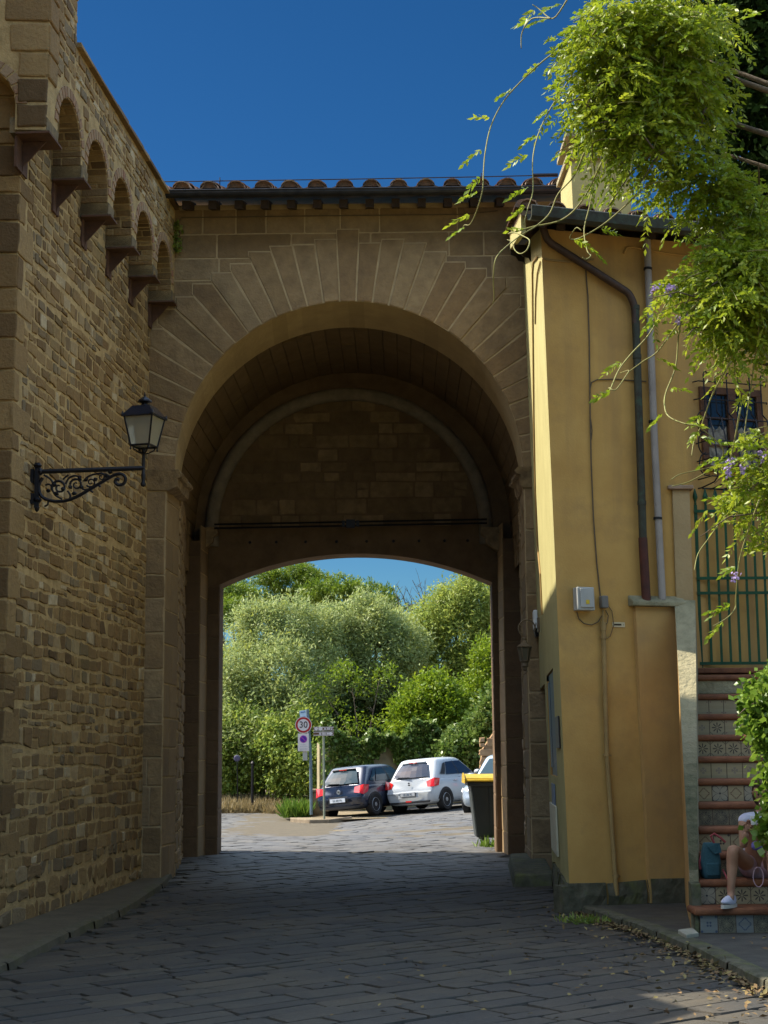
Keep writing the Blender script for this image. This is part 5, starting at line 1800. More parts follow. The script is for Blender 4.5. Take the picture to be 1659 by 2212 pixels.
# gate pier at the head of the stairs
YG = Y0 + NST * TREAD - .06
mb = MB()
px0, px1 = P(1461, 1300, YG).x, P(1499, 1300, YG).x
pz1 = P(1478, 1058, YG).z; pz0 = P(1478, 1299, YG).z - .25
dx = P(1452, 1060, YG).x - px0
mb.hexa([Vector((px0, YG, pz0)), Vector((px1, YG, pz0)), Vector((px1, YG + .3, pz0)), Vector((px0, YG + .3, pz0))], [Vector((px0 + dx * .4, YG, pz1)), Vector((px1 + dx * .4, YG, pz1)), Vector((px1 + dx * .4, YG + .3, pz1)), Vector((px0 + dx * .4, YG + .3, pz1))])
o = mb.build('gate_pier', mat('pier_plaster', (.43, .31, .155), (.36, .25, .12), 3, .92, .4, 30), stair); bevel(o, .01, 2)
mb = MB()
xx0, xx1 = px0 + dx * .4 - .05, px1 + dx * .4 + .04
mb.hexa([Vector((xx0, YG - .04, pz1 + .002)), Vector((xx1, YG - .04, pz1 + .002)), Vector((xx1, YG + .34, pz1 + .002)), Vector((xx0, YG + .34, pz1 + .002))], [Vector((xx0, YG - .04, pz1 + .05)), Vector((xx1, YG - .04, pz1 + .05)), Vector((xx1, YG + .34, pz1 + .06)), Vector((xx0, YG + .34, pz1 + .06))])
o = mb.build('pier_cap', mat('pink_cap_stone', (.36, .25, .17), (.28, .19, .12), 6, .9, .4, 30), stair); bevel(o, .012, 2)
# threshold under the gate
zg0 = P(1530, 1437, YG).z
mb = MB(); mb.box(((px1 + sx1) / 2 + .05, YG + .1, zg0 - .06), (sx1 - px1 + .1, .26, .06)); 
o = mb.build('threshold', m_terracotta, stair); bevel(o, .01, 2)

gt = thing('iron_gate', 'dark green iron gate with spear tops above the tiled stairs', 'gate')
mb = MB()
gx0 = px1 + .04
bars = []
bx = [P(x, 1430, YG + .1).x for x in (1515.5, 1538, 1560, 1580, 1600, 1621, 1641, 1661, 1681, 1701)]
lean_g = P(1520.5, 1075, YG + .1).x - P(1536, 1430, YG + .1).x
zt = P(1520, 1090, YG + .1).z
k_ = -.018
rails = [P(1560, y, YG + .1).z for y in (1433, 1281, 1249, 1104)]
for z in rails:
    mb = MB(); mb.box(((bx[0] + bx[-1]) / 2, YG + .1, z), (bx[-1] - bx[0] + .04, .014, .032))
    mb.build('rail', m_green, gt)
for i, x in enumerate(bx):
    mb = MB()
    w_ = .026 if i else .036
    mb.box((x, YG + .115, (rails[0] - .1 * (i == 0) + zt) / 2), (w_, w_ * .5, zt - rails[0] + .1 * (i == 0)))
    c = Vector((x, YG + .115, zt))
    mb.lathe([(.012, 0), (.016, .02), (.012, .035), (.028, .075), (.03, .095), (.02, .13), (.004, .185)], c, 10)
    mb.build('bar', m_green, gt)
print('stairs', zb, s_l, sx0, YG, zs1, px0, px1)

# white slab left lying at the foot of the stairs
mb = MB()
q = [PZ(1464, 2008, zb + .035), PZ(1492, 2003, zb + .035), PZ(1509, 2013, zb + .035), PZ(1480, 2018, zb + .035)]
qq = [PZ(1464, 2008, zb + .035), PZ(1482, 2019, zb + .035), PZ(1509, 2014, zb + .035), PZ(1496, 2003, zb + .035)]
qq = [Vector((v.x, v.y, zb)) for v in qq]
mb.hexa([v + Vector((0, 0, -.035)) for v in qq], [v + Vector((0, 0, .035)) for v in qq])
o = mb.build('stone_slab', mat('pale_stone', (.4, .38, .29), (.28, .26, .19), 7, .8, .3, 30), None); bevel(o, .01, 2)
tag(o, 'small pale stone slab lying on the pavement at the foot of the stairs', 'stone slab')
# ================================================================ lamps and small street things
# street lantern on a scrolled bracket, fixed to the city wall
LPX = PPL(80, 1030, frW(0, 0, .06), wnor)
lamp = thing('street_lantern', 'black iron street lantern with frosted glass on a scrolled bracket from the rubble wall', 'street lamp', LPX, 0)
YL = LPX.y
def LQ(px, py, dy=0.0):
    q = P(px, py, YL - dy)
    return q - LPX
def LT_(px, t=0):                          # arm slightly towards the viewer as it goes out
    return 0
mb = MB()
mb.box(((LQ(80, 1000) + LQ(80, 1097)) / 2), (.05, .05, (LQ(80, 1000) - LQ(80, 1097)).z))
for a, b in ((1000, 1012), (1075, 1085)):
    mb.lathe([(.03, -.03), (.05, 0), (.03, .03)], LQ(81, (a + b) / 2), 10)
mb.lathe([(.0, -.05), (.022, -.03), (.03, 0), (.022, .03)], LQ(80, 1097), 10)
mb.box(LQ(76, 1030) + Vector((-.03, 0, 0)), (.04, .12, .16))
mb.box(LQ(76, 1078) + Vector((-.03, 0, 0)), (.04, .10, .12))
mb.build('wall_post', m_iron, lamp)
mb = MB()
A0, A1 = LQ(82, 1019), LQ(312, 1011)
mb.tube([A0, A1], .027, 8)
mb.lathe([(.03, -.02), (.045, 0), (.03, .02)], A0 + Vector((.03, 0, 0)), 10, axis=Vector((1, 0, 0)))
mb.build('arm', m_iron, lamp)
mb = MB()
def curve(pts, r=.012, n=6, steps=6, taper=False):
    pts = [LQ(*p) for p in pts]
    out = []
    for i in range(len(pts) - 1):
        p0 = pts[max(i - 1, 0)]; p1 = pts[i]; p2 = pts[i + 1]; p3 = pts[min(i + 2, len(pts) - 1)]
        for k in range(steps):
            t = k / steps
            out.append(.5 * ((2 * p1) + (p2 - p0) * t + (2 * p0 - 5 * p1 + 4 * p2 - p3) * t * t + (3 * p1 - p0 - 3 * p2 + p3) * t ** 3))
    out.append(pts[-1])
    mb.tube(out, r, n)
    return out
def spiral(cx, cy, r0, turns, a0, sgn=1, th=.013):
    pts = []
    for k in range(int(turns * 14) + 1):
        a = a0 + sgn * 2 * pi * k / 14
        r_ = r0 * (1 - .8 * k / (turns * 14))
        pts.append(LQ(cx + r_ * cos(a), cy + r_ * sin(a)))
    mb.tube(pts, [th * (1 - .4 * i / len(pts)) for i in range(len(pts))], 6)
# lower sweep with the big end volute
curve([(92, 1032), (84, 1050), (90, 1072), (112, 1082), (140, 1082), (166, 1073), (196, 1056), (226, 1038), (248, 1026), (262, 1024), (271, 1032), (268, 1044), (257, 1048), (249, 1042), (252, 1035), (258, 1037)], .02)
spiral(128, 1053, 17, 1.4, pi * .9, 1, .016); spiral(165, 1047, 14, 1.4, pi, 1, .014); spiral(196, 1042, 11, 1.3, pi * .8, -1, .012); spiral(219, 1030, 9, 1.3, pi * 1.2, 1, .011)
curve([(95, 1026), (108, 1034), (114, 1044), (112, 1056)], .013); curve([(112, 1056), (120, 1070), (134, 1078)], .012)
curve([(146, 1060), (152, 1070), (150, 1080)], .012); curve([(178, 1056), (184, 1058), (190, 1057)], .011)
curve([(142, 1046), (148, 1034), (160, 1028), (176, 1030)], .012); curve([(180, 1040), (190, 1030), (206, 1024), (222, 1024), (240, 1030)], .012)
curve([(98, 1048), (106, 1046), (111, 1050)], .011); curve([(148, 1026), (140, 1032), (136, 1036)], .011)
curve([(104, 1082), (103, 1090), (96, 1094)], .011); curve([(196, 1060), (201, 1064)], .012); curve([(212, 1046), (217, 1052)], .013)
for a, b in ((118, 1047), (136, 1056), (152, 1052), (176, 1052), (186, 1036), (206, 1036), (230, 1028), (104, 1060), (160, 1066), (122, 1066), (238, 1020), (172, 1034)):
    q = LQ(a, b)
    mb.lathe([(.004, -.03), (.022, -.012), (.026, 0), (.018, .016), (.004, .03)], q, 6, axis=Vector((rnd.uniform(-1, 1), .2, rnd.uniform(-1, 1))).normalized())
mb.build('scroll_bracket', m_iron, lamp)
# stem and lantern, turned a little on its stem
mb = MB()
bs = LQ(309.5, 1052); tp = LQ(310.5, 968)
mb.lathe([(.0, 0), (.028, .012), (.034, .035), (.022, .06), (.024, .09), (.028, .14), (.02, .16), (.02, (tp - bs).z - .05), (.03, (tp - bs).z - .02), (.022, (tp - bs).z)], bs, 12)
mb.build('stem', m_iron, lamp, smooth=40)
LC = LQ(311, 968)
sc_ = (LQ(311, 905) - LQ(311, 975)).z / 70.0    # metres per frame pixel here
rotL = Matrix.Rotation(radians(-16), 3, 'Z')
def ring4(hw, z): return [LC + rotL @ Vector((x * hw, y * hw, z)) for x, y in ((-1, -1), (1, -1), (1, 1), (-1, 1))]
hb, ht = 21 * sc_, 32 * sc_
z0, z1 = 4 * sc_, 66 * sc_
bot, top = ring4(hb, z0), ring4(ht, z1)
fr_ = MB()
for i in range(4):
    fr_.tube([bot[i], top[i]], .011, 6)
    fr_.tube([bot[i], bot[(i + 1) % 4]], .012, 6)
    fr_.tube([top[i], top[(i + 1) % 4]], .014, 6)
    fr_.lathe([(.0, -.055), (.012, -.04), (.008, -.02), (.012, 0)], bot[i], 6)
    q = top[i] + (top[i] - LC - Vector((0, 0, z1))).normalized() * .02
    fr_.lathe([(.013, -.01), (.018, .01), (.004, .05)], q, 6)
    # arms that cradle the lantern
    d = (bot[i] - LC); d.z = 0
    fr_.tube([LC + Vector((0, 0, -.07)), LC + d * .35 + Vector((0, 0, -.055)), LC + d * .75 + Vector((0, 0, -.02)), LC + d * .85 + Vector((0, 0, z0 * .9))], .009, 6)
fr_.lathe([(.02, -.09), (.03, -.06), (.012, -.03), (.02, 0)], LC, 8)
fr_.build('lantern_frame', m_iron, lamp)
g_ = MB()
m_frost = mat('frosted_glass', (.62, .58, .45), (.5, .47, .36), 3, .28, trans=.7)
e0, e1 = ring4(hb - .004, z0 + .004), ring4(ht - .004, z1 - .004)
for i in range(4):
    j = (i + 1) % 4
    g_.face([e0[i], e0[j], e1[j], e1[i]])
g_.face([e0[0], e0[1], e0[2], e0[3]])
g_.build('lantern_glass', m_frost, lamp)
m_hood = mat('glossy_dark_hood', (.03, .04, .075), None, rough=.12, metal=.7, spec=.7)
h_ = MB()
r1, r2 = ring4(ht + .02, z1 + .008), ring4(ht * .62, z1 + 23 * sc_)
r0_ = ring4(ht + .02, z1 - .008)
h_.poly(r0_ + r1 + r2, [(0, 1, 5, 4), (1, 2, 6, 5), (2, 3, 7, 6), (3, 0, 4, 7), (4, 5, 9, 8), (5, 6, 10, 9), (6, 7, 11, 10), (7, 4, 8, 11), (8, 9, 10, 11), (3, 2, 1, 0)])
h_.build('hood', m_hood, lamp)
f_ = MB()
zz = z1 + 23 * sc_
f_.lathe([(ht * .3, 0), (ht * .25, 4 * sc_), (ht * .22, 8 * sc_), (ht * .5, 11 * sc_), (ht * .46, 14 * sc_), (ht * .2, 20 * sc_), (.012, 23 * sc_), (.01, 27 * sc_), (.008, 28 * sc_), (.004, 32 * sc_)], LC + Vector((0, 0, zz)), 8)
f_.build('finial', m_iron, lamp)

# old bronze wall lantern hanging at the right of the passage
YW = 21.2
wb = P(1141, 1380, YW)
wl_ = thing('wall_lantern', 'small brown hanging wall lantern on a curled arm right of the passage', 'wall lantern', wb)
def WQ(px, py): return P(px, py, YW) - wb
m_bronze = mat('dusty_bronze', (.16, .12, .075), (.1, .075, .045), 12, .6, .2, 40)
mb = MB()
c = WQ(1137, 1354)
pts = []
for k in range(15):
    a = -.15 * pi + 1.35 * pi * k / 14
    pts.append(WQ(1138, 1357) + Vector((cos(a), 0, sin(a))) * .115)
pts = [WQ(1163, 1362), WQ(1158, 1345)] + pts + [WQ(1130, 1372), WQ(1133, 1376)]
mb.tube(pts, .011, 6)
mb.box(WQ(1163, 1350), (.03, .08, .2))
mb.build('arm', m_bronze, wl_)
px_m = (WQ(1160, 1380) - WQ(1110, 1380)).x / 50
mb = MB()
ctr = WQ(1133, 1399)
mb.lathe([(.012, 22 * px_m), (5 * px_m, 20 * px_m), (4 * px_m, 16 * px_m), (8 * px_m, 9 * px_m), (17 * px_m, 2 * px_m), (16 * px_m, 0)][::-1], ctr, 6)
mb.build('hood', m_bronze, wl_)
mb = MB()
mb.lathe([(9 * px_m, -27 * px_m), (14 * px_m, -1 * px_m)], ctr, 6)
mb.build('glass', mat('dim_lantern_glass', (.11, .1, .07), None, rough=.2), wl_)
mb = MB()
for k in range(6):
    a = 2 * pi * k / 6
    mb.tube([ctr + Vector((9.4 * px_m * cos(a), 9.4 * px_m * sin(a), -28 * px_m)), ctr + Vector((14.5 * px_m * cos(a), 14.5 * px_m * sin(a), 0))], .009, 5)
mb.lathe([(3 * px_m, -50 * px_m), (5 * px_m, -47 * px_m), (5 * px_m, -43 * px_m), (8 * px_m, -40 * px_m), (7 * px_m, -33 * px_m), (10 * px_m, -29 * px_m), (9.5 * px_m, -27 * px_m)], ctr, 8)
mb.build('cage', m_bronze, wl_)

# ================================================================ seen through the gate
def pole(mb, p0, p1, r, n=10): mb.tube([p0, p1], r, n)
m_polegrey = mat('galvanised_pole', (.16, .22, .26), (.11, .15, .18), 5, .5, .1, metal=.3)
m_polegreen = mat('pale_green_pole', (.24, .27, .2), (.18, .2, .15), 5, .5, .1)
m_red = mat('sign_red', (.36, .02, .025), None, rough=.4)
m_signwhite = mat('sign_white', (.62, .58, .58), None, rough=.4)
m_signblack = mat('sign_black', (.012, .012, .018), None, rough=.5)
m_signblue = mat('sign_blue', (.06, .03, .28), None, rough=.4)
m_purple = mat('sign_purple', (.30, .04, .36), None, rough=.4)
m_signbrown = mat('sign_brown', (.13, .07, .045), (.1, .06, .04), 8, .5)
YS = 44.0
base = P(672.5, 1752, YS)
gzs = base.z
sg = thing('speed_limit_sign', 'round 30 speed limit sign above a white no-parking panel on a grey pole', 'road sign', base)
def SQ(px, py, dy=0): return P(px, py, YS - dy) - base
ppm = (SQ(700, 1600) - SQ(600, 1600)).x / 100
mb = MB()
mb.tube([SQ(672.5, 1752) - Vector((0, 0, .1)), SQ(671, 1640), SQ(664, 1532)], .045, 10)
mb.build('pole', m_polegrey, sg)
FR = Matrix(((1, 0, 0), (0, 0, -1), (0, 1, 0))).to_4x4()     # lettering plane facing -Y
def at(v): return Matrix.Translation(v) @ FR
c = SQ(655.5, 1566, .1)
mb = MB(); mb.lathe([(18 * ppm, 0), (18 * ppm, .015)], c, 32, axis=Vector((0, -1, 0))); sd_ = mb.build('sign_disc', m_signwhite, sg)
mb = MB()
n = 40
A = [c + Vector((cos(2 * pi * k / n) * 16.8 * ppm, -.018, sin(2 * pi * k / n) * 16.8 * ppm)) for k in range(n)]
B = [c + Vector((cos(2 * pi * k / n) * 12.6 * ppm, -.018, sin(2 * pi * k / n) * 12.6 * ppm)) for k in range(n)]
mb.poly(A + B, [(k, (k + 1) % n, n + (k + 1) % n, n + k) for k in range(n)])
mb.build('red_ring', m_red, sd_)
lettering('lettering', '30', 19.5 * ppm, at(c + Vector((0, -.019, 0))), m_signblack, sd_, .004, sx=.95)
mb = MB()
p0, p1 = SQ(643.5, 1584.5, .1), SQ(667, 1622.5, .1)
mb.box((p0 + p1) / 2, (p1.x - p0.x, .012, p0.z - p1.z))
pn = mb.build('sign_panel', m_signwhite, sg)
c2 = SQ(655.5, 1596.5, .1)
mb = MB(); mb.lathe([(8 * ppm, .007), (8 * ppm, .011)], c2, 28, axis=Vector((0, -1, 0))); mb.build('no_parking_ring', m_purple, pn)
mb = MB(); mb.lathe([(6.2 * ppm, .011), (6.2 * ppm, .014)], c2, 28, axis=Vector((0, -1, 0))); mb.build('no_parking_disc', m_signblue, pn)
mb = MB(); mb.box(c2 + Vector((0, -.016, 0)), (13.5 * ppm, .003, 2.6 * ppm), Matrix.Rotation(radians(45), 3, 'Y')); mb.build('no_parking_bar', m_purple, pn)
mb = MB()
for k, (y, w_) in enumerate(((1609, 12), (1613, 15), (1617.5, 17), (1620, 14))):
    q = SQ(655.5, y, .1)
    # lines of small print, too far away to be read
    x = -w_ / 2
    while x < w_ / 2 - .8:
        l_ = rnd.uniform(1.0, 2.6)
        mb.box(q + Vector(((x + l_ / 2) * ppm, -.008, 0)), (l_ * ppm * .85, .004, 1.1 * ppm)); x += l_ + .7
mb.build('small_print', mat('print_grey', (.34, .33, .38), None), pn)
mb = MB()
p0, p1 = SQ(647.5, 1536, .06), SQ(661.5, 1551, .06)
mb.box((p0 + p1) / 2, (p1.x - p0.x, .03, p0.z - p1.z + .04), Matrix.Rotation(radians(-8), 3, 'Y'))
tpn = mb.build('top_panel', mat('sign_pale_blue', (.42, .56, .68), None, rough=.4), sg)
mb = MB()
for y in (1538.5, 1548.5):
    q = SQ(654.5, y, .06)
    for k in range(4): mb.box(q + Vector(((-3.6 + k * 2.4) * ppm, -.02, .0 + .0 * k + (k - 1.5) * .35 * ppm)), (1.9 * ppm, .006, 2.0 * ppm))
mb.build('small_print', mat('print_blue', (.08, .17, .38), None), tpn)
mb = MB()
mb.box(SQ(659, 1631, .02), (.13, .1, .3)); mb.build('sensor_box', m_greybox, sg)

b2 = P(700.5, 1772, 43.2)
bs_ = thing('direction_sign', 'brown tourist direction sign with arrow on a thin pale green pole', 'direction sign', b2)
def BQ(px, py, dy=0): return P(px, py, 43.2 - dy) - b2
ppb = (BQ(800, 1600) - BQ(700, 1600)).x / 100
mb = MB(); mb.tube([Vector((0, 0, -.1)), BQ(699, 1578)], .032, 10); mb.build('pole', m_polegreen, bs_)
for (y0, y1, txt) in ((1568.5, 1578.5, 'a'), (1579, 1589.5, 'b')):
    p0, p1 = BQ(677, y0 + 1, .06), BQ(721, y1, .06)
    mb = MB(); mb.box((p0 + p1) / 2, (p1.x - p0.x, .02, p0.z - p1.z - .006)); pnl = mb.build('sign_panel', m_signbrown, bs_)
    mb = MB()
    for z in (p0.z - .02, p1.z + .02): mb.box(Vector(((p0.x + p1.x) / 2, p0.y - .012, z)), (p1.x - p0.x, .004, .016))
    rws = ((.66, 10), (.3, 10)) if txt == 'a' else ((.5, 12),)
    for fz, n_ in rws:
        x = p0.x + (.30 if txt == 'a' else .16)
        for k in range(n_):
            l_ = rnd.uniform(.016, .034)
            if k in (2, 5): x += .018
            if x > p1.x - (.04 if txt == 'a' else .13): break
            mb.box(Vector((x + l_ / 2, p0.y - .012, p1.z + (p0.z - p1.z) * fz)), (l_, .004, .042 if txt == 'a' else .055)); x += l_ + .008
    if txt == 'b':   # arrow pointing right
        q = Vector((p1.x - .07, p0.y - .012, (p0.z + p1.z) / 2))
        mb.poly([q + Vector((-.035, 0, .055)), q + Vector((.05, 0, 0)), q + Vector((-.035, 0, -.055)), q + Vector((-.035, 0, -.018)), q + Vector((-.1, 0, -.018)), q + Vector((-.1, 0, .018)), q + Vector((-.035, 0, .018))], [(0, 1, 2, 3, 4, 5, 6)])
    else:            # arrow pointing left and a pale emblem
        q = Vector((p0.x + .07, p0.y - .012, (p0.z + p1.z) / 2))
        mb.poly([q + Vector((.03, 0, .06)), q + Vector((-.05, 0, 0)), q + Vector((.03, 0, -.06)), q + Vector((.03, 0, -.018)), q + Vector((.07, 0, -.018)), q + Vector((.07, 0, .018)), q + Vector((.03, 0, .018))], [(0, 1, 2, 3, 4, 5, 6)])
        mb.lathe([(.055, 0), (.055, .004)], Vector((p0.x + .2, p0.y - .011, (p0.z + p1.z) / 2)), 14, axis=Vector((0, -1, 0)))
    mb.build('lettering', m_signwhite, pnl)

# slim dark bollard post at the far left of the crossing, with a small round mirror near it
q0 = P(545, 1732, 50.5)
mb = MB(); mb.tube([q0 - Vector((0, 0, .1)), q0 + Vector((0, 0, 1.25))], .045, 8); mb.lathe([(.06, 0), (.07, .03), (.02, .1)], q0 + Vector((0, 0, 1.2)), 8)
o = mb.build('bollard', m_iron, None); tag(o, 'thin dark post at the road edge in front of the green hedge', 'post')
q0 = P(514, 1732, 51)
mr = thing('traffic_mirror', 'small round grey traffic mirror on a thin post among the hedge leaves', 'mirror', q0)
top_ = P(512, 1638, 51) - q0
mb = MB(); mb.tube([Vector((0, 0, -.1)), top_], .018, 6); mb.build('pole', m_iron, mr)
mb = MB(); mb.lathe([(.11, 0), (.11, .03), (.08, .05), (.0, .06)], top_, 18, axis=Vector((0, -1, 0))); mb.build('mirror_disc', mat('mirror_grey', (.09, .08, .13), None, rough=.4), mr)

# wheelie bin with a yellow lid just outside the gate
bq = P(1060, 1817, 29.6)
bn = thing('waste_bin', 'large dark grey waste bin with a yellow lid standing outside the gate', 'waste bin', (bq.x + .25, 29.6, bq.z), 0)
org = Vector(bn.location)
def BN(px, py, dy=0): return P(px, py, 29.6 + dy) - org
xb0, xb1 = BN(1029, 1816).x, BN(1029, 1816).x + .88
xt0 = BN(1014, 1690).x; xt1 = xb1 + .13
zt_ = BN(1014, 1690).z
m_bin = mat('dark_bin_plastic', (.022, .03, .03), (.03, .036, .034), 3, .4, .05, spec=.5)
mb = MB()
mb.hexa([Vector((xb0, 0, .06)), Vector((xb1, 0, .06)), Vector((xb1, .7, .06)), Vector((xb0, .7, .06))], [Vector((xt0, -.12, zt_)), Vector((xt1, -.12, zt_)), Vector((xt1, .86, zt_)), Vector((xt0, .86, zt_))])
o = mb.build('body', m_bin, bn); bevel(o, .05, 3)
mb = MB()
mb.hexa([Vector((xt0 - .04, -.16, zt_ - .07)), Vector((xt1 + .04, -.16, zt_ - .07)), Vector((xt1 + .04, .9, zt_ - .07)), Vector((xt0 - .04, .9, zt_ - .07))], [Vector((xt0 - .05, -.17, zt_ + .01)), Vector((xt1 + .05, -.17, zt_ + .01)), Vector((xt1 + .05, .91, zt_ + .01)), Vector((xt0 - .05, .91, zt_ + .01))])
o = mb.build('rim', m_bin, bn); bevel(o, .02, 2)
mb = MB()
for t in (.34, .66):
    x0 = xb0 + (xb1 - xb0) * t; x1 = xt0 + (xt1 - xt0) * t
    mb.hexa([Vector((x0 - .02, -.015, .12)), Vector((x0 + .02, -.015, .12)), Vector((x0 + .02, .05, .12)), Vector((x0 - .02, .05, .12))], [Vector((x1 - .02, -.145, zt_ - .1)), Vector((x1 + .02, -.145, zt_ - .1)), Vector((x1 + .02, -.05, zt_ - .1)), Vector((x1 - .02, -.05, zt_ - .1))])
mb.build('rib', m_bin, bn)
m_lid = mat('yellow_lid', (.55, .36, .02), (.42, .27, .02), 6, .45, .1)
mb = MB()
n = 10
prof = [(-.22, .012), (-.2, .07), (-.1, .115), (.1, .14), (.5, .15), (.85, .1), (.92, .012)]
L0 = [Vector((xt0 - .10, y, zt_ + z)) for y, z in prof]; L1 = [Vector((xt1 + .10, y, zt_ + z)) for y, z in prof]
k_ = len(prof)
mb.poly(L0 + L1, [(i, i + 1, k_ + i + 1, k_ + i) for i in range(k_ - 1)] + [tuple(range(k_)), tuple(range(k_, 2 * k_)), (k_ - 1, 0, k_, 2 * k_ - 1)])
o = mb.build('lid', m_lid, bn); bevel(o, .03, 3)
for x in (xb0 + .12, xb1 - .12):
    mb = MB(); mb.lathe([(.1, -.04), (.12, -.02), (.12, .02), (.1, .04)], Vector((x, .62, .12)), 14, axis=Vector((1, 0, 0))); mb.build('wheel', m_rubber, bn)
for x in (xb0 + .14, xb1 - .14):
    mb = MB(); mb.lathe([(.055, -.025), (.06, 0), (.055, .025)], Vector((x, .1, .06)), 12, axis=Vector((1, 0, 0))); mb.build('wheel', m_rubber, bn)
# ================================================================ parked cars
def car(name, label, loc, rz, L_, W, H, paint, glass_tint, lamp_kind, plate, plate_dark, badge, group='cars parked along the kerb beyond the gate'):
    """hatchback: x runs from the rear bumper (0) to the nose (L_), y to the car's left, z up"""
    t = thing(name, label, 'car', loc, rz, group)
    hw = W / 2
    m_trim = bpy.data.materials.get('car_black_trim') or mat('car_black_trim', (.016, .016, .018), None, rough=.55)
    m_rub = bpy.data.materials.get('tyre_rubber') or mat('tyre_rubber', (.018, .017, .017), None, rough=.85)
    m_rim = bpy.data.materials.get('alloy_rim') or mat('alloy_rim', (.42, .43, .45), None, rough=.35, metal=.7)
    m_lampr = bpy.data.materials.get('tail_lamp_red') or mat('tail_lamp_red', (.55, .015, .012), None, rough=.15, spec=.6, coat=.5)
    m_lampw = bpy.data.materials.get('lamp_clear') or mat('lamp_clear', (.6, .6, .62), None, rough=.1, spec=.6)
    # ---- lower body: rings from rear to nose; each ring is (x, half width factor, z list)
    WB0, WB1 = .66, L_ - .78                   # axle positions
    rings = []
    def ring(xs, f, zb, zbelt, top=None, crown=.015):
        # xs: x at bottom, mid, belt
        xb, xm, xt = xs
        pts = [(xb, 0, zb), (xb, f * hw * .86, zb), (xb + (xm - xb) * .5, f * hw * .965, zb + .10), (xm, f * hw * 1.0, (zb + zbelt) * .5), (xt + (xm - xt) * .35, f * hw * .985, zbelt - .14),
               (xt, f * hw * .95, zbelt - .015), (xt, f * hw * .82, zbelt + crown * .4), (xt, 0, zbelt + crown)]
        return pts
    bz = H * .625
    rings.append(ring((.10, .02, .17), .70, .27, bz - .01))
    rings.append(ring((.11, .035, .18), .87, .25, bz))
    rings.append(ring((.16, .10, .22), .955, .22, bz))
    rings.append(ring((.35, .30, .36), .99, .20, bz))
    rings.append(ring((.9, .9, .9), 1.0, .19, bz - .005))
    rings.append(ring((1.6, 1.6, 1.6), 1.0, .18, bz - .03))
    rings.append(ring((2.35, 2.35, 2.35), 1.0, .18, bz - .06))
    rings.append(ring((L_ - 1.12, L_ - 1.12, L_ - 1.16), .99, .19, bz - .08))
    rings.append(ring((L_ - .6, L_ - .6, L_ - .62), .97, .2, bz - .15))
    rings.append(ring((L_ - .22, L_ - .2, L_ - .26), .90, .21, bz - .22))
    rings.append(ring((L_ - .08, L_ - .05, L_ - .12), .78, .23, bz - .28))
    rings.append(ring((L_ - .03, L_, L_ - .07), .6, .26, bz - .31))
    n = len(rings[0])
    V = []
    for rg in rings:
        V += [(x, y, z) for x, y, z in rg] + [(x, -y, z) for x, y, z in rg[1:-1][::-1]]
    m_ = 2 * n - 2
    Fc = [tuple(range(m_))[::-1], tuple(range((len(rings) - 1) * m_, len(rings) * m_))]
    for i in range(len(rings) - 1):
        for k in range(m_):
            Fc.append((i * m_ + k, i * m_ + (k + 1) % m_, (i + 1) * m_ + (k + 1) % m_, (i + 1) * m_ + k))
    mb = MB(); mb.poly(V, Fc)
    # ---- cabin on top
    b0, b1 = .20, L_ - 1.22                    # foot of the rear window and of the windscreen
    r0_, r1_ = .62, L_ - 2.02                  # roof edges
    cab = []
    def cring(z, x0, x1, w_):
        return [(x0, -w_ * .86, z), (x0 + .05, -w_ * .97, z), (x0 + .30, -w_, z), ((x0 + x1) / 2, -w_, z), (x1 - .25, -w_ * .98, z), (x1 - .04, -w_ * .9, z), (x1, -w_ * .7, z), (x1 + .03, 0, z),
                (x1, w_ * .7, z), (x1 - .04, w_ * .9, z), (x1 - .25, w_ * .98, z), ((x0 + x1) / 2, w_, z), (x0 + .30, w_, z), (x0 + .05, w_ * .97, z), (x0, w_ * .86, z), (x0 - .03, 0, z)]
    lv = [(bz - .05, 0.0, 0.0, .945), (bz + .12, .26, .28, .90), (H - .16, .80, .78, .80), (H - .06, .96, .97, .755), (H - .015, 1.15, 1.3, .67), (H, 1.6, 2.2, .5)]
    rows_ = []
    for z, t0, t1, wf in lv:
        x0 = b0 + (r0_ - b0) * t0; x1 = b1 + (r1_ - b1) * t1
        rows_.append(cring(z, x0, x1, hw * wf))
    V2 = [p for r_ in rows_ for p in r_]
    m2 = 16
    F2 = []
    for i in range(len(rows_) - 1):
        for k in range(m2):
            F2.append((i * m2 + k, i * m2 + (k + 1) % m2, (i + 1) * m2 + (k + 1) % m2, (i + 1) * m2 + k))
    F2.append(tuple(range((len(rows_) - 1) * m2, len(rows_) * m2)))
    mb.poly(V2, F2)
    body = mb.build('body', paint, t, smooth=45)
    body.modifiers.new('sub', 'SUBSURF').levels = 1
    body.modifiers['sub'].render_levels = 2
    # ---- glass, set just proud of the cabin
    def cabpt(side, s, tt, off=.012):
        """side 'R' right, 'L' left, 'B' back, 'F' front; s along, tt height 0..1 between sill and roof edge"""
        z = bz + .03 + (H - .10 - bz - .03) * tt
        q = (z - (bz - .05)) / (H - .06 - (bz - .05))
        wf = .945 + (.755 - .945) * q - .02 * sin(q * pi) * -1
        x0 = b0 + (r0_ - b0) * q; x1 = b1 + (r1_ - b1) * q
        if side in 'LR':
            sg_ = 1 if side == 'L' else -1
            return (x0 + (x1 - x0) * s, sg_ * (hw * wf + off), z)
        if side == 'B': return (x0 - .022 - off - .07 * (1 - (2 * s - 1) ** 2) - .03 * sin(pi * tt), hw * wf * .80 * (s * 2 - 1), z)
        return (x1 + .03 + off, hw * wf * .82 * (s * 2 - 1), z)
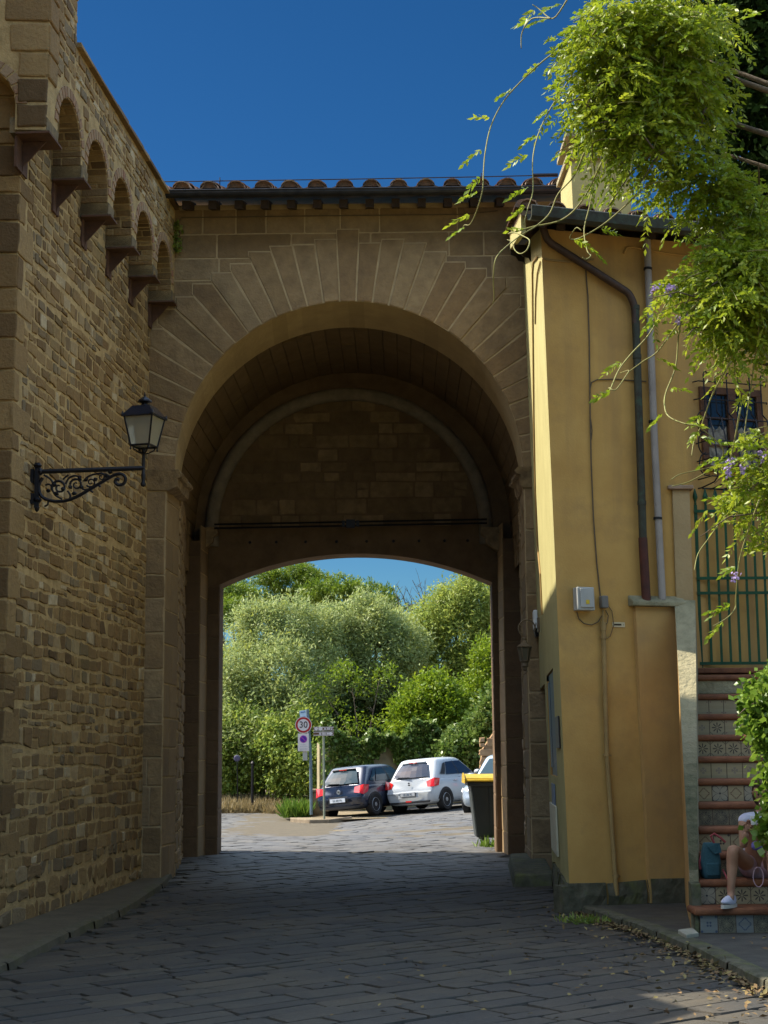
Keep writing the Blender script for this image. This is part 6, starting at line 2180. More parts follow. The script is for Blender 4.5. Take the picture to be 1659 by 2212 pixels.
    def pane(side, quad, nx=6, ny=4, m__=None, nm='window', off=.012, par=t):
        mb = MB()
        for i in range(nx):
            for k in range(ny):
                pts = []
                for a, b in ((i, k), (i + 1, k), (i + 1, k + 1), (i, k + 1)):
                    u, v = a / nx, b / ny
                    s = (quad[0][0] * (1 - u) + quad[1][0] * u) * (1 - v) + (quad[3][0] * (1 - u) + quad[2][0] * u) * v
                    tt = (quad[0][1] * (1 - u) + quad[1][1] * u) * (1 - v) + (quad[3][1] * (1 - u) + quad[2][1] * u) * v
                    pts.append(cabpt(side, s, tt, off))
                mb.face(pts)
        return mb.build(nm, m__ or glass_tint, par, smooth=True)
    pane('B', [(.02, .04), (.98, .04), (.90, .93), (.10, .93)], nm='rear_window', off=.03)
    pane('F', [(.03, .0), (.97, .0), (.92, .95), (.08, .95)], nm='windscreen', off=.02)
    for sd in 'LR':
        pane(sd, [(.24, .06), (.53, .04), (.55, .90), (.30, .88)], nm='side_window')
        pane(sd, [(.555, .04), (.90, .0), (.84, .90), (.575, .90)], nm='side_window')
        pane(sd, [(.10, .14), (.215, .08), (.28, .86), (.2, .80)], nm='side_window', m__=m_trim if lamp_kind == 'b' else None)
        pane(sd, [(.53, .03), (.555, .03), (.575, .92), (.55, .92)], nx=1, nm='pillar_trim', m__=m_trim, off=.014)
    # ---- wheels in dark arches
    R_ = .305
    for x in (WB0, WB1):
        for s_ in (-1, 1):
            mb = MB()
            y = s_ * (hw * .995 + .002)
            pts = [(x + (R_ + .05) * cos(a), y, R_ + (R_ + .05) * sin(a)) for a in [pi * k / 14 - .1 for k in range(15)]]
            pts2 = [(px_, s_ * hw * .7, pz_) for px_, _, pz_ in pts]
            mb.poly(pts + pts2, [tuple(range(15))] + [(i, i + 1, 16 + i, 15 + i) for i in range(14)])
            mb.build('wheel_arch', m_trim, t)
            ax = Vector((0, s_, 0))
            mb = MB()
            c_ = Vector((x, s_ * (hw - .19), R_))
            mb.lathe([(R_ * .62, .0), (R_ * .93, .0), (R_, .03), (R_, .17), (R_ * .93, .205), (R_ * .68, .2), (R_ * .62, .19)], c_, 26, axis=ax)
            wh = mb.build('wheel', m_rub, t, smooth=35)
            mb = MB()
            mb.lathe([(R_ * .64, .02), (R_ * .64, .185), (R_ * .60, .195), (R_ * .56, .18)], c_, 22, axis=ax)
            for k in range(9):
                a = 2 * pi * k / 9
                d_ = Vector((cos(a), 0, sin(a)))
                e_ = Vector((-sin(a), 0, cos(a)))
                y0, y1 = s_ * .17, s_ * .192
                q = c_
                mb.poly([q + d_ * .04 + e_ * .03 + Vector((0, y1, 0)), q + d_ * R_ * .58 + e_ * .03 + Vector((0, y0, 0)), q + d_ * R_ * .58 - e_ * .03 + Vector((0, y0, 0)), q + d_ * .04 - e_ * .03 + Vector((0, y1, 0))], [(0, 1, 2, 3)])
            mb.lathe([(.05, .185), (.045, .2)], c_, 12, axis=ax)
            mb.build('rim', m_rim, wh)
            mb = MB(); mb.lathe([(R_ * .6, .1), (R_ * .6, .105)], c_, 20, axis=ax); mb.build('brake_shadow', m_trim, wh)
    # ---- rear details
    def onrear(y, z):                          # point on the tail
        q = (z - .3) / (bz - .3)
        bulge = 1 - (abs(y) / hw) ** 3 * .16
        x = (.02 if z < .56 else .02 + (z - .56) / (bz - .56) * .15) + (1 - bulge) * .55
        return Vector((x - .012, y, z))
    def rearpatch(name, pts, m__, off=.0, par=t, n_=5):
        mb = MB()
        # bilinear patch between four corners, pressed on to the tail
        for i in range(n_):
            for k in range(3):
                q = []
                for a, b in ((i, k), (i + 1, k), (i + 1, k + 1), (i, k + 1)):
                    u, v = a / n_, b / 3
                    y = (pts[0][0] * (1 - u) + pts[1][0] * u) * (1 - v) + (pts[3][0] * (1 - u) + pts[2][0] * u) * v
                    z = (pts[0][1] * (1 - u) + pts[1][1] * u) * (1 - v) + (pts[3][1] * (1 - u) + pts[2][1] * u) * v
                    q.append(onrear(y, z) + Vector((-off, 0, 0)))
                mb.face(q)
        return mb.build(name, m__, par, smooth=True)
    zl0, zl1 = bz - .27, bz - .03
    for s_ in (-1, 1):
        mb = MB()
        # lamp wraps the corner: rear face and a piece along the flank
        if lamp_kind == 'a': pr = [(.62, zl0 + .06), (.62, zl1 - .03), (.95, zl1 + .02), (.95, zl0 - .01)]
        else: pr = [(.72, zl0 + .04), (.66, zl1 - .06), (.95, zl1 + .03), (.95, zl0 + .03)]
        P_ = [onrear(s_ * hw * y, z) + Vector((-.02, 0, 0)) for y, z in pr]
        mid0 = onrear(s_ * hw * .83, zl0 + .03) + Vector((-.03, 0, 0)); mid1 = onrear(s_ * hw * .83, zl1 - .0) + Vector((-.03, 0, 0))
        fl0, fl1 = Vector((.30, s_ * hw * 1.0, zl0 + .05)), Vector((.40, s_ * hw * .985, zl1 + .0))
        P_[2].y = P_[3].y = s_ * hw * .975
        P_[2].x = .15; P_[3].x = .10
        mb.poly([P_[0], mid0, P_[3], fl0 + Vector((0, s_ * .006, 0)), fl1 + Vector((0, s_ * .006, 0)), P_[2], mid1, P_[1]], [(0, 1, 6, 7), (1, 2, 5, 6), (2, 3, 4, 5)])
        tl = mb.build('tail_light', m_lampr, t)
    zp = bz - .40 if lamp_kind == 'a' else .52
    pm = bpy.data.materials.get('plate_white') or mat('plate_white', (.55, .6, .68), None, rough=.4)
    pd = bpy.data.materials.get('plate_shaded') or mat('plate_shaded', (.36, .38, .4), None, rough=.4)
    rearpatch('plate_recess', [(-.36, zp - .09), (.36, zp - .09), (.32, zp + .10), (-.32, zp + .10)], m_trim if lamp_kind == 'a' else paint, .006)
    mb = MB(); mb.box(onrear(0, zp) + Vector((-.03, 0, 0)), (.014, .52, .11))
    pl_ = mb.build('number_plate', m_trim if plate_dark else pm, t)
    if plate_dark:
        mb = MB(); mb.box(onrear(0, zp) + Vector((-.038, 0, 0)), (.004, .49, .088)); mb.build('plate_face', pd, pl_)
    REAR = Matrix(((0, 0, -1, 0), (-1, 0, 0, 0), (0, 1, 0, 0), (0, 0, 0, 1)))   # text plane facing -x, reading from the car's left to right
    lettering('lettering', plate, .085, Matrix.Translation(onrear(0, zp) + Vector((-.042, 0, 0))) @ REAR, bpy.data.materials.get('plate_ink') or mat('plate_ink', (.03, .06, .10), None), pl_, .001, sx=.8)
    # bumper lower lip and crease
    rearpatch('bumper_trim', [(-hw * .8, .27), (hw * .8, .27), (hw * .82, .33), (-hw * .82, .33)], m_trim if lamp_kind == 'a' else m_trim, .014)
    rearpatch('bumper_crease', [(-hw * .86, zl0 - .10), (hw * .86, zl0 - .10), (hw * .88, zl0 - .06), (-hw * .88, zl0 - .06)], paint, .03)
    if badge == 'disc':
        mb = MB(); mb.lathe([(.065, 0), (.06, .012)], onrear(0, bz - .17) + Vector((-.012, 0, 0)), 20, axis=Vector((-1, 0, 0)))
        bd = mb.build('badge', m_rim, t)
        mb = MB()
        for a0, a1 in ((-.032, -.012), (-.012, .0), (.0, .012), (.012, .032)):
            c_ = onrear(0, bz - .17) + Vector((-.027, 0, 0))
            up = a0 < -.02 or (a1 <= .012 and a0 >= 0 - 1e-9)
            mb.tube([c_ + Vector((0, a0 * 1.2, .028 if a0 in (-.032, .0) else -.02)), c_ + Vector((0, a1 * 1.2, -.02 if a0 in (-.032, .0) else .028))], .005, 5)
        mb.build('badge_emblem', m_trim, bd)
    else:
        mb = MB()
        c_ = onrear(0, bz - .13) + Vector((-.02, 0, 0))
        mb.poly([c_ + Vector((0, -.045, .02)), c_ + Vector((0, .0, .055)), c_ + Vector((0, .045, .03)), c_ + Vector((0, .01, .0)), c_ + Vector((0, .045, -.02)), c_ + Vector((0, 0, -.055)), c_ + Vector((0, -.045, -.03)), c_ + Vector((0, -.01, 0))], [(0, 1, 2, 3), (4, 5, 6, 7)])
        mb.build('badge', m_trim, t)
        rearpatch('fog_lamp', [(-.09, .31), (.09, .31), (.1, .35), (-.1, .35)], m_lampr, .018)
    # wiper, brake light, aerial, mirrors, handles, front lamps
    mb = MB(); a, b = Vector(cabpt('B', .5, .06, .05)), Vector(cabpt('B', .84, .10, .05)); mb.tube([a, b], .012, 5); mb.build('wiper', m_trim, t)
    mb = MB(); a, b = Vector(cabpt('B', .12, .97, .06)), Vector(cabpt('B', .88, .97, .06)); mb.tube([a, a.lerp(b, .5) + Vector((-.03, 0, .01)), b], .03, 6); sp_ = mb.build('spoiler', m_trim if lamp_kind == 'a' else paint, t, smooth=True)
    mb = MB(); a, b = Vector(cabpt('B', .38, .975, .1)), Vector(cabpt('B', .62, .975, .1)); mb.tube([a, b], .012, 5); mb.build('brake_light', m_lampr, sp_)
    mb = MB(); mb.tube([Vector((r0_ + .25, .0, H - .01)), Vector((r0_ + .10, 0, H + .20))], .006, 5); mb.build('aerial', m_trim, t)
    for s_ in (-1, 1):
        mb = MB(); c_ = Vector((b1 - .32, s_ * (hw * .95 + .11), bz + .05))
        mb.lathe([(.0, -.1), (.06, -.08), (.075, 0), (.06, .08), (.0, .1)], c_, 10, axis=Vector((.15, 1, 0)).normalized())
        mb.build('side_mirror', paint, t, smooth=True)
        for fx in (.42, .66):
            mb = MB(); mb.box(Vector((b0 + (b1 - b0) * fx, s_ * (hw * .985 + .012), bz - .12)), (.17, .02, .028)); mb.build('door_handle', paint, t)
        mb = MB()
        x0 = L_ - .12
        mb.poly([Vector((L_ - .10, s_ * hw * .66, bz - .46)), Vector((L_ - .42, s_ * hw * .955, bz - .33)), Vector((L_ - .5, s_ * hw * .935, bz - .24)), Vector((L_ - .13, s_ * hw * .60, bz - .36))], [(0, 1, 2, 3)])
        for v in range(len(mb.v)): mb.v[v] = (mb.v[v][0] + .015, mb.v[v][1] + s_ * .012, mb.v[v][2] + .008)
        mb.build('headlight', m_lampw, t)
    mb = MB()
    mb.poly([(L_ + .006, -.42, .34), (L_ + .006, .42, .34), (L_ - .0, .38, .52), (L_ - .0, -.38, .52)], [(0, 1, 2, 3)])
    mb.build('grille', m_trim, t)
    return t
p_dark = mat('dark_grey_car_paint', (.018, .026, .05), None, rough=.26, metal=.35, spec=.5, coat=.6)
p_white = mat('white_car_paint', (.40, .43, .46), None, rough=.3, spec=.5, coat=.5)
p_silver = mat('silver_blue_car_paint', (.36, .42, .48), None, rough=.28, metal=.4, coat=.5)
gl_a = mat('car_glass', (.03, .055, .07), None, rough=.04, spec=.3)
gl_b = mat('tinted_car_glass', (.022, .035, .06), None, rough=.04, spec=.3)
def carbase(px, py, D): return P(px, py, D)
# heading: rotation of local +x; 0 = to the right, 90 = away from us
HD = radians(55)
def place_rear_left(px, py, D, W, hd):
    """the rear left wheel meets the ground at picture point (px, py)"""
    q = P(px, py, D)
    d = Vector((cos(hd), sin(hd), 0)); l = Vector((-sin(hd), cos(hd), 0))
    return q - d * .66 - l * (W / 2 - .1)
h1, h2, h3 = radians(57), radians(55), radians(190)
L1 = place_rear_left(716, 1768, 45.0, 1.68, h1); L1.z += .03
c1_ = car('parked_hatchback', 'dark grey parked hatchback with a white number plate beside the sign poles', L1, h1, 4.0, 1.68, 1.44, p_dark, gl_a, 'a', 'EA 488 VN', False, 'disc')
L2 = place_rear_left(866, 1757, 45.0, 1.72, h2); L2.z += .03
c2_ = car('parked_hatchback', 'white parked hatchback between the dark car and the waste bin', L2, h2, 3.85, 1.72, 1.50, p_white, gl_b, 'b', 'GB 280 ML', True, 'mark')
q = P(1001, 1742, 41.5)
h3 = radians(248)
d3 = Vector((cos(h3), sin(h3), 0)); r3 = Vector((sin(h3), -cos(h3), 0))
L3 = q - d3 * (4.2 - .16) - r3 * (1.78 / 2 - .12)
L3.z = gz(2.4, 42) + .06
c3_ = car('parked_car', 'pale silver blue car facing the viewer, mostly hidden behind the waste bin', L3, h3, 4.2, 1.78, 1.56, p_silver, gl_a, 'b', 'FR 715 KD', False, 'mark')
for c_, rl, pt_ in ((c1_, -5.0, 2.0), (c2_, -4.5, 2.0), (c3_, 4.0, -1.5)):
    c_.rotation_euler = (radians(rl), radians(-pt_), c_.rotation_euler.z)   # they stand on a street that climbs to the right
# ================================================================ the seated person on the stairs
YP = 13.95
def PP_(px, py, dy=0.0): return P(px, py, YP + dy)
per = thing('person', 'seated person in white top and pale pink shorts, one hand raised, on the tiled stairs', 'person', (0, 0, 0))
m_skin = mat('skin', (.40, .22, .135), (.34, .175, .105), 9, .55, .05, spec=.35)
m_shorts = mat('pink_shorts', (.50, .33, .36), (.42, .27, .3), 14, .85, .4, 30)
m_top = mat('white_lilac_top', (.62, .62, .72), (.5, .5, .62), 12, .85, .3, 30)
m_hair = mat('brown_hair', (.06, .035, .02), (.035, .02, .012), 20, .6, .4, 60)
def skin(name, nodes, edges, m_, parent, sub=2, root=0):
    """one continuous limb or body: joints with radii joined by a skin surface"""
    me = bpy.data.meshes.new(name)
    me.from_pydata([n[0] for n in nodes], edges, [])
    o = bpy.data.objects.new(name, me)
    C.collection.objects.link(o)
    o.parent = parent
    sk = o.modifiers.new('skin', 'SKIN'); sk.use_smooth_shade = True
    for i, n in enumerate(nodes):
        r = n[1]
        me.skin_vertices[0].data[i].radius = (r, r) if not isinstance(r, tuple) else r
        me.skin_vertices[0].data[i].use_root = (i == root)
    s_ = o.modifiers.new('sub', 'SUBSURF'); s_.levels = sub; s_.render_levels = sub
    me.materials.append(m_)
    return o
hipc = PP_(1648, 1880, .02)
seat_z = zb + 2 * RISE
pelvis = Vector((hipc.x + .06, Y0 + TREAD + .20, seat_z + .10))
chest = pelvis + Vector((-.02, .0, .30)); neckb = pelvis + Vector((-.06, -.10, .46)); 
shL = pelvis + Vector((-.19, -.06, .43)); shR = pelvis + Vector((.16, -.04, .43))
# the near knee, ankle and foot stand on the first tread
kneeA = PP_(1583, 1833, -.10); ankA = PP_(1579, 1931, -.08)
kneeB = PP_(1668, 1842, -.16); ankB = PP_(1672, 1935, -.14)
hipA = pelvis + Vector((-.09, -.02, -.01)); hipB = pelvis + Vector((.09, -.02, -.01))
elbA = PP_(1606, 1829, -.04); wrA = PP_(1612, 1798, -.12)
shA = PP_(1605, 1770, .05)
shA = Vector((shA.x, shA.y, shA.z))
elbB = shR + Vector((.06, -.16, -.22)); wrB = PP_(1640, 1800, -.15)
neck = (shA + shR) / 2 + Vector((.02, -.01, .06)); headb = neck + Vector((-.01, -.04, .08))
N = [(pelvis, (.135, .115)), (pelvis.lerp((shA + shR) / 2, .5), (.125, .10)), ((shA + shR) / 2 + Vector((.02, 0, -.04)), (.14, .10)), (neck, .05), (headb, .048),
     (hipA, .085), (hipA.lerp(kneeA, .5) , .074), (kneeA, .056), (kneeA.lerp(ankA, .33) + Vector((.006, .03, 0)), .055), (kneeA.lerp(ankA, .75), .037), (ankA, .034), (ankA + Vector((-.02, -.06, -.055)), .032),
     (hipB, .085), (hipB.lerp(kneeB, .5), .074), (kneeB, .056), (kneeB.lerp(ankB, .33) + Vector((.006, .03, 0)), .055), (ankB, .034), (ankB + Vector((-.01, -.07, -.055)), .032),
     (shA, .05), (shA.lerp(elbA, .5), .042), (elbA, .036), (elbA.lerp(wrA, .5), .033), (wrA, .025),
     (shR, .05), (shR.lerp(elbB, .5), .042), (elbB, .036), (elbB.lerp(wrB, .5), .033), (wrB, .025)]
E = [(0, 1), (1, 2), (2, 3), (3, 4), (0, 5), (5, 6), (6, 7), (7, 8), (8, 9), (9, 10), (10, 11), (0, 12), (12, 13), (13, 14), (14, 15), (15, 16), (16, 17), (2, 18), (18, 19), (19, 20), (20, 21), (21, 22), (2, 23), (23, 24), (24, 25), (25, 26), (26, 27)]
body_ = skin('body', N, E, m_skin, per)
# hands: palm and five fingers, curled round a small white cup held near the chin
def hand(w_, d_, side, parent):
    d_ = d_.normalized()
    up = Vector((0, 0, 1))
    x_ = d_.cross(Vector((0, -1, 0))).normalized()
    palm = w_ + d_ * .05
    nd = [(w_, .022), (palm, (.034, .018))]
    ed = [(0, 1)]
    cu = Vector((0, -1, 0))
    for k, (off, ln) in enumerate(((-.028, .062), (-.010, .072), (.009, .068), (.027, .054))):
        b = palm + x_ * off + d_ * .025
        p1 = b + d_ * ln * .45 + cu * .012
        p2 = p1 + (d_ * .3 + cu * .8).normalized() * ln * .35
        p3 = p2 + (d_ * -.4 + cu * .6).normalized() * ln * .28
        i = len(nd)
        nd += [(b, .0095), (p1, .0085), (p2, .008), (p3, .007)]
        ed += [(1, i), (i, i + 1), (i + 1, i + 2), (i + 2, i + 3)]
    b = w_ + d_ * .025 + x_ * -.03 * side
    i = len(nd)
    nd += [(b, .011), (b + d_ * .025 + x_ * -.018 * side + cu * .015, .0095), (b + d_ * .048 + x_ * -.01 * side + cu * .035, .0085)]
    ed += [(1, i), (i, i + 1), (i + 1, i + 2)]
    return skin('hand', nd, ed, m_skin, parent, 2)
hand(wrA, Vector((.35, -.25, .9)), 1, body_)
hand(wrB, Vector((-.6, -.2, .5)), -1, body_)
# head with face and hair, bent forward over what she reads
hc = headb + Vector((-.01, -.05, .10))
bm = bmesh.new()
bmesh.ops.create_uvsphere(bm, u_segments=24, v_segments=18, radius=1)
for v in bm.verts:
    x, y, z = v.co
    fx, fy, fz = .074, .092, .112
    if z < 0: fx *= 1 - .30 * (-z) ** 1.3; fy *= 1 - .12 * (-z)
    nx, ny, nz_ = x * fx, y * fy, z * fz
    if y < -.6:
        nose = math.exp(-((x / .16) ** 2)) * math.exp(-(((z + .12) / .2) ** 2))
        ny -= .022 * nose
        eye = math.exp(-(((abs(x) - .36) / .14) ** 2)) * math.exp(-(((z - .08) / .1) ** 2)); ny += .010 * eye
        mouth = math.exp(-((x / .25) ** 2)) * math.exp(-(((z + .52) / .06) ** 2)); ny -= .006 * mouth
    v.co = (nx, ny, nz_)
me = bpy.data.meshes.new('head'); bm.to_mesh(me); bm.free()
me.materials.append(m_skin); me.polygons.foreach_set('use_smooth', [True] * len(me.polygons))
hd_ = bpy.data.objects.new('head', me); C.collection.objects.link(hd_); hd_.parent = per
hd_.location = hc; hd_.rotation_euler = (radians(22), 0, radians(-12))
mb = MB()
for s_ in (-1, 1):
    mb.lathe([(.0, -.012), (.011, -.006), (.012, 0), (.009, .006), (0, .01)], Vector((s_ * .028, -.079, .010)), 10, axis=Vector((0, -1, 0)))
mb.build('eyes', m_signblack, hd_)
mb = MB(); mb.box((0, -.083, -.058), (.042, .012, .010)); mb.build('mouth', mat('lips', (.32, .1, .09), None), hd_)
mb = MB()
for s_ in (-1, 1): mb.lathe([(.0, -.012), (.02, -.008), (.028, .0), (.016, .008)], Vector((s_ * .072, .0, -.005)), 10, axis=Vector((s_, .2, 0)).normalized())
mb.build('ears', m_skin, hd_)
bm = bmesh.new(); bmesh.ops.create_uvsphere(bm, u_segments=22, v_segments=16, radius=1)
for v in bm.verts:
    x, y, z = v.co
    k = 1.0
    if y < -.35 and z < .45: k = .88
    v.co = (x * .084 * k, (y * .1 + .012) * k, z * .122 * k + (.012 if z > 0 else -.03 * (y > 0)))
me = bpy.data.meshes.new('hair'); bm.to_mesh(me); bm.free(); me.materials.append(m_hair); me.polygons.foreach_set('use_smooth', [True] * len(me.polygons))
o = bpy.data.objects.new('hair', me); C.collection.objects.link(o); o.parent = hd_
# clothes: slightly larger skins over the same joints
mid = (shA + shR) / 2
skin('top', [(pelvis + Vector((0, 0, .10)), (.160, .145)), (pelvis + Vector((0, 0, .15)), (.155, .14)), (pelvis.lerp(mid, .55), (.152, .13)), (mid + Vector((.02, 0, -.03)), (.16, .125)), (shA + Vector((.008, 0, .004)), .06), (shA.lerp(elbA, .22), .056), (shR, .06), (shR.lerp(elbB, .25), .056)],
     [(0, 1), (1, 2), (2, 3), (3, 4), (4, 5), (3, 6), (6, 7)], m_top, per)
skin('shorts', [(pelvis + Vector((0, 0, .09)), (.168, .15)), (pelvis + Vector((0, -.0, -.01)), (.172, .155)), (hipA, .115), (hipA.lerp(kneeA, .36), .098), (hipB, .115), (hipB.lerp(kneeB, .36), .098)],
     [(0, 1), (1, 2), (2, 3), (1, 4), (4, 5)], m_shorts, per)
# drawstring loop hanging from the shorts
mb = MB()
c_ = PP_(1638, 1892, -.16)
mb.tube([c_ + Vector((.045 * cos(a) , .0, .085 * sin(a) - .01)) for a in [2 * pi * k / 16 for k in range(17)]], .0045, 5)
mb.build('drawstring', m_shorts, per)
# shoes
def shoe(ank, yaw):
    sole_z = zb + RISE
    bm = bmesh.new(); bmesh.ops.create_uvsphere(bm, u_segments=20, v_segments=12, radius=1)
    for v in bm.verts:
        x, y, z = v.co                        # y: toe is -y
        w_ = .042 * (1 - .18 * max(0, y) + .08 * max(0, -y))
        hh = .05 if y > -.1 else .05 - .028 * min(1, (-.1 - y) / .8)
        zz = max(z, -.55)
        v.co = (x * w_, y * .125, zz * hh + (.018 * max(0, y) if z > 0 else 0))
    me = bpy.data.meshes.new('shoe'); bm.to_mesh(me); bm.free()
    me.materials.append(mat('white_trainer', (.66, .66, .72), (.52, .5, .62), 16, .6))
    me.polygons.foreach_set('use_smooth', [True] * len(me.polygons))
    o = bpy.data.objects.new('shoe', me); C.collection.objects.link(o); o.parent = per
    o.location = Vector((ank.x, ank.y, sole_z)) + Vector((sin(yaw) * -.045, -cos(yaw) * .045, .055)); o.rotation_euler = (0, 0, -yaw)
    mb = MB()
    ring_ = [(sin(a) * .044, cos(a) * .128) for a in [2 * pi * k / 20 for k in range(20)]]
    mb.prism(ring_, Vector((0, 0, -.055)), Vector((1, 0, 0)), Vector((0, 1, 0)), Vector((0, 0, .03)))
    sl_ = mb.build('sole', mat('cream_sole', (.55, .5, .42), None, rough=.6), o)
    mb = MB()
    for k in range(4): mb.tube([Vector((-.022, -.02 - k * .018, .034 - k * .006)), Vector((0, -.024 - k * .018, .043 - k * .006)), Vector((.022, -.02 - k * .018, .034 - k * .006))], .0035, 5)
    mb.build('laces', m_white, o)
    return o
shoe(ankA, radians(40)); shoe(ankB, radians(10))
# lilac bumbag at the waist
mb = MB(); bm_ = PP_(1636, 1827, -.13)
mb.lathe([(.0, -.055), (.03, -.045), (.042, -.015), (.042, .02), (.028, .045), (0, .052)], bm_, 14, axis=Vector((1, 0, .1)).normalized())
mb.build('bumbag', mat('violet_cloth', (.17, .14, .38), (.13, .11, .3), 10, .8), per, smooth=True)
# small white cup held in the raised hand
cup = MB(); cw = wrA + Vector((.045, -.10, .10)); cup.lathe([(.022, -.03), (.026, 0), (.029, .045), (.026, .045), (.022, -.02)], cw, 14)
o = cup.build('white_cup', m_white, None, smooth=40); tag(o, 'small white object held up in the raised hand of the seated person', 'cup')

# teal backpack with coral straps, standing on the second step
bpx = PP_(1551, 1897, .0)
bag = thing('backpack', 'teal backpack with coral straps standing on the step beside the seated person', 'backpack', (bpx.x, Y0 + TREAD + .12, seat_z))
m_teal = mat('teal_cloth', (.03, .085, .10), (.02, .06, .075), 9, .85, .4, 40)
m_coral = mat('coral_webbing', (.36, .075, .08), (.28, .05, .055), 20, .8)
bm = bmesh.new(); bmesh.ops.create_cube(bm, size=1)
bmesh.ops.subdivide_edges(bm, edges=bm.edges[:], cuts=5, use_grid_fill=True)
hb_ = (PP_(0, 1818).z - PP_(0, 1897).z)
for v in bm.verts:
    x, y, z = v.co
    t = z + .5
    wx = .165 * (1 - .32 * max(0, t - .55) / .45) ; wy = .13 * (1 - .25 * t)
    k = 1 - .14 * (abs(2 * x) ** 3) * (abs(2 * y) ** 2)
    bul = 1 + .10 * cos(pi * z)
    v.co = (x * wx * bul * k, y * wy * bul * k * 1.4, t * hb_ + .006 * sin(x * 21 + z * 13))
me = bpy.data.meshes.new('bag'); bm.to_mesh(me); bm.free(); me.materials.append(m_teal); me.polygons.foreach_set('use_smooth', [True] * len(me.polygons))
o = bpy.data.objects.new('bag', me); C.collection.objects.link(o); o.parent = bag
sb = o.modifiers.new('s', 'SUBSURF'); sb.levels = 1; sb.render_levels = 1
mb = MB()
mb.poly([(-.05, -.085, hb_ * .98), (.075, -.075, hb_ * 1.0), (.085, -.1, hb_ * .74), (.02, -.105, hb_ * .70), (-.04, -.1, hb_ * .9)], [(0, 1, 2, 3, 4)])
mb.build('flap', m_teal, bag)
mb = MB(); mb.box((0, -.097, hb_ * .27), (.12, .03, hb_ * .36)); o = mb.build('front_pocket', m_teal, bag); bevel(o, .014, 3)
mb = MB()
mb.tube([(.03, -.05, hb_ * 1.0), (.0, -.06, hb_ * 1.2), (.03, -.07, hb_ * 1.26), (.09, -.07, hb_ * 1.14), (.13, -.06, hb_ * 1.02)], .011, 6)
mb.build('strap', m_coral, bag); mb = MB()
mb.tube([(-.06, .02, hb_ * .7), (-.10, .0, hb_ * .45), (-.095, -.01, hb_ * .25)], .013, 6)
mb.build('strap', m_coral, bag); mb = MB()
mb.tube([(.10, -.05, hb_ * .25), (.12, -.13, hb_ * .02), (.118, -.15, -.12)], .009, 6)
mb.build('strap', m_coral, bag)
# ================================================================ leaves
def leafmesh(name, pos, dirs, size, aspect, tone, m_, parent, rs, fold=.18, up_bias=.0, six=False):
    """many small folded leaves; pos (n,3) foot of each leaf, dirs (n,3) unit, size (n,)"""
    n = len(pos)
    rv = rs.normal(size=(n, 3)); rv[:, 2] += up_bias
    nrm = np.cross(dirs, rv); nrm /= np.linalg.norm(nrm, axis=1, keepdims=True) + 1e-9     # sideways vector
    up = np.cross(nrm, dirs)
    s = size[:, None]
    w_ = s * aspect * .5
    a = pos
    b = pos + dirs * s * .45 + nrm * w_ + up * w_ * fold
    c = pos + dirs * s
    d = pos + dirs * s * .45 - nrm * w_ + up * w_ * fold
    V = np.stack([a, b, c, d], 1).reshape(-1, 3)
    me = bpy.data.meshes.new(name)
    me.vertices.add(4 * n); me.vertices.foreach_set('co', V.astype(np.float32).ravel())
    idx = np.arange(4 * n, dtype=np.int32).reshape(n, 4)
    tri = np.stack([idx[:, [0, 1, 2]], idx[:, [0, 2, 3]]], 1).reshape(-1, 3)
    me.loops.add(tri.size); me.loops.foreach_set('vertex_index', tri.ravel())
    me.polygons.add(len(tri)); me.polygons.foreach_set('loop_start', np.arange(0, tri.size, 3, dtype=np.int32)); me.polygons.foreach_set('loop_total', np.full(len(tri), 3, dtype=np.int32))
    at = me.attributes.new('tone', 'FLOAT', 'FACE'); at.data.foreach_set('value', np.repeat(tone, 2).astype(np.float32))
    me.materials.append(m_)
    me.update(); me.validate()
    o = bpy.data.objects.new(name, me); C.collection.objects.link(o)
    if parent is not None: o.parent = parent
    return o

def unit(v): return v / (np.linalg.norm(v, axis=1, keepdims=True) + 1e-9)

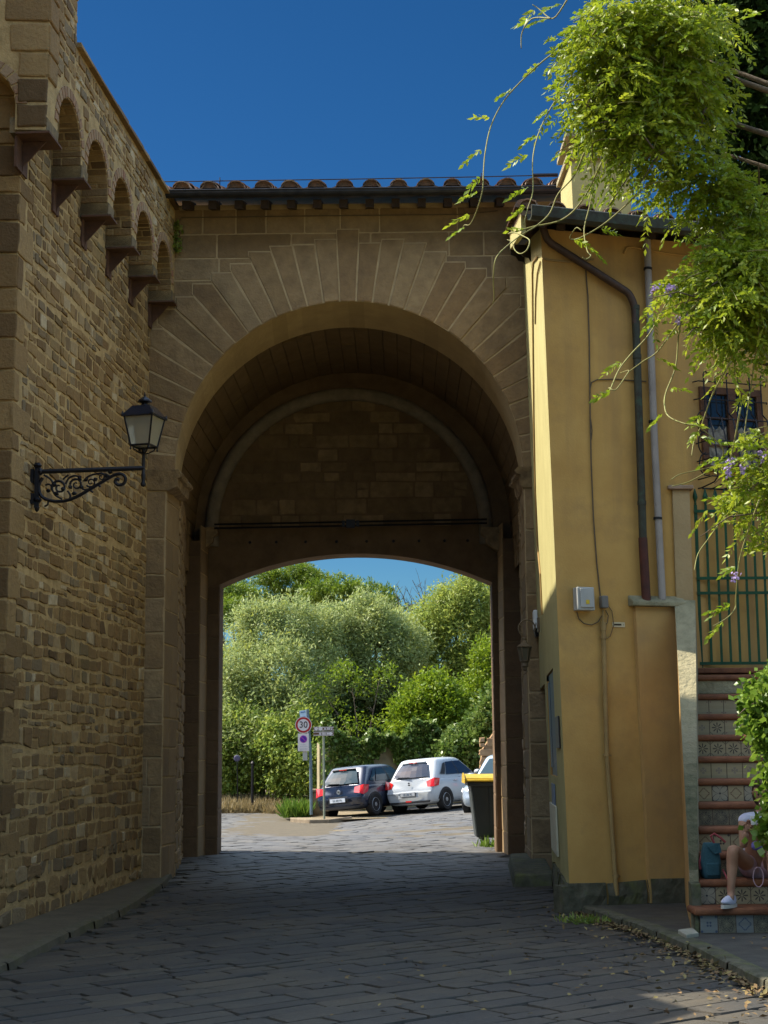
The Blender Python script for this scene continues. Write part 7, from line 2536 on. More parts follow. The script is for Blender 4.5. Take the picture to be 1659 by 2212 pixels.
def crown(name, blobs, ncl, per_, sig, size, aspect, m_, parent, seed, outward=.8, droop=0.0, shell=.55, tonebias=0.0, fold=.2, ymax=None):
    """leaf clusters spread through the blobs (centre, radii); most near the surface, some deep inside"""
    rs = np.random.RandomState(seed)
    B = [(np.array(c, float), np.array(r_, float)) for c, r_ in blobs]
    wts = np.array([r_[0] * r_[2] + r_[0] * r_[1] for _, r_ in B]); wts /= wts.sum()
    which = rs.choice(len(B), ncl, p=wts)
    u = unit(rs.normal(size=(ncl, 3)))
    rad = 1 - shell * rs.random_sample(ncl) ** 2.0
    rad *= 1 + .10 * rs.normal(size=ncl)
    Cc = np.array([B[k][0] for k in which]); R_ = np.array([B[k][1] for k in which])
    cen = Cc + u * R_ * rad[:, None]
    # clusters deep inside another blob are moved out with little use: drop them
    keep = np.ones(ncl, bool)
    for c, r_ in B:
        q = np.linalg.norm((cen - c) / r_, axis=1)
        keep &= ~(q < .45)
    # holes and thin places in the crown, and some sprigs that stand out of it
    nz_ = np.array([mnoise.noise(Vector(c) * 1.15 + Vector((seed, 0, 0))) + .5 * mnoise.noise(Vector(c) * 2.7) for c in cen])
    keep &= nz_ > -.26 + .25 * rs.normal(size=ncl) * .5
    far_ = rs.random_sample(ncl) < .12
    cen = cen + (u * R_ * .16 + np.array([0, 0, 1.0]) * R_[:, 2:3] * .10) * far_[:, None]
    cen, u = cen[keep], u[keep]
    n = len(cen) * per_
    pos = np.repeat(cen, per_, 0) + rs.normal(size=(n, 3)) * sig
    out = np.repeat(u, per_, 0)
    d = unit(out * outward + rs.normal(size=(n, 3)) * .75 + np.array([0, 0, -droop]))
    ct = np.repeat(rs.random_sample(len(cen)), per_)
    tone = np.clip(.5 * ct + .5 * rs.random_sample(n) + tonebias, 0, 1)
    sz = size * (.6 + .8 * rs.random_sample(n))
    return leafmesh(name, pos, d, sz, aspect, tone, m_, parent, rs, fold)

def leafmat(name, cols, transl=.35, rough=.5):
    return mat(name, cols[0], None, rough=rough, tones=cols, transl=transl, spec=.35)
m_olive = leafmat('olive_leaf', [(.19, .26, .08), (.29, .36, .12), (.39, .46, .20), (.30, .33, .05), (.48, .55, .30)], .48)
m_oliveR = leafmat('grey_green_leaf', [(.19, .27, .055), (.27, .35, .07), (.33, .40, .10), (.27, .30, .035), (.39, .45, .13)], .48)
m_pine = leafmat('pine_needle', [(.07, .13, .012), (.12, .19, .016), (.17, .24, .02), (.22, .27, .025)], .4)
m_ivy = leafmat('ivy_leaf', [(.05, .10, .018), (.09, .155, .025), (.14, .21, .038), (.20, .27, .07), (.23, .25, .05)], .35, .38)
m_bush = leafmat('bright_bush_leaf', [(.08, .15, .010), (.14, .22, .012), (.21, .29, .016), (.27, .33, .025)], .42)
m_hedge = leafmat('hedge_leaf', [(.09, .15, .025), (.16, .24, .04), (.24, .32, .06), (.31, .36, .05), (.36, .43, .15)], .46)
m_thick = leafmat('shaded_thicket_leaf', [(.02, .045, .01), (.035, .07, .014), (.06, .10, .02), (.09, .13, .03)], .25)  # leaf colour darkened to carry the shade of the hollow
m_bark = mat('grey_bark', (.11, .085, .06), (.06, .045, .03), 6, .95, .9, 14)
m_barkd = mat('dark_pine_bark', (.075, .045, .03), (.04, .026, .018), 6, .95, .9, 14)

def trunk(parent, base, tips, r0, m_=m_bark, seed=1, name='trunk'):
    r = random.Random(seed)
    mb = MB()
    base = Vector(base)
    fork = base + (sum((Vector(t) for t in tips), Vector()) / len(tips) - base) * .38
    mid = base.lerp(fork, .5) + Vector((r.uniform(-.1, .1), r.uniform(-.1, .1), 0))
    mb.tube([base - Vector((0, 0, .3)), base + Vector((0, 0, .1)), mid, fork], [r0 * 1.35, r0 * 1.1, r0 * .9, r0 * .75], 9)
    for t in tips:
        t = Vector(t)
        m1 = fork.lerp(t, .4) + Vector((r.uniform(-.25, .25), r.uniform(-.25, .25), r.uniform(.0, .3)))
        mb.tube([fork - (t - fork) * .03, m1, t], [r0 * .55, r0 * .38, r0 * .1], 7)
        for k in range(3):
            q = m1.lerp(t, r.uniform(.1, .8))
            e = q + Vector((r.uniform(-1, 1), r.uniform(-1, 1), r.uniform(.1, .9))) * r0 * 4
            mb.tube([q, q.lerp(e, .5) + Vector((0, 0, r0 * .4)), e], [r0 * .22, r0 * .15, r0 * .04], 5)
    return mb.build(name, m_, parent, smooth=True)

def BL(px, py, D, rx, rz, ry=None):          # a crown blob: centre seen at (px, py), radii in frame pixels
    c = P(px, py, D); k = D / FPX
    return (tuple(c), (rx * k, (ry if ry else (rx + rz) / 2) * k, rz * k))

# ---- umbrella pines far behind
def pine(label, D, blobs, trunk_px, seed, ncl, tips):
    g_ = P(trunk_px[0], 1620, D); g_.z = gz(0, 50)
    t = thing('umbrella_pine', label, 'tree', g_, group='umbrella pines behind the olive trees')
    inv = Matrix.Translation(-Vector(g_))
    bl = [BL(x, y, D + dz, rx, rz) for x, y, rx, rz, dz in blobs]
    bl = [(tuple(Vector(c) - g_), r_) for c, r_ in bl]
    rr = np.random.RandomState(seed)       # the flat crown is a cluster of small domed tufts
    small = []
    for c, r_ in bl:
        for k in range(int(6 + r_[0] * 5)):
            u = unit(rr.normal(size=(1, 3)))[0]; u[2] = abs(u[2]) * .9 - .25
            small.append(((c[0] + u[0] * r_[0] * .85, c[1] + u[1] * r_[1] * .85, c[2] + u[2] * r_[2] * .85), (rr.uniform(.32, .6), rr.uniform(.32, .6), rr.uniform(.26, .42))))
    crown('crown', small, int(ncl * 2.2), 22, .10, .17, .30, m_pine, t, seed, outward=1.1, shell=.35)
    tp = [P(x, y, D) - g_ for x, y in tips]
    trunk(t, (0, 0, 0), tp, .24, m_barkd, seed)
    return t
pine('tall umbrella pine with dark trunk at the left edge of the archway', 78, [(500, 1290, 46, 30, -2), (560, 1262, 60, 38, 0), (625, 1245, 56, 38, 0), (675, 1252, 34, 26, 1), (500, 1318, 26, 22, -3), (590, 1300, 60, 24, 1), (650, 1290, 40, 26, 0), (460, 1300, 40, 30, 0)], (486, 1500), 5, 800, [(500, 1310), (560, 1290), (620, 1275), (470, 1310)])
pine('rounded umbrella pine in the middle of the archway against the blue sky', 72, [(700, 1290, 40, 32, 0), (745, 1278, 50, 36, 0), (800, 1284, 46, 34, 0), (838, 1308, 22, 26, 0), (690, 1320, 40, 30, 1), (760, 1320, 60, 36, 2), (815, 1325, 34, 26, 1)], (765, 1500), 6, 620, [(720, 1310), (790, 1300), (830, 1320)])
# ---- olive trees
def tree(name, label, cat, D, foot_px, blobs, seed, ncl, per_, size, aspect, m_, tips, r0=.16, group=None, sig=.2, outward=.8, droop=0.0, shell=.55, z0=None, m_t=m_bark):
    g_ = P(foot_px, 1700, D); g_.z = gz(g_.x, 45) if z0 is None else z0
    t = thing(name, label, cat, g_, group=group)
    bl = [BL(x, y, D + dz, rx, rz) for x, y, rx, rz, dz in blobs]
    bl = [(tuple(Vector(c) - g_), r_) for c, r_ in bl]
    crown('crown', bl, ncl, per_, sig, size, aspect, m_, t, seed, outward=outward, droop=droop, shell=shell)
    trunk(t, (0, 0, 0), [P(x, y, D) - g_ for x, y in tips], r0, m_t, seed)
    return t
GO = 'olive trees behind the roadside wall'
tree('olive_tree', 'large silvery olive tree filling the left half of the archway', 'tree', 55, 600,
     [(560, 1370, 55, 60, 0), (630, 1345, 50, 50, 0), (690, 1370, 45, 55, 1), (520, 1450, 50, 65, -1), (600, 1460, 75, 75, -1), (680, 1450, 50, 70, 0), (545, 1550, 65, 60, -1), (630, 1540, 55, 60, -2), (490, 1520, 40, 60, -1), (590, 1310, 30, 22, 0), (540, 1330, 22, 28, 0), (600, 1590, 60, 50, -2.2), (520, 1590, 46, 50, -2.2), (660, 1500, 40, 40, -1)],
     11, 3000, 30, .15, .30, m_olive, [(560, 1400), (640, 1380), (690, 1420), (540, 1480), (620, 1480)], .2, GO, .17)
tree('olive_tree', 'silvery olive tree in the middle of the archway below the rounded pine', 'tree', 57, 800,
     [(745, 1330, 45, 40, 0), (800, 1345, 50, 45, 0), (850, 1365, 35, 40, 1), (740, 1410, 55, 60, 0), (815, 1420, 60, 60, 0), (860, 1440, 40, 50, 1), (770, 1490, 60, 45, 0), (840, 1490, 45, 40, 0), (775, 1305, 26, 18, 0), (720, 1500, 40, 40, 0), (880, 1400, 40, 50, 0)],
     12, 2300, 30, .15, .30, m_olive, [(750, 1370), (810, 1380), (850, 1420), (790, 1450)], .18, GO, .17)
tree('olive_tree', 'tall grey green tree at the right side of the archway', 'tree', 60, 985,
     [(985, 1290, 45, 40, 0), (1030, 1300, 45, 50, 0), (940, 1345, 50, 45, 0), (905, 1390, 50, 50, 0), (1000, 1370, 60, 60, 0), (1060, 1380, 40, 60, 1), (940, 1440, 60, 60, 0), (1030, 1450, 60, 60, 0), (880, 1440, 40, 50, 0), (1090, 1320, 30, 60, 1)],
     13, 2500, 28, .16, .32, m_oliveR, [(985, 1330), (930, 1380), (1040, 1340), (1000, 1420), (900, 1420)], .22, GO, .18)
# bare topped young tree against the sky
g_ = P(890, 1700, 66); g_.z = .2
bt = thing('bare_tree', 'thin half bare tree with fine twigs against the sky between pine and grey green tree', 'tree', g_)
mb = MB(); r = random.Random(3)
b0_ = P(900, 1400, 66) - g_
mb.tube([Vector((0, 0, -.3)), Vector((b0_.x * .6, 0, b0_.z * .6)), b0_], [.12, .09, .06], 7)
for k in range(34):
    a = P(r.uniform(870, 950), r.uniform(1310, 1390), 66 + r.uniform(-.8, .8)) - g_
    e = a + Vector((r.uniform(-.7, .5), r.uniform(-.4, .4), r.uniform(.5, 1.5)))
    m_1 = a.lerp(e, .5) + Vector((r.uniform(-.12, .12), 0, .05))
    mb.tube([b0_.lerp(a, .25), a, m_1, e], [.035, .022, .014, .006], 5)
    for q in range(3):
        s_ = m_1.lerp(e, r.random()); mb.tube([s_, s_ + Vector((r.uniform(-.3, .3), r.uniform(-.2, .2), r.uniform(.1, .4)))], [.009, .004], 4)
mb.build('trunk', m_bark, bt)
crown('crown', [BL(905, 1350, 66, 30, 34), BL(930, 1320, 66, 26, 30)] and [(tuple(Vector(c) - g_), r_) for c, r_ in (BL(905, 1355, 66, 32, 34), BL(945, 1335, 66, 26, 34))], 90, 10, .2, .14, .4, m_oliveR, bt, 31)
# ---- yellow green bushes, creepers and hedges
tree('round_bush', 'round bright green bush rising behind the white hatchback', 'bush', 51, 930,
     [(900, 1560, 55, 60, 0), (960, 1540, 55, 60, 0), (935, 1510, 55, 45, 0), (985, 1580, 40, 55, 0), (920, 1600, 60, 45, 0), (865, 1600, 30, 40, 0)],
     21, 1600, 26, .12, .62, m_bush, [(900, 1570), (960, 1560), (930, 1520)], .12, None, .14)
tree('cypress_bush', 'slender yellow green bush at the right jamb of the archway', 'bush', 53, 1050,
     [(1045, 1440, 20, 55, 0), (1030, 1500, 30, 60, 0), (1065, 1490, 30, 70, 0), (1080, 1420, 24, 60, 0)], 22, 700, 24, .13, .4, m_bush, [(1045, 1420), (1065, 1470)], .09, None, .14)
tree('feathery_tree', 'low feathery yellow green branches over the dark hollow in the middle', 'tree', 52.5, 780,
     [(690, 1480, 34, 20, 0), (745, 1455, 40, 26, 0), (700, 1530, 46, 18, 0), (770, 1560, 46, 14, -1), (725, 1505, 30, 16, 0), (800, 1470, 40, 22, 0), (840, 1445, 26, 20, 0)], 23, 120, 18, .13, .36, m_bush, [(700, 1500), (760, 1480), (740, 1555), (820, 1465)], .08, None, .13)
# roadside wall behind the cars and its ivy
YWL = 49.0
rw = thing('roadside_wall', 'pale plastered garden wall behind the parked cars, half hidden by ivy', 'wall')
mb = MB()
wl0, wl1 = P(690, 1600, YWL - .5), P(1110, 1600, YWL + 1)
zt0 = P(800, 1604, YWL).z
def frRW(u, v, h):
    d = (wl1 - wl0); d.z = 0; l_ = d.length; d /= l_
    n_ = Vector((d.y, -d.x, 0))
    return Vector((wl0.x, wl0.y, 0)) + d * u + n_ * h + Vector((0, 0, v))
wlen2 = hypot(wl1.x - wl0.x, wl1.y - wl0.y)
mb.hexa([frRW(0, -.4, 0), frRW(wlen2, -.4, 0), frRW(wlen2, -.4, -.4), frRW(0, -.4, -.4)], [frRW(0, zt0, 0), frRW(wlen2, zt0, 0), frRW(wlen2, zt0, -.4), frRW(0, zt0, -.4)])
mb.build('wall', mat('garden_wall_plaster', (.33, .28, .17), (.22, .19, .11), 1.2, .95, .4, 20), rw)
rs = np.random.RandomState(77)
def ivy_sheet(name, label, cat, pts_fn, n, size, m_, seed, out, droop=.4, asp=.9):
    rs = np.random.RandomState(seed)
    pos = np.array([pts_fn(rs) for _ in range(n)])
    o_ = np.array(out, float)
    d = unit(rs.normal(size=(n, 3)) * .55 + o_ + np.array([0, 0, -droop]))
    tone = np.clip(rs.beta(2, 2, n), 0, 1)
    sz = size * (.6 + .8 * rs.random_sample(n))
    ob_ = leafmesh(name, pos, d, sz, asp, tone, m_, None, rs, .15)
    tag(ob_, label, cat)
    return ob_
def ivy_pt(rs):
    # hanging in uneven swags over the wall top
    while True:
        u = rs.random_sample() * wlen2
        low = .62 + .30 * sin(u * 2.1 + .5) + .22 * sin(u * 5.3) + .12 * sin(u * 11)
        if u < 1.6: low += 1.2
        t = rs.random_sample() ** 1.3
        tp_ = .38 + .22 * sin(u * 1.7 + 2) + .16 * sin(u * 4.3 + .4) + .10 * sin(u * 9.1)
        z = zt0 + tp_ - t * (low + tp_)
        h = .08 + .22 * rs.random_sample() + .18 * (1 - t)
        if z > zt0 + .15: h -= .3 * rs.random_sample()
        p = frRW(u, z, h)
        return (p.x, p.y, p.z)
ivy_sheet('hanging_ivy', 'thick glossy ivy hanging over the garden wall behind the parked cars', 'ivy', ivy_pt, 11000, .135, m_ivy, 41, (.15, -.75, 0))
# ivy mound at the right, against the gate jamb, over an old orange rubble wall
tree('ivy_mound', 'ivy mound above the silver car at the right jamb', 'ivy', 48.5, 1060,
     [(1055, 1570, 34, 40, 0), (1020, 1600, 40, 40, 0), (985, 1625, 40, 26, 0), (1040, 1620, 30, 30, 0), (1075, 1540, 30, 50, 0), (1000, 1650, 30, 20, 0)], 25, 700, 26, .125, .85, m_ivy, [(1050, 1590), (1020, 1610)], .07, None, .12)
mb = MB()
fr_o = lambda u, v, h: P(1024, 1700, 47.0) * 0 + Vector((P(1026, 1650, 47).x + u, 47 - h + .15 * u, v))
zo = gz(3, 46)
mb.poly([fr_o(0, zo, 0), fr_o(3, zo, 0), fr_o(3, P(0, 1590, 47).z, 0), fr_o(.6, P(0, 1590, 47).z, 0), fr_o(.25, P(0, 1625, 47).z, 0)] + [fr_o(0, zo, -.6), fr_o(3, zo, -.6), fr_o(3, P(0, 1590, 47).z, -.6), fr_o(.6, P(0, 1590, 47).z, -.6), fr_o(.25, P(0, 1625, 47).z, -.6)],
        [(0, 1, 2, 3, 4), (5, 6, 7, 8, 9), (0, 5, 9, 4), (4, 9, 8, 3), (3, 8, 7, 2)])
rubble(mb, fr_o, .12, 3, zo, P(0, 1600, 47).z, (.2, .35), (.3, .6), .03, 8, (.03, .1), .3, .02, .04)
m_orange = mat('orange_rubble', (.36, .23, .12), (.25, .15, .08), 2.5, .95, 1.0, 8)
o = mb.build('rubble_wall', m_orange, None); tag(o, 'old orange brown rubble wall end behind the silver car', 'wall')
# hedge along the left side of the crossing
tree('hedge', 'tall mixed green hedge at the left behind the dry grass bank', 'hedge', 53, 560,
     [(500, 1600, 44, 60, 0), (555, 1610, 50, 70, 0), (610, 1620, 50, 70, -1), (650, 1600, 40, 70, -1), (500, 1680, 40, 40, 0), (560, 1670, 44, 40, 0), (620, 1670, 44, 50, -1), (655, 1660, 30, 50, -2), (470, 1640, 40, 70, 0), (655, 1560, 30, 50, 0)],
     26, 2700, 26, .125, .6, m_hedge, [(520, 1600), (580, 1600), (640, 1600)], .12, None, .14, droop=.2)
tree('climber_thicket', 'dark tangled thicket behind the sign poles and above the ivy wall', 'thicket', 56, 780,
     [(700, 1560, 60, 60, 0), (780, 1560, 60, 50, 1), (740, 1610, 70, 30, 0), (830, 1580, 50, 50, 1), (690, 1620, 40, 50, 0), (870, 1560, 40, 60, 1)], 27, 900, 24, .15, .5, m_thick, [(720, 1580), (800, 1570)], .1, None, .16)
tree('young_pine', 'small yellow green pine shoots at the far left edge of the archway', 'tree', 62, 480,
     [(488, 1330, 26, 26, 0), (470, 1480, 26, 40, 0), (480, 1420, 14, 26, 0)], 28, 150, 18, .2, .35, m_pine, [(486, 1340), (478, 1430)], .1, None, .15)
# far screen of trees so that no bare horizon shows between the trunks
for k, (px, D, hz_) in enumerate(((330, 95, 4.5), (430, 92, 5), (560, 90, 4.5), (700, 92, 4.6), (840, 94, 4.4), (980, 90, 5), (1090, 92, 5.5), (1200, 95, 5))):
    c = P(px, 1600, D); c.z = 0
    t = thing('background_tree', ['broad dark green tree far behind the left olive', 'round dark tree far behind the umbrella pine trunk', 'distant bushy tree behind the large silvery olive', 'distant low tree behind the sign poles', 'distant dull green tree behind the middle olive', 'distant leafy tree behind the round bright bush', 'distant dark tree behind the right jamb', 'far tree hidden beyond the right jamb'][k], 'tree', c, group='distant trees')
    crown('crown', [((0, 0, hz_ * .55), (2.2, 1.4, hz_ * .5)), ((1.2, 0, hz_ * .45), (1.8, 1.4, hz_ * .42)), ((-1.3, 0, hz_ * .4), (1.9, 1.4, hz_ * .4))], 330, 16, .3, .4, .5, m_hedge, t, 100 + k)
    trunk(t, (0, 0, 0), [(0, 0, hz_ * .6), (.8, 0, hz_ * .5), (-.8, 0, hz_ * .5)], .2, m_bark, k)

# dry grass bank and verge grass (uncountable)
def grass(name, label, fn, n, h, m_, seed, cat='grass'):
    rs = np.random.RandomState(seed)
    pos = np.array([fn(rs) for _ in range(n)])
    d = unit(np.array([0, 0, 1.0]) + rs.normal(size=(n, 3)) * .35)
    o = leafmesh(name, pos, d, h * (.5 + rs.random_sample(n)), .12, rs.random_sample(n), m_, None, rs, .1)
    tag(o, label, cat, kind='stuff')
    return o
m_dry = leafmat('dry_grass_blade', [(.22, .17, .08), (.3, .235, .12), (.26, .2, .08), (.36, .29, .17)], .3)
m_grass = leafmat('fresh_grass_blade', [(.07, .14, .015), (.11, .19, .02), (.16, .24, .03)], .4)
def f1(rs):
    x = rs.uniform(-6.6, -2.6); y = 50.3 + rs.random_sample() ** 1.4 * 2.6 - max(0, (x + 4)) * 1.6
    return (x, y, gz(x, y) + max(0, (y - 50.0)) * .10 - .03)
bk = MB()
for i in range(10):
    x0, x1 = -7.4 + i * .52, -7.4 + (i + 1) * .52
    e = lambda x: 50.3 - max(0, (x + 4)) * 1.6
    bk.face([(x0, e(x0), gz(x0, 50) - .02), (x1, e(x1), gz(x1, 50) - .02), (x1, e(x1) + 3.5, gz(x1, 50) + .5), (x0, e(x0) + 3.5, gz(x0, 50) + .5)])
o = bk.build('verge', mat('dry_verge', (.27, .21, .115), (.2, .15, .08), 3, .95, .8, 20), None); o['kind'] = 'structure'
grass('dry_grass', 'dry straw coloured grass on the bank left of the sign poles', f1, 5200, .3, m_dry, 51)
def f2(rs):
    q = P(rs.uniform(612, 668), 1750, 44.6 + rs.random_sample() * 1.2)
    return (q.x, q.y, gz(q.x, q.y) + .06)
grass('verge_grass', 'green grass tuft at the foot of the sign poles', f2, 900, .42, m_grass, 52)
def f3(rs):
    x = bn.location.x + rs.uniform(-.45, .6) + .1 * rs.normal(); y = 29.35 + rs.normal() * .12
    return (x, y, gz(x, y) - .02)
grass('bin_grass', 'bright green grass tuft at the foot of the waste bin', f3, 420, .17, m_grass, 53)
# kerbed island at the foot of the signs
isl = [P(x, y, D) for x, y, D in ((627, 1762, 43.6), (668, 1768, 42.6), (712, 1768, 42.6), (760, 1765, 43.2))]
mb = MB()
zi = [gz(p.x, p.y) for p in isl]
for (a, za), (b, zb_) in zip(list(zip(isl, zi)), list(zip(isl, zi))[1:]):
    mb.hexa([Vector((a.x, a.y, za - .1)), Vector((b.x, b.y, zb_ - .1)), Vector((b.x, b.y + .16, zb_ - .1)), Vector((a.x, a.y + .16, za - .1))], [Vector((a.x, a.y + .01, za + .12)), Vector((b.x, b.y + .01, zb_ + .12)), Vector((b.x, b.y + .16, zb_ + .12)), Vector((a.x, a.y + .16, za + .12))], rnd.random())
o = mb.build('kerb', mat('island_kerb', (.24, .19, .13), (.16, .125, .085), 4, .9, .5, 20), None); bevel(o, .02, 2); o['kind'] = 'structure'
mb = MB()
mb.poly([(isl[0].x, isl[0].y + .16, zi[0] + .10), (isl[1].x, isl[1].y + .16, zi[1] + .10), (isl[3].x + 3, isl[3].y + .16, zi[3] + .10), (isl[3].x + 5, 49.2, zi[3] + .16), (isl[0].x - .4, 49.2, zi[0] + .1)], [(0, 1, 2, 3, 4)])
o = mb.build('traffic_island', mat('island_dust', (.25, .2, .125), (.17, .135, .08), 2, .95, .6, 16), None); o['kind'] = 'structure'
# small stone trough / block wall by the poles
mb = MB()
q = P(691, 1735, 45.5)
mb.box((q.x, q.y, gz(q.x, q.y) + .42), (.5, .4, .7)); mb.box((q.x, q.y, gz(q.x, q.y) + .82), (.58, .46, .1))
o = mb.build('stone_block', m_corb, None); bevel(o, .03, 2); tag(o, 'low square stone block behind the sign poles', 'stone block')
# ================================================================ wisteria, ivy bush and litter on the right
m_wist = leafmat('wisteria_leaf', [(.10, .17, .010), (.16, .235, .012), (.22, .30, .016), (.28, .35, .022), (.33, .37, .025), (.13, .19, .016)], .48, .42)
m_vine = mat('young_vine', (.24, .24, .07), (.17, .15, .05), 12, .7)
m_oldvine = mat('woody_vine', (.13, .10, .065), (.08, .06, .04), 9, .95, .8, 20)
m_bloom = mat('wisteria_bloom', (.36, .26, .56), (.5, .4, .62), 30, .7, transl=.3)
WD = 11.0
w0 = Vector((5.6, 11.6, 0)); w0.z = .2
wis = thing('wisteria', 'sunlit yellow green wisteria hanging over the top right of the house', 'wisteria', w0)
def compound(name, cen, d, L_, n_pairs, lf, rs, parent, m_=m_wist):
    """pinnate leaves: a drooping midrib with pairs of pointed leaflets and one at the tip"""
    n = len(cen)
    d = unit(d)
    sd = rs.normal(size=(n, 3)); sd[:, 2] *= .35
    sd = unit(np.cross(d, np.cross(sd, d)))
    pos, dirs, sz, tn = [], [], [], []
    ct = rs.beta(2, 1.8, n)
    for k in range(n_pairs):
        t = .22 + .78 * k / n_pairs
        c = cen + d * (L_ * t)[:, None] + np.array([0, 0, -1.0]) * (L_ * t * t * .25)[:, None]
        for s_ in (-1, 1):
            dd = unit(d * .75 + sd * s_ * .8 + np.array([0, 0, -.28]) + rs.normal(size=(n, 3)) * .16)
            pos.append(c); dirs.append(dd); sz.append(lf * (1 - .25 * abs(t - .55)) * (.8 + .4 * rs.random_sample(n))); tn.append(ct * .7 + .3 * rs.random_sample(n))
    c = cen + d * L_[:, None] + np.array([0, 0, -1.0]) * (L_ * .25)[:, None]
    pos.append(c); dirs.append(unit(d + np.array([0, 0, -.4]))); sz.append(lf * np.ones(n) * 1.05); tn.append(ct)
    return leafmesh(name, np.concatenate(pos), np.concatenate(dirs), np.concatenate(sz), .44, np.concatenate(tn), m_, parent, rs, .22, up_bias=.0)
rs = np.random.RandomState(5)
blobs = [(1375, 40, 110, 70, 0, 1.0), (1460, 35, 70, 80, .2, 1.0), (1320, 140, 75, 65, 0, .8), (1420, 165, 110, 85, .1, 1.25), (1335, 235, 70, 50, 0, .75), (1420, 265, 85, 55, 0, .8), (1300, 300, 36, 22, 0, .12), (1400, 325, 50, 25, 0, .25),
         (1490, 200, 40, 70, .2, .6), (1480, 340, 60, 50, .3, .7), (1545, 400, 60, 50, .3, .9), (1600, 440, 50, 40, .3, .8),
         (1620, 510, 65, 70, .2, 1.1), (1590, 600, 75, 75, 0, 1.25), (1645, 640, 55, 105, .2, 1.2), (1520, 620, 40, 45, 0, .35), (1610, 715, 55, 38, 0, .5), (1660, 780, 26, 50, .1, .3),
         (1674, 920, 28, 60, 0, .35), (1640, 1020, 32, 38, 0, .6), (1664, 1070, 34, 60, 0, .8), (1652, 1160, 22, 44, 0, .3), (1462, 860, 12, 36, 0, .04), (1165, 195, 30, 36, 0, .03), (1235, 180, 22, 60, 0, .1)]
NS_ = 570                                # leafy shoots, each trailing outwards and down from its clump
wts = np.array([b[2] * b[3] * b[5] for b in blobs]); wts /= wts.sum()
ks = rs.choice(len(blobs), NS_, p=wts)
cen = []; dr = []; shoots = []
kk = WD / FPX
for k in ks:
    x, y, rx, ry, dz, _ = blobs[k]
    u = unit(rs.normal(size=(1, 3)))[0]
    r_ = rs.random_sample() ** .5 * 1.0 + (abs(rs.normal()) * .34 if rs.random_sample() < .4 else 0)
    c = P(x, y, WD + dz)
    ry3 = min(rx, ry) * 1.1
    p0 = np.array([c.x + u[0] * rx * kk * r_, c.y + u[1] * ry3 * kk * r_, c.z + u[2] * ry * kk * r_])
    hd = np.array([u[0] * .7 - .22 + rs.normal() * .45, u[1] * .5 - .15 + rs.normal() * .35, u[2] * .35 + rs.normal() * .3 + .1])
    hd /= np.linalg.norm(hd) + 1e-9
    ln = rs.uniform(.22, .62)
    nl = int(4 + ln * 9)
    pts = []
    for i in range(nl):
        t = (i + .5) / nl
        p = p0 + hd * ln * (t - .35) + np.array([0, 0, -.35 * ln * t * t])
        pts.append(p)
        side = np.cross(hd, [0, 0, 1.0]) * (1 if i % 2 else -1)
        d = hd * .45 + side * .75 + np.array([0, 0, -.35]) + rs.normal(size=3) * .22
        cen.append(p); dr.append(d)
    shoots.append(pts)
cen = np.array(cen); dr = np.array(dr); N = len(cen)
loc = np.array(w0)
compound('foliage', cen - loc, dr, .15 + .10 * rs.random_sample(N), 6, .056, rs, wis)
mb = MB()
for pts in shoots:
    mb.tube([Vector(p) - w0 for p in pts], [.005 - .003 * i / len(pts) for i in range(len(pts))], 4)
o = mb.build('shoots', m_vine, wis); o['kind'] = 'stuff'
# woody stems behind the leaves, rising from the right
mb = MB()
root = Vector((0, 0, -.3))
r = random.Random(8)
mains = []
for (x, y, dz) in ((1500, 120, .5), (1380, 200, .3), (1560, 330, .6), (1560, 620, .3), (1620, 780, .3), (1330, 80, .2), (1600, 1040, .2)):
    t = P(x, y, WD + dz) - w0
    hub = Vector((-.2, .2, min(6.4, max(1.2, t.z * .75))))
    m_1 = hub.lerp(t, .5) + Vector((0, 0, .35))
    mb.tube([root, Vector((-.05, .1, 1.4)), hub, m_1, t], [.09, .075, .05, .03, .012], 7)
    mains.append((m_1, t))
for k in range(60):
    b = Vector(cen[r.randrange(N)]) - w0
    e = b + Vector((r.uniform(-.5, .2), r.uniform(-.2, .2), r.uniform(-.4, .15)))
    mb.tube([b, b.lerp(e, .5) + Vector((0, 0, .06)), e], [.007, .006, .003], 5)
mb.build('stem', m_oldvine, wis, smooth=True)
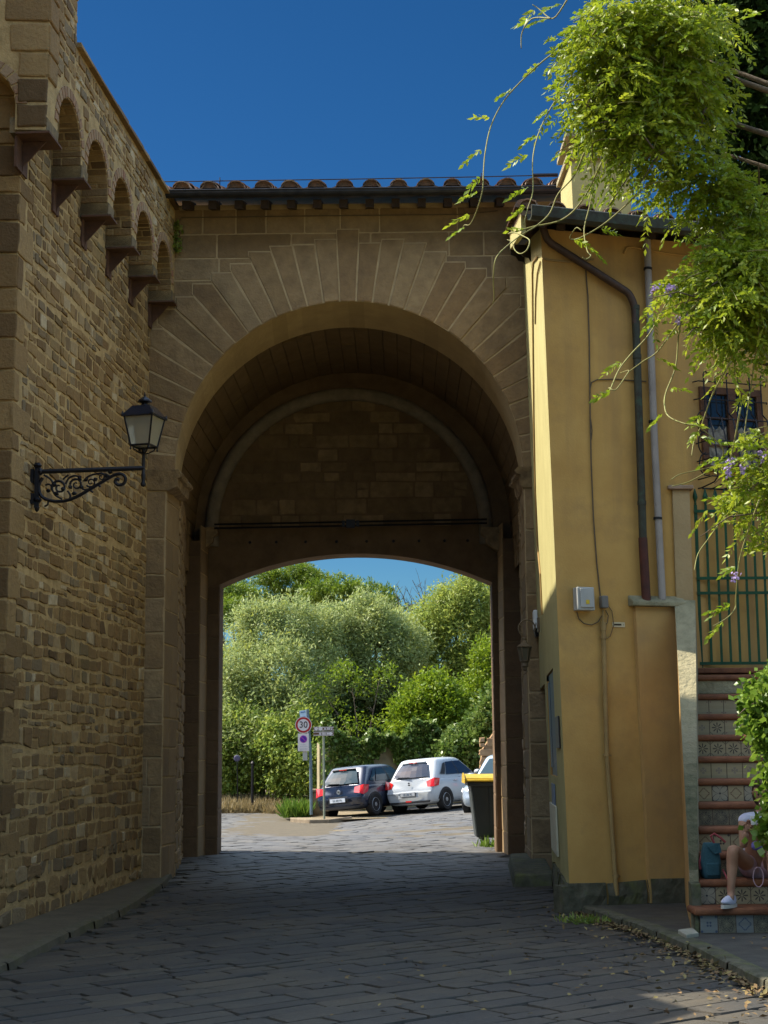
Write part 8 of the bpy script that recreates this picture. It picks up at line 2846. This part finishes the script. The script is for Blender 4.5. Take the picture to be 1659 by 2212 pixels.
# loose runners and tendrils against the sky and the house
runs = [
    ([(1353, 23), (1270, 68), (1194, 116), (1143, 159), (1093, 212), (1062, 268), (1048, 330), (1044, 380), (1042, 412), (1030, 455), (1016, 484), (1004, 486), (1000, 492)], 'l', 10),
    ([(1290, 60), (1255, 120), (1230, 171), (1190, 233), (1164, 287), (1151, 342), (1151, 412), (1140, 450), (1131, 485)], 'l', 8),
    ([(1262, 330), (1240, 380), (1206, 419), (1188, 460), (1161, 486), (1127, 507), (1098, 529), (1077, 549), (1068, 570), (1066, 610), (1067.6, 643), (1065, 655)], '', 0),
    ([(1300, 350), (1260, 430), (1215, 474), (1150, 490), (1100, 505), (1110, 502), (1130, 510), (1144, 520), (1138, 540), (1124, 548), (1112, 540), (1105, 522), (1096, 518)], '', 1),
    ([(1330, 300), (1281, 310), (1285, 380), (1275, 440), (1262, 495), (1268, 540), (1276, 552), (1266, 560), (1258, 556)], 'r', 2),
    ([(1445, 390), (1400, 400), (1345, 450), (1300, 487), (1255, 513), (1235, 517), (1232, 510), (1245, 492), (1256, 498)], 'r', 3),
    ([(1510, 590), (1470, 610), (1442, 651), (1403, 721), (1364, 764), (1337, 799), (1318, 842), (1316, 838), (1330, 842), (1352, 812), (1358, 800), (1340, 806)], 'l', 3),
    ([(1500, 660), (1461, 705), (1420, 760), (1390, 780), (1360, 802)], 'r', 2),
    ([(1530, 600), (1490, 640), (1468, 710), (1460, 790), (1438, 850), (1436, 880), (1445, 900), (1475, 914), (1505, 920), (1520, 930), (1545, 950), (1560, 968), (1562, 985), (1545, 1005), (1520, 1013), (1470, 1024), (1450, 1036)], 'b', 9),
    ([(1600, 880), (1575, 1000), (1545, 1010), (1490, 1040), (1452, 1050)], '', 1),
    ([(1690, 1000), (1620, 1060), (1580, 1102), (1562, 1120), (1531, 1163), (1508, 1196), (1500, 1232)], '', 1),
    ([(1640, 1080), (1600, 1200), (1590, 1290), (1588, 1314), (1570, 1335), (1541, 1352)], 'l', 5),
    ([(1580, 780), (1540, 850), (1515, 920), (1500, 950), (1494, 985)], 'b', 3),
    ([(1225, 0), (1195, 40), (1165, 20), (1150, 10)], 'l', 3),
    ([(1190, 40), (1150, 40), (1128, 70), (1126, 105)], '', 1),
    ([(1640, 560), (1640, 690), (1627, 800), (1610, 920), (1600, 1000)], 'b', 8),
]
rc, rd = [], []
for pts, side, nl in runs:
    mb = MB()
    P3 = [P(x, y, WD - .25 + .35 * sin(i * .6)) - w0 for i, (x, y) in enumerate(pts)]
    out = []
    for i in range(len(P3) - 1):
        p0 = P3[max(i - 1, 0)]; p1 = P3[i]; p2 = P3[i + 1]; p3 = P3[min(i + 2, len(P3) - 1)]
        for k in range(5):
            t = k / 5
            out.append(.5 * ((2 * p1) + (p2 - p0) * t + (2 * p0 - 5 * p1 + 4 * p2 - p3) * t * t + (3 * p1 - p0 - 3 * p2 + p3) * t ** 3))
    out.append(P3[-1])
    n_ = len(out)
    mb.tube(out, [.0068 - .0035 * i / n_ for i in range(n_)], 5)
    mb.build('runner', m_vine, wis, smooth=True)
    for k in range(nl):
        q = out[int(n_ * (k + .3) / max(nl, 1) * .92)]
        s_ = {'l': -1, 'r': 1, 'b': (-1 if k % 2 else 1), '': -1}[side]
        rc.append(tuple(q)); rd.append((s_ * .9 + rs.normal() * .15, -.2 + rs.normal() * .2, -.25 + rs.normal() * .2))
compound('runner_leaves', np.array(rc), np.array(rd), .12 + .08 * rs.random_sample(len(rc)), 6, .06, rs, wis)
for (x, y, l_) in ((1578, 1006, .14), (1453, 626, .07), (1414, 623, .05), (1471, 690, .05), (1608, 1010, .06), (1652, 985, .08), (1590, 1245, .06), (1445, 622, .05)):
    q = P(x, y, WD - .15) - w0
    n_ = int(330 * l_)
    t = rs.random_sample(n_)
    pos = np.array(q) + np.stack([rs.normal(size=n_) * .018 * (1.2 - t) - .02 * t, rs.normal(size=n_) * .018, -(t - .5) * l_], 1)
    leafmesh('blossom', pos, unit(rs.normal(size=(n_, 3)) + np.array([0, 0, -.6])), .022 + .012 * rs.random_sample(n_), .8, rs.random_sample(n_), m_bloom, wis, rs)

# evergreen crown behind the wisteria, top right; deep shade put into leaf colour
m_dark = leafmat('shaded_evergreen_leaf', [(.008, .018, .003), (.013, .028, .004), (.02, .04, .005), (.03, .055, .007)], .10, .9)
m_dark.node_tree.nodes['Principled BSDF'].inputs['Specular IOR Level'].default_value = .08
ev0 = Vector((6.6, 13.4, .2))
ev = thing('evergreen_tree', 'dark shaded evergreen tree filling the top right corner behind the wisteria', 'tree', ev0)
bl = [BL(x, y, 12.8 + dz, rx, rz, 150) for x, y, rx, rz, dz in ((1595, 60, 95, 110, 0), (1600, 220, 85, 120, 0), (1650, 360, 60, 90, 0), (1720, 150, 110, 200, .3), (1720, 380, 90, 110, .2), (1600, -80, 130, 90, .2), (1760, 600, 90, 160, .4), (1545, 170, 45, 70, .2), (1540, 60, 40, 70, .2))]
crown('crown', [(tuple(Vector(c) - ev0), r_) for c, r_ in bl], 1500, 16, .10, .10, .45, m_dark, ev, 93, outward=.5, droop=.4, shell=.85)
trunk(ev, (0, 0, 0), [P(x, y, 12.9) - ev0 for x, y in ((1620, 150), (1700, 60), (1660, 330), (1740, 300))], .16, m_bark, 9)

# ivy bush on the right of the stairs
m_ivyb = leafmat('bright_ivy_leaf', [(.06, .13, .012), (.11, .2, .018), (.17, .27, .03), (.23, .33, .05), (.28, .35, .06)], .4, .32)
iv0 = P(1700, 2040, 13.1); iv0.z = zb
ivb = thing('ivy_bush', 'glossy green ivy bush spilling over the right side of the tiled stairs', 'ivy', iv0)
kk = 13.1 / FPX
bl = []
for x, y, rx, rz, dz in ((1650, 1505, 38, 34, .1), (1648, 1570, 42, 46, 0), (1664, 1650, 46, 60, 0), (1672, 1730, 48, 60, 0), (1676, 1790, 44, 36, .0), (1720, 1620, 70, 160, .2), (1720, 1780, 70, 80, .1), (1632, 1545, 26, 26, 0), (1612, 1520, 14, 12, 0), (1690, 1470, 50, 36, .2)):
    c = P(x + 12, y, 13.1 + dz)
    bl.append((tuple(c - iv0), (rx * kk, .28, rz * kk)))
crown('leaves', bl, 900, 9, .045, .062, .92, m_ivyb, ivb, 91, outward=.55, droop=.45, shell=.6, fold=.12)
mb = MB()
for (x, y) in ((1640, 1560), (1660, 1650), (1690, 1600), (1612, 1520)):
    t = P(x, y, 13.2) - iv0
    mb.tube([Vector((.1, .1, -.1)), Vector((.1, .1, .8)), t.lerp(Vector((.1, .1, 1.2)), .5), t], [.03, .026, .018, .006], 6)
mb.tube([P(x, y, 13.0) - iv0 for x, y in ((1665, 1508), (1640, 1515), (1618, 1524), (1604, 1536), (1596, 1545))], .005, 5)
mb.build('stem', m_oldvine, ivb, smooth=True)

# fallen leaves and dust along the right-hand kerb
rs = np.random.RandomState(15)
pos, n_ = [], 0
for k in range(1250):
    t = rs.random_sample()
    i = min(int(t * (len(KR3) - 1)), len(KR3) - 2); f = t * (len(KR3) - 1) - i
    p = KR3[i].lerp(KR3[i + 1], f)
    off = rs.exponential(.07)
    if rs.random_sample() < .2: off = rs.exponential(.45)
    x, y = p.x - .015 - off, p.y + rs.normal() * .02
    pos.append((x, y, gz(x, y) + .012))
for k in range(170):
    x, y = rs.uniform(-.4, 4.6), rs.uniform(9, 13.4)
    if x > xr_road(y): pos.append((x, y, gz(xr_road(y), y) + .085))
    else: pos.append((x, y, gz(x, y) + .014))
pos = np.array(pos); n_ = len(pos)
d = rs.normal(size=(n_, 3)); d[:, 2] = np.abs(d[:, 2]) * .25
m_litter = mat('dry_leaf', (.25, .17, .07), None, rough=.9, tones=[(.12, .07, .035), (.2, .13, .06), (.15, .1, .045), (.28, .22, .08), (.17, .1, .05)])
o = leafmesh('fallen_leaves', pos, unit(d), .035 + .03 * rs.random_sample(n_), .55, rs.random_sample(n_), m_litter, None, rs, .3, up_bias=2.5)
tag(o, 'dry fallen leaves gathered along the right hand kerb', 'fallen leaves', kind='stuff')
# little weeds in the angle between the parapet and the gate
rs = np.random.RandomState(19)
q = GM @ GP(382, 515, -.06)
n_ = 160
pos = np.array(q) + np.stack([rs.normal(size=n_) * .045, rs.normal(size=n_) * .03 - .03, (rs.random_sample(n_) - .5) * .5], 1)
o = leafmesh('wall_weed', pos, unit(rs.normal(size=(n_, 3)) + np.array([.2, -.5, 0])), .05 + .04 * rs.random_sample(n_), .6, rs.random_sample(n_), m_hedge, None, rs)
tag(o, 'small green weed rooted where the parapet meets the gate', 'weed')
# weeds in the kerb corner at the house
q = PZ(1262, 1972, .2)
n_ = 120
pos = np.stack([q.x + rs.normal(size=n_) * .13, q.y + rs.normal(size=n_) * .08, gz(q.x, q.y) + .01 + rs.random_sample(n_) * .02], 1)
o = leafmesh('kerb_weed', pos, unit(rs.normal(size=(n_, 3)) + np.array([0, 0, 1.2])), .05 + .05 * rs.random_sample(n_), .3, rs.random_sample(n_), m_hedge, None, rs)
tag(o, 'low green weeds in the kerb at the corner of the yellow house', 'weed')

# ================================================================ unseen houses left of the street, shaped to shade road and stairs
lh = thing('unseen_shade_house', 'tall unseen ochre house left of the street, shaped to shade road and stairs', 'house', (0, 0, 0))
def blockhouse(poly, h, eave, nm):
    mb = MB()
    n = len(poly)
    mb.poly([(x, y, -.5) for x, y in poly] + [(x, y, h) for x, y in poly], [(i, (i + 1) % n, n + (i + 1) % n, n + i) for i in range(n)] + [tuple(range(n, 2 * n))])
    mb.build('wall', m_ochre, lh)
    cx_, cy_ = sum(p[0] for p in poly) / n, sum(p[1] for p in poly) / n
    out = [(cx_ + (x - cx_) * eave, cy_ + (y - cy_) * eave) for x, y in poly]
    mb = MB()
    mb.poly([(x, y, h + .005) for x, y in out] + [(x, y, h + .1) for x, y in out] + [(cx_, cy_, h + .12)], [(i, (i + 1) % n, n + (i + 1) % n, n + i) for i in range(n)] + [(n + i, n + (i + 1) % n, 2 * n) for i in range(n)] + [tuple(reversed(range(n)))])
    mb.build('roof', m_tile, lh)
    for i in range(n):
        a, b = Vector((*poly[i], 0)), Vector((*poly[(i + 1) % n], 0))
        L_ = (b - a).length
        if L_ < 2: continue
        d_ = (b - a) / L_; nn = Vector((d_.y, -d_.x, 0))
        for k in range(int(L_ // 2.2)):
            for z in (3.6, 6.2):
                if z + 1.6 > h: continue
                c_ = a + d_ * (1.1 + 2.2 * k) + nn * .02 + Vector((0, 0, z + .7))
                mb = MB(); mb.box(c_, (.9, .06, 1.4), Matrix((d_, -nn, Vector((0, 0, 1)))).transposed())
                mb.build('shutter', m_green, lh)
H1, H2 = 8.0, 11.0
blockhouse([(-9.2, 6.2), (-4.55, 11.6), (-5.0, 13.0), (-13, 13.0), (-15, 8)], H1, 1.0, 'a')
blockhouse([(-4.7, 12.9), (-4.9, 16.2), (-14, 16.2), (-14, 13.01)], H2, 1.0, 'b')
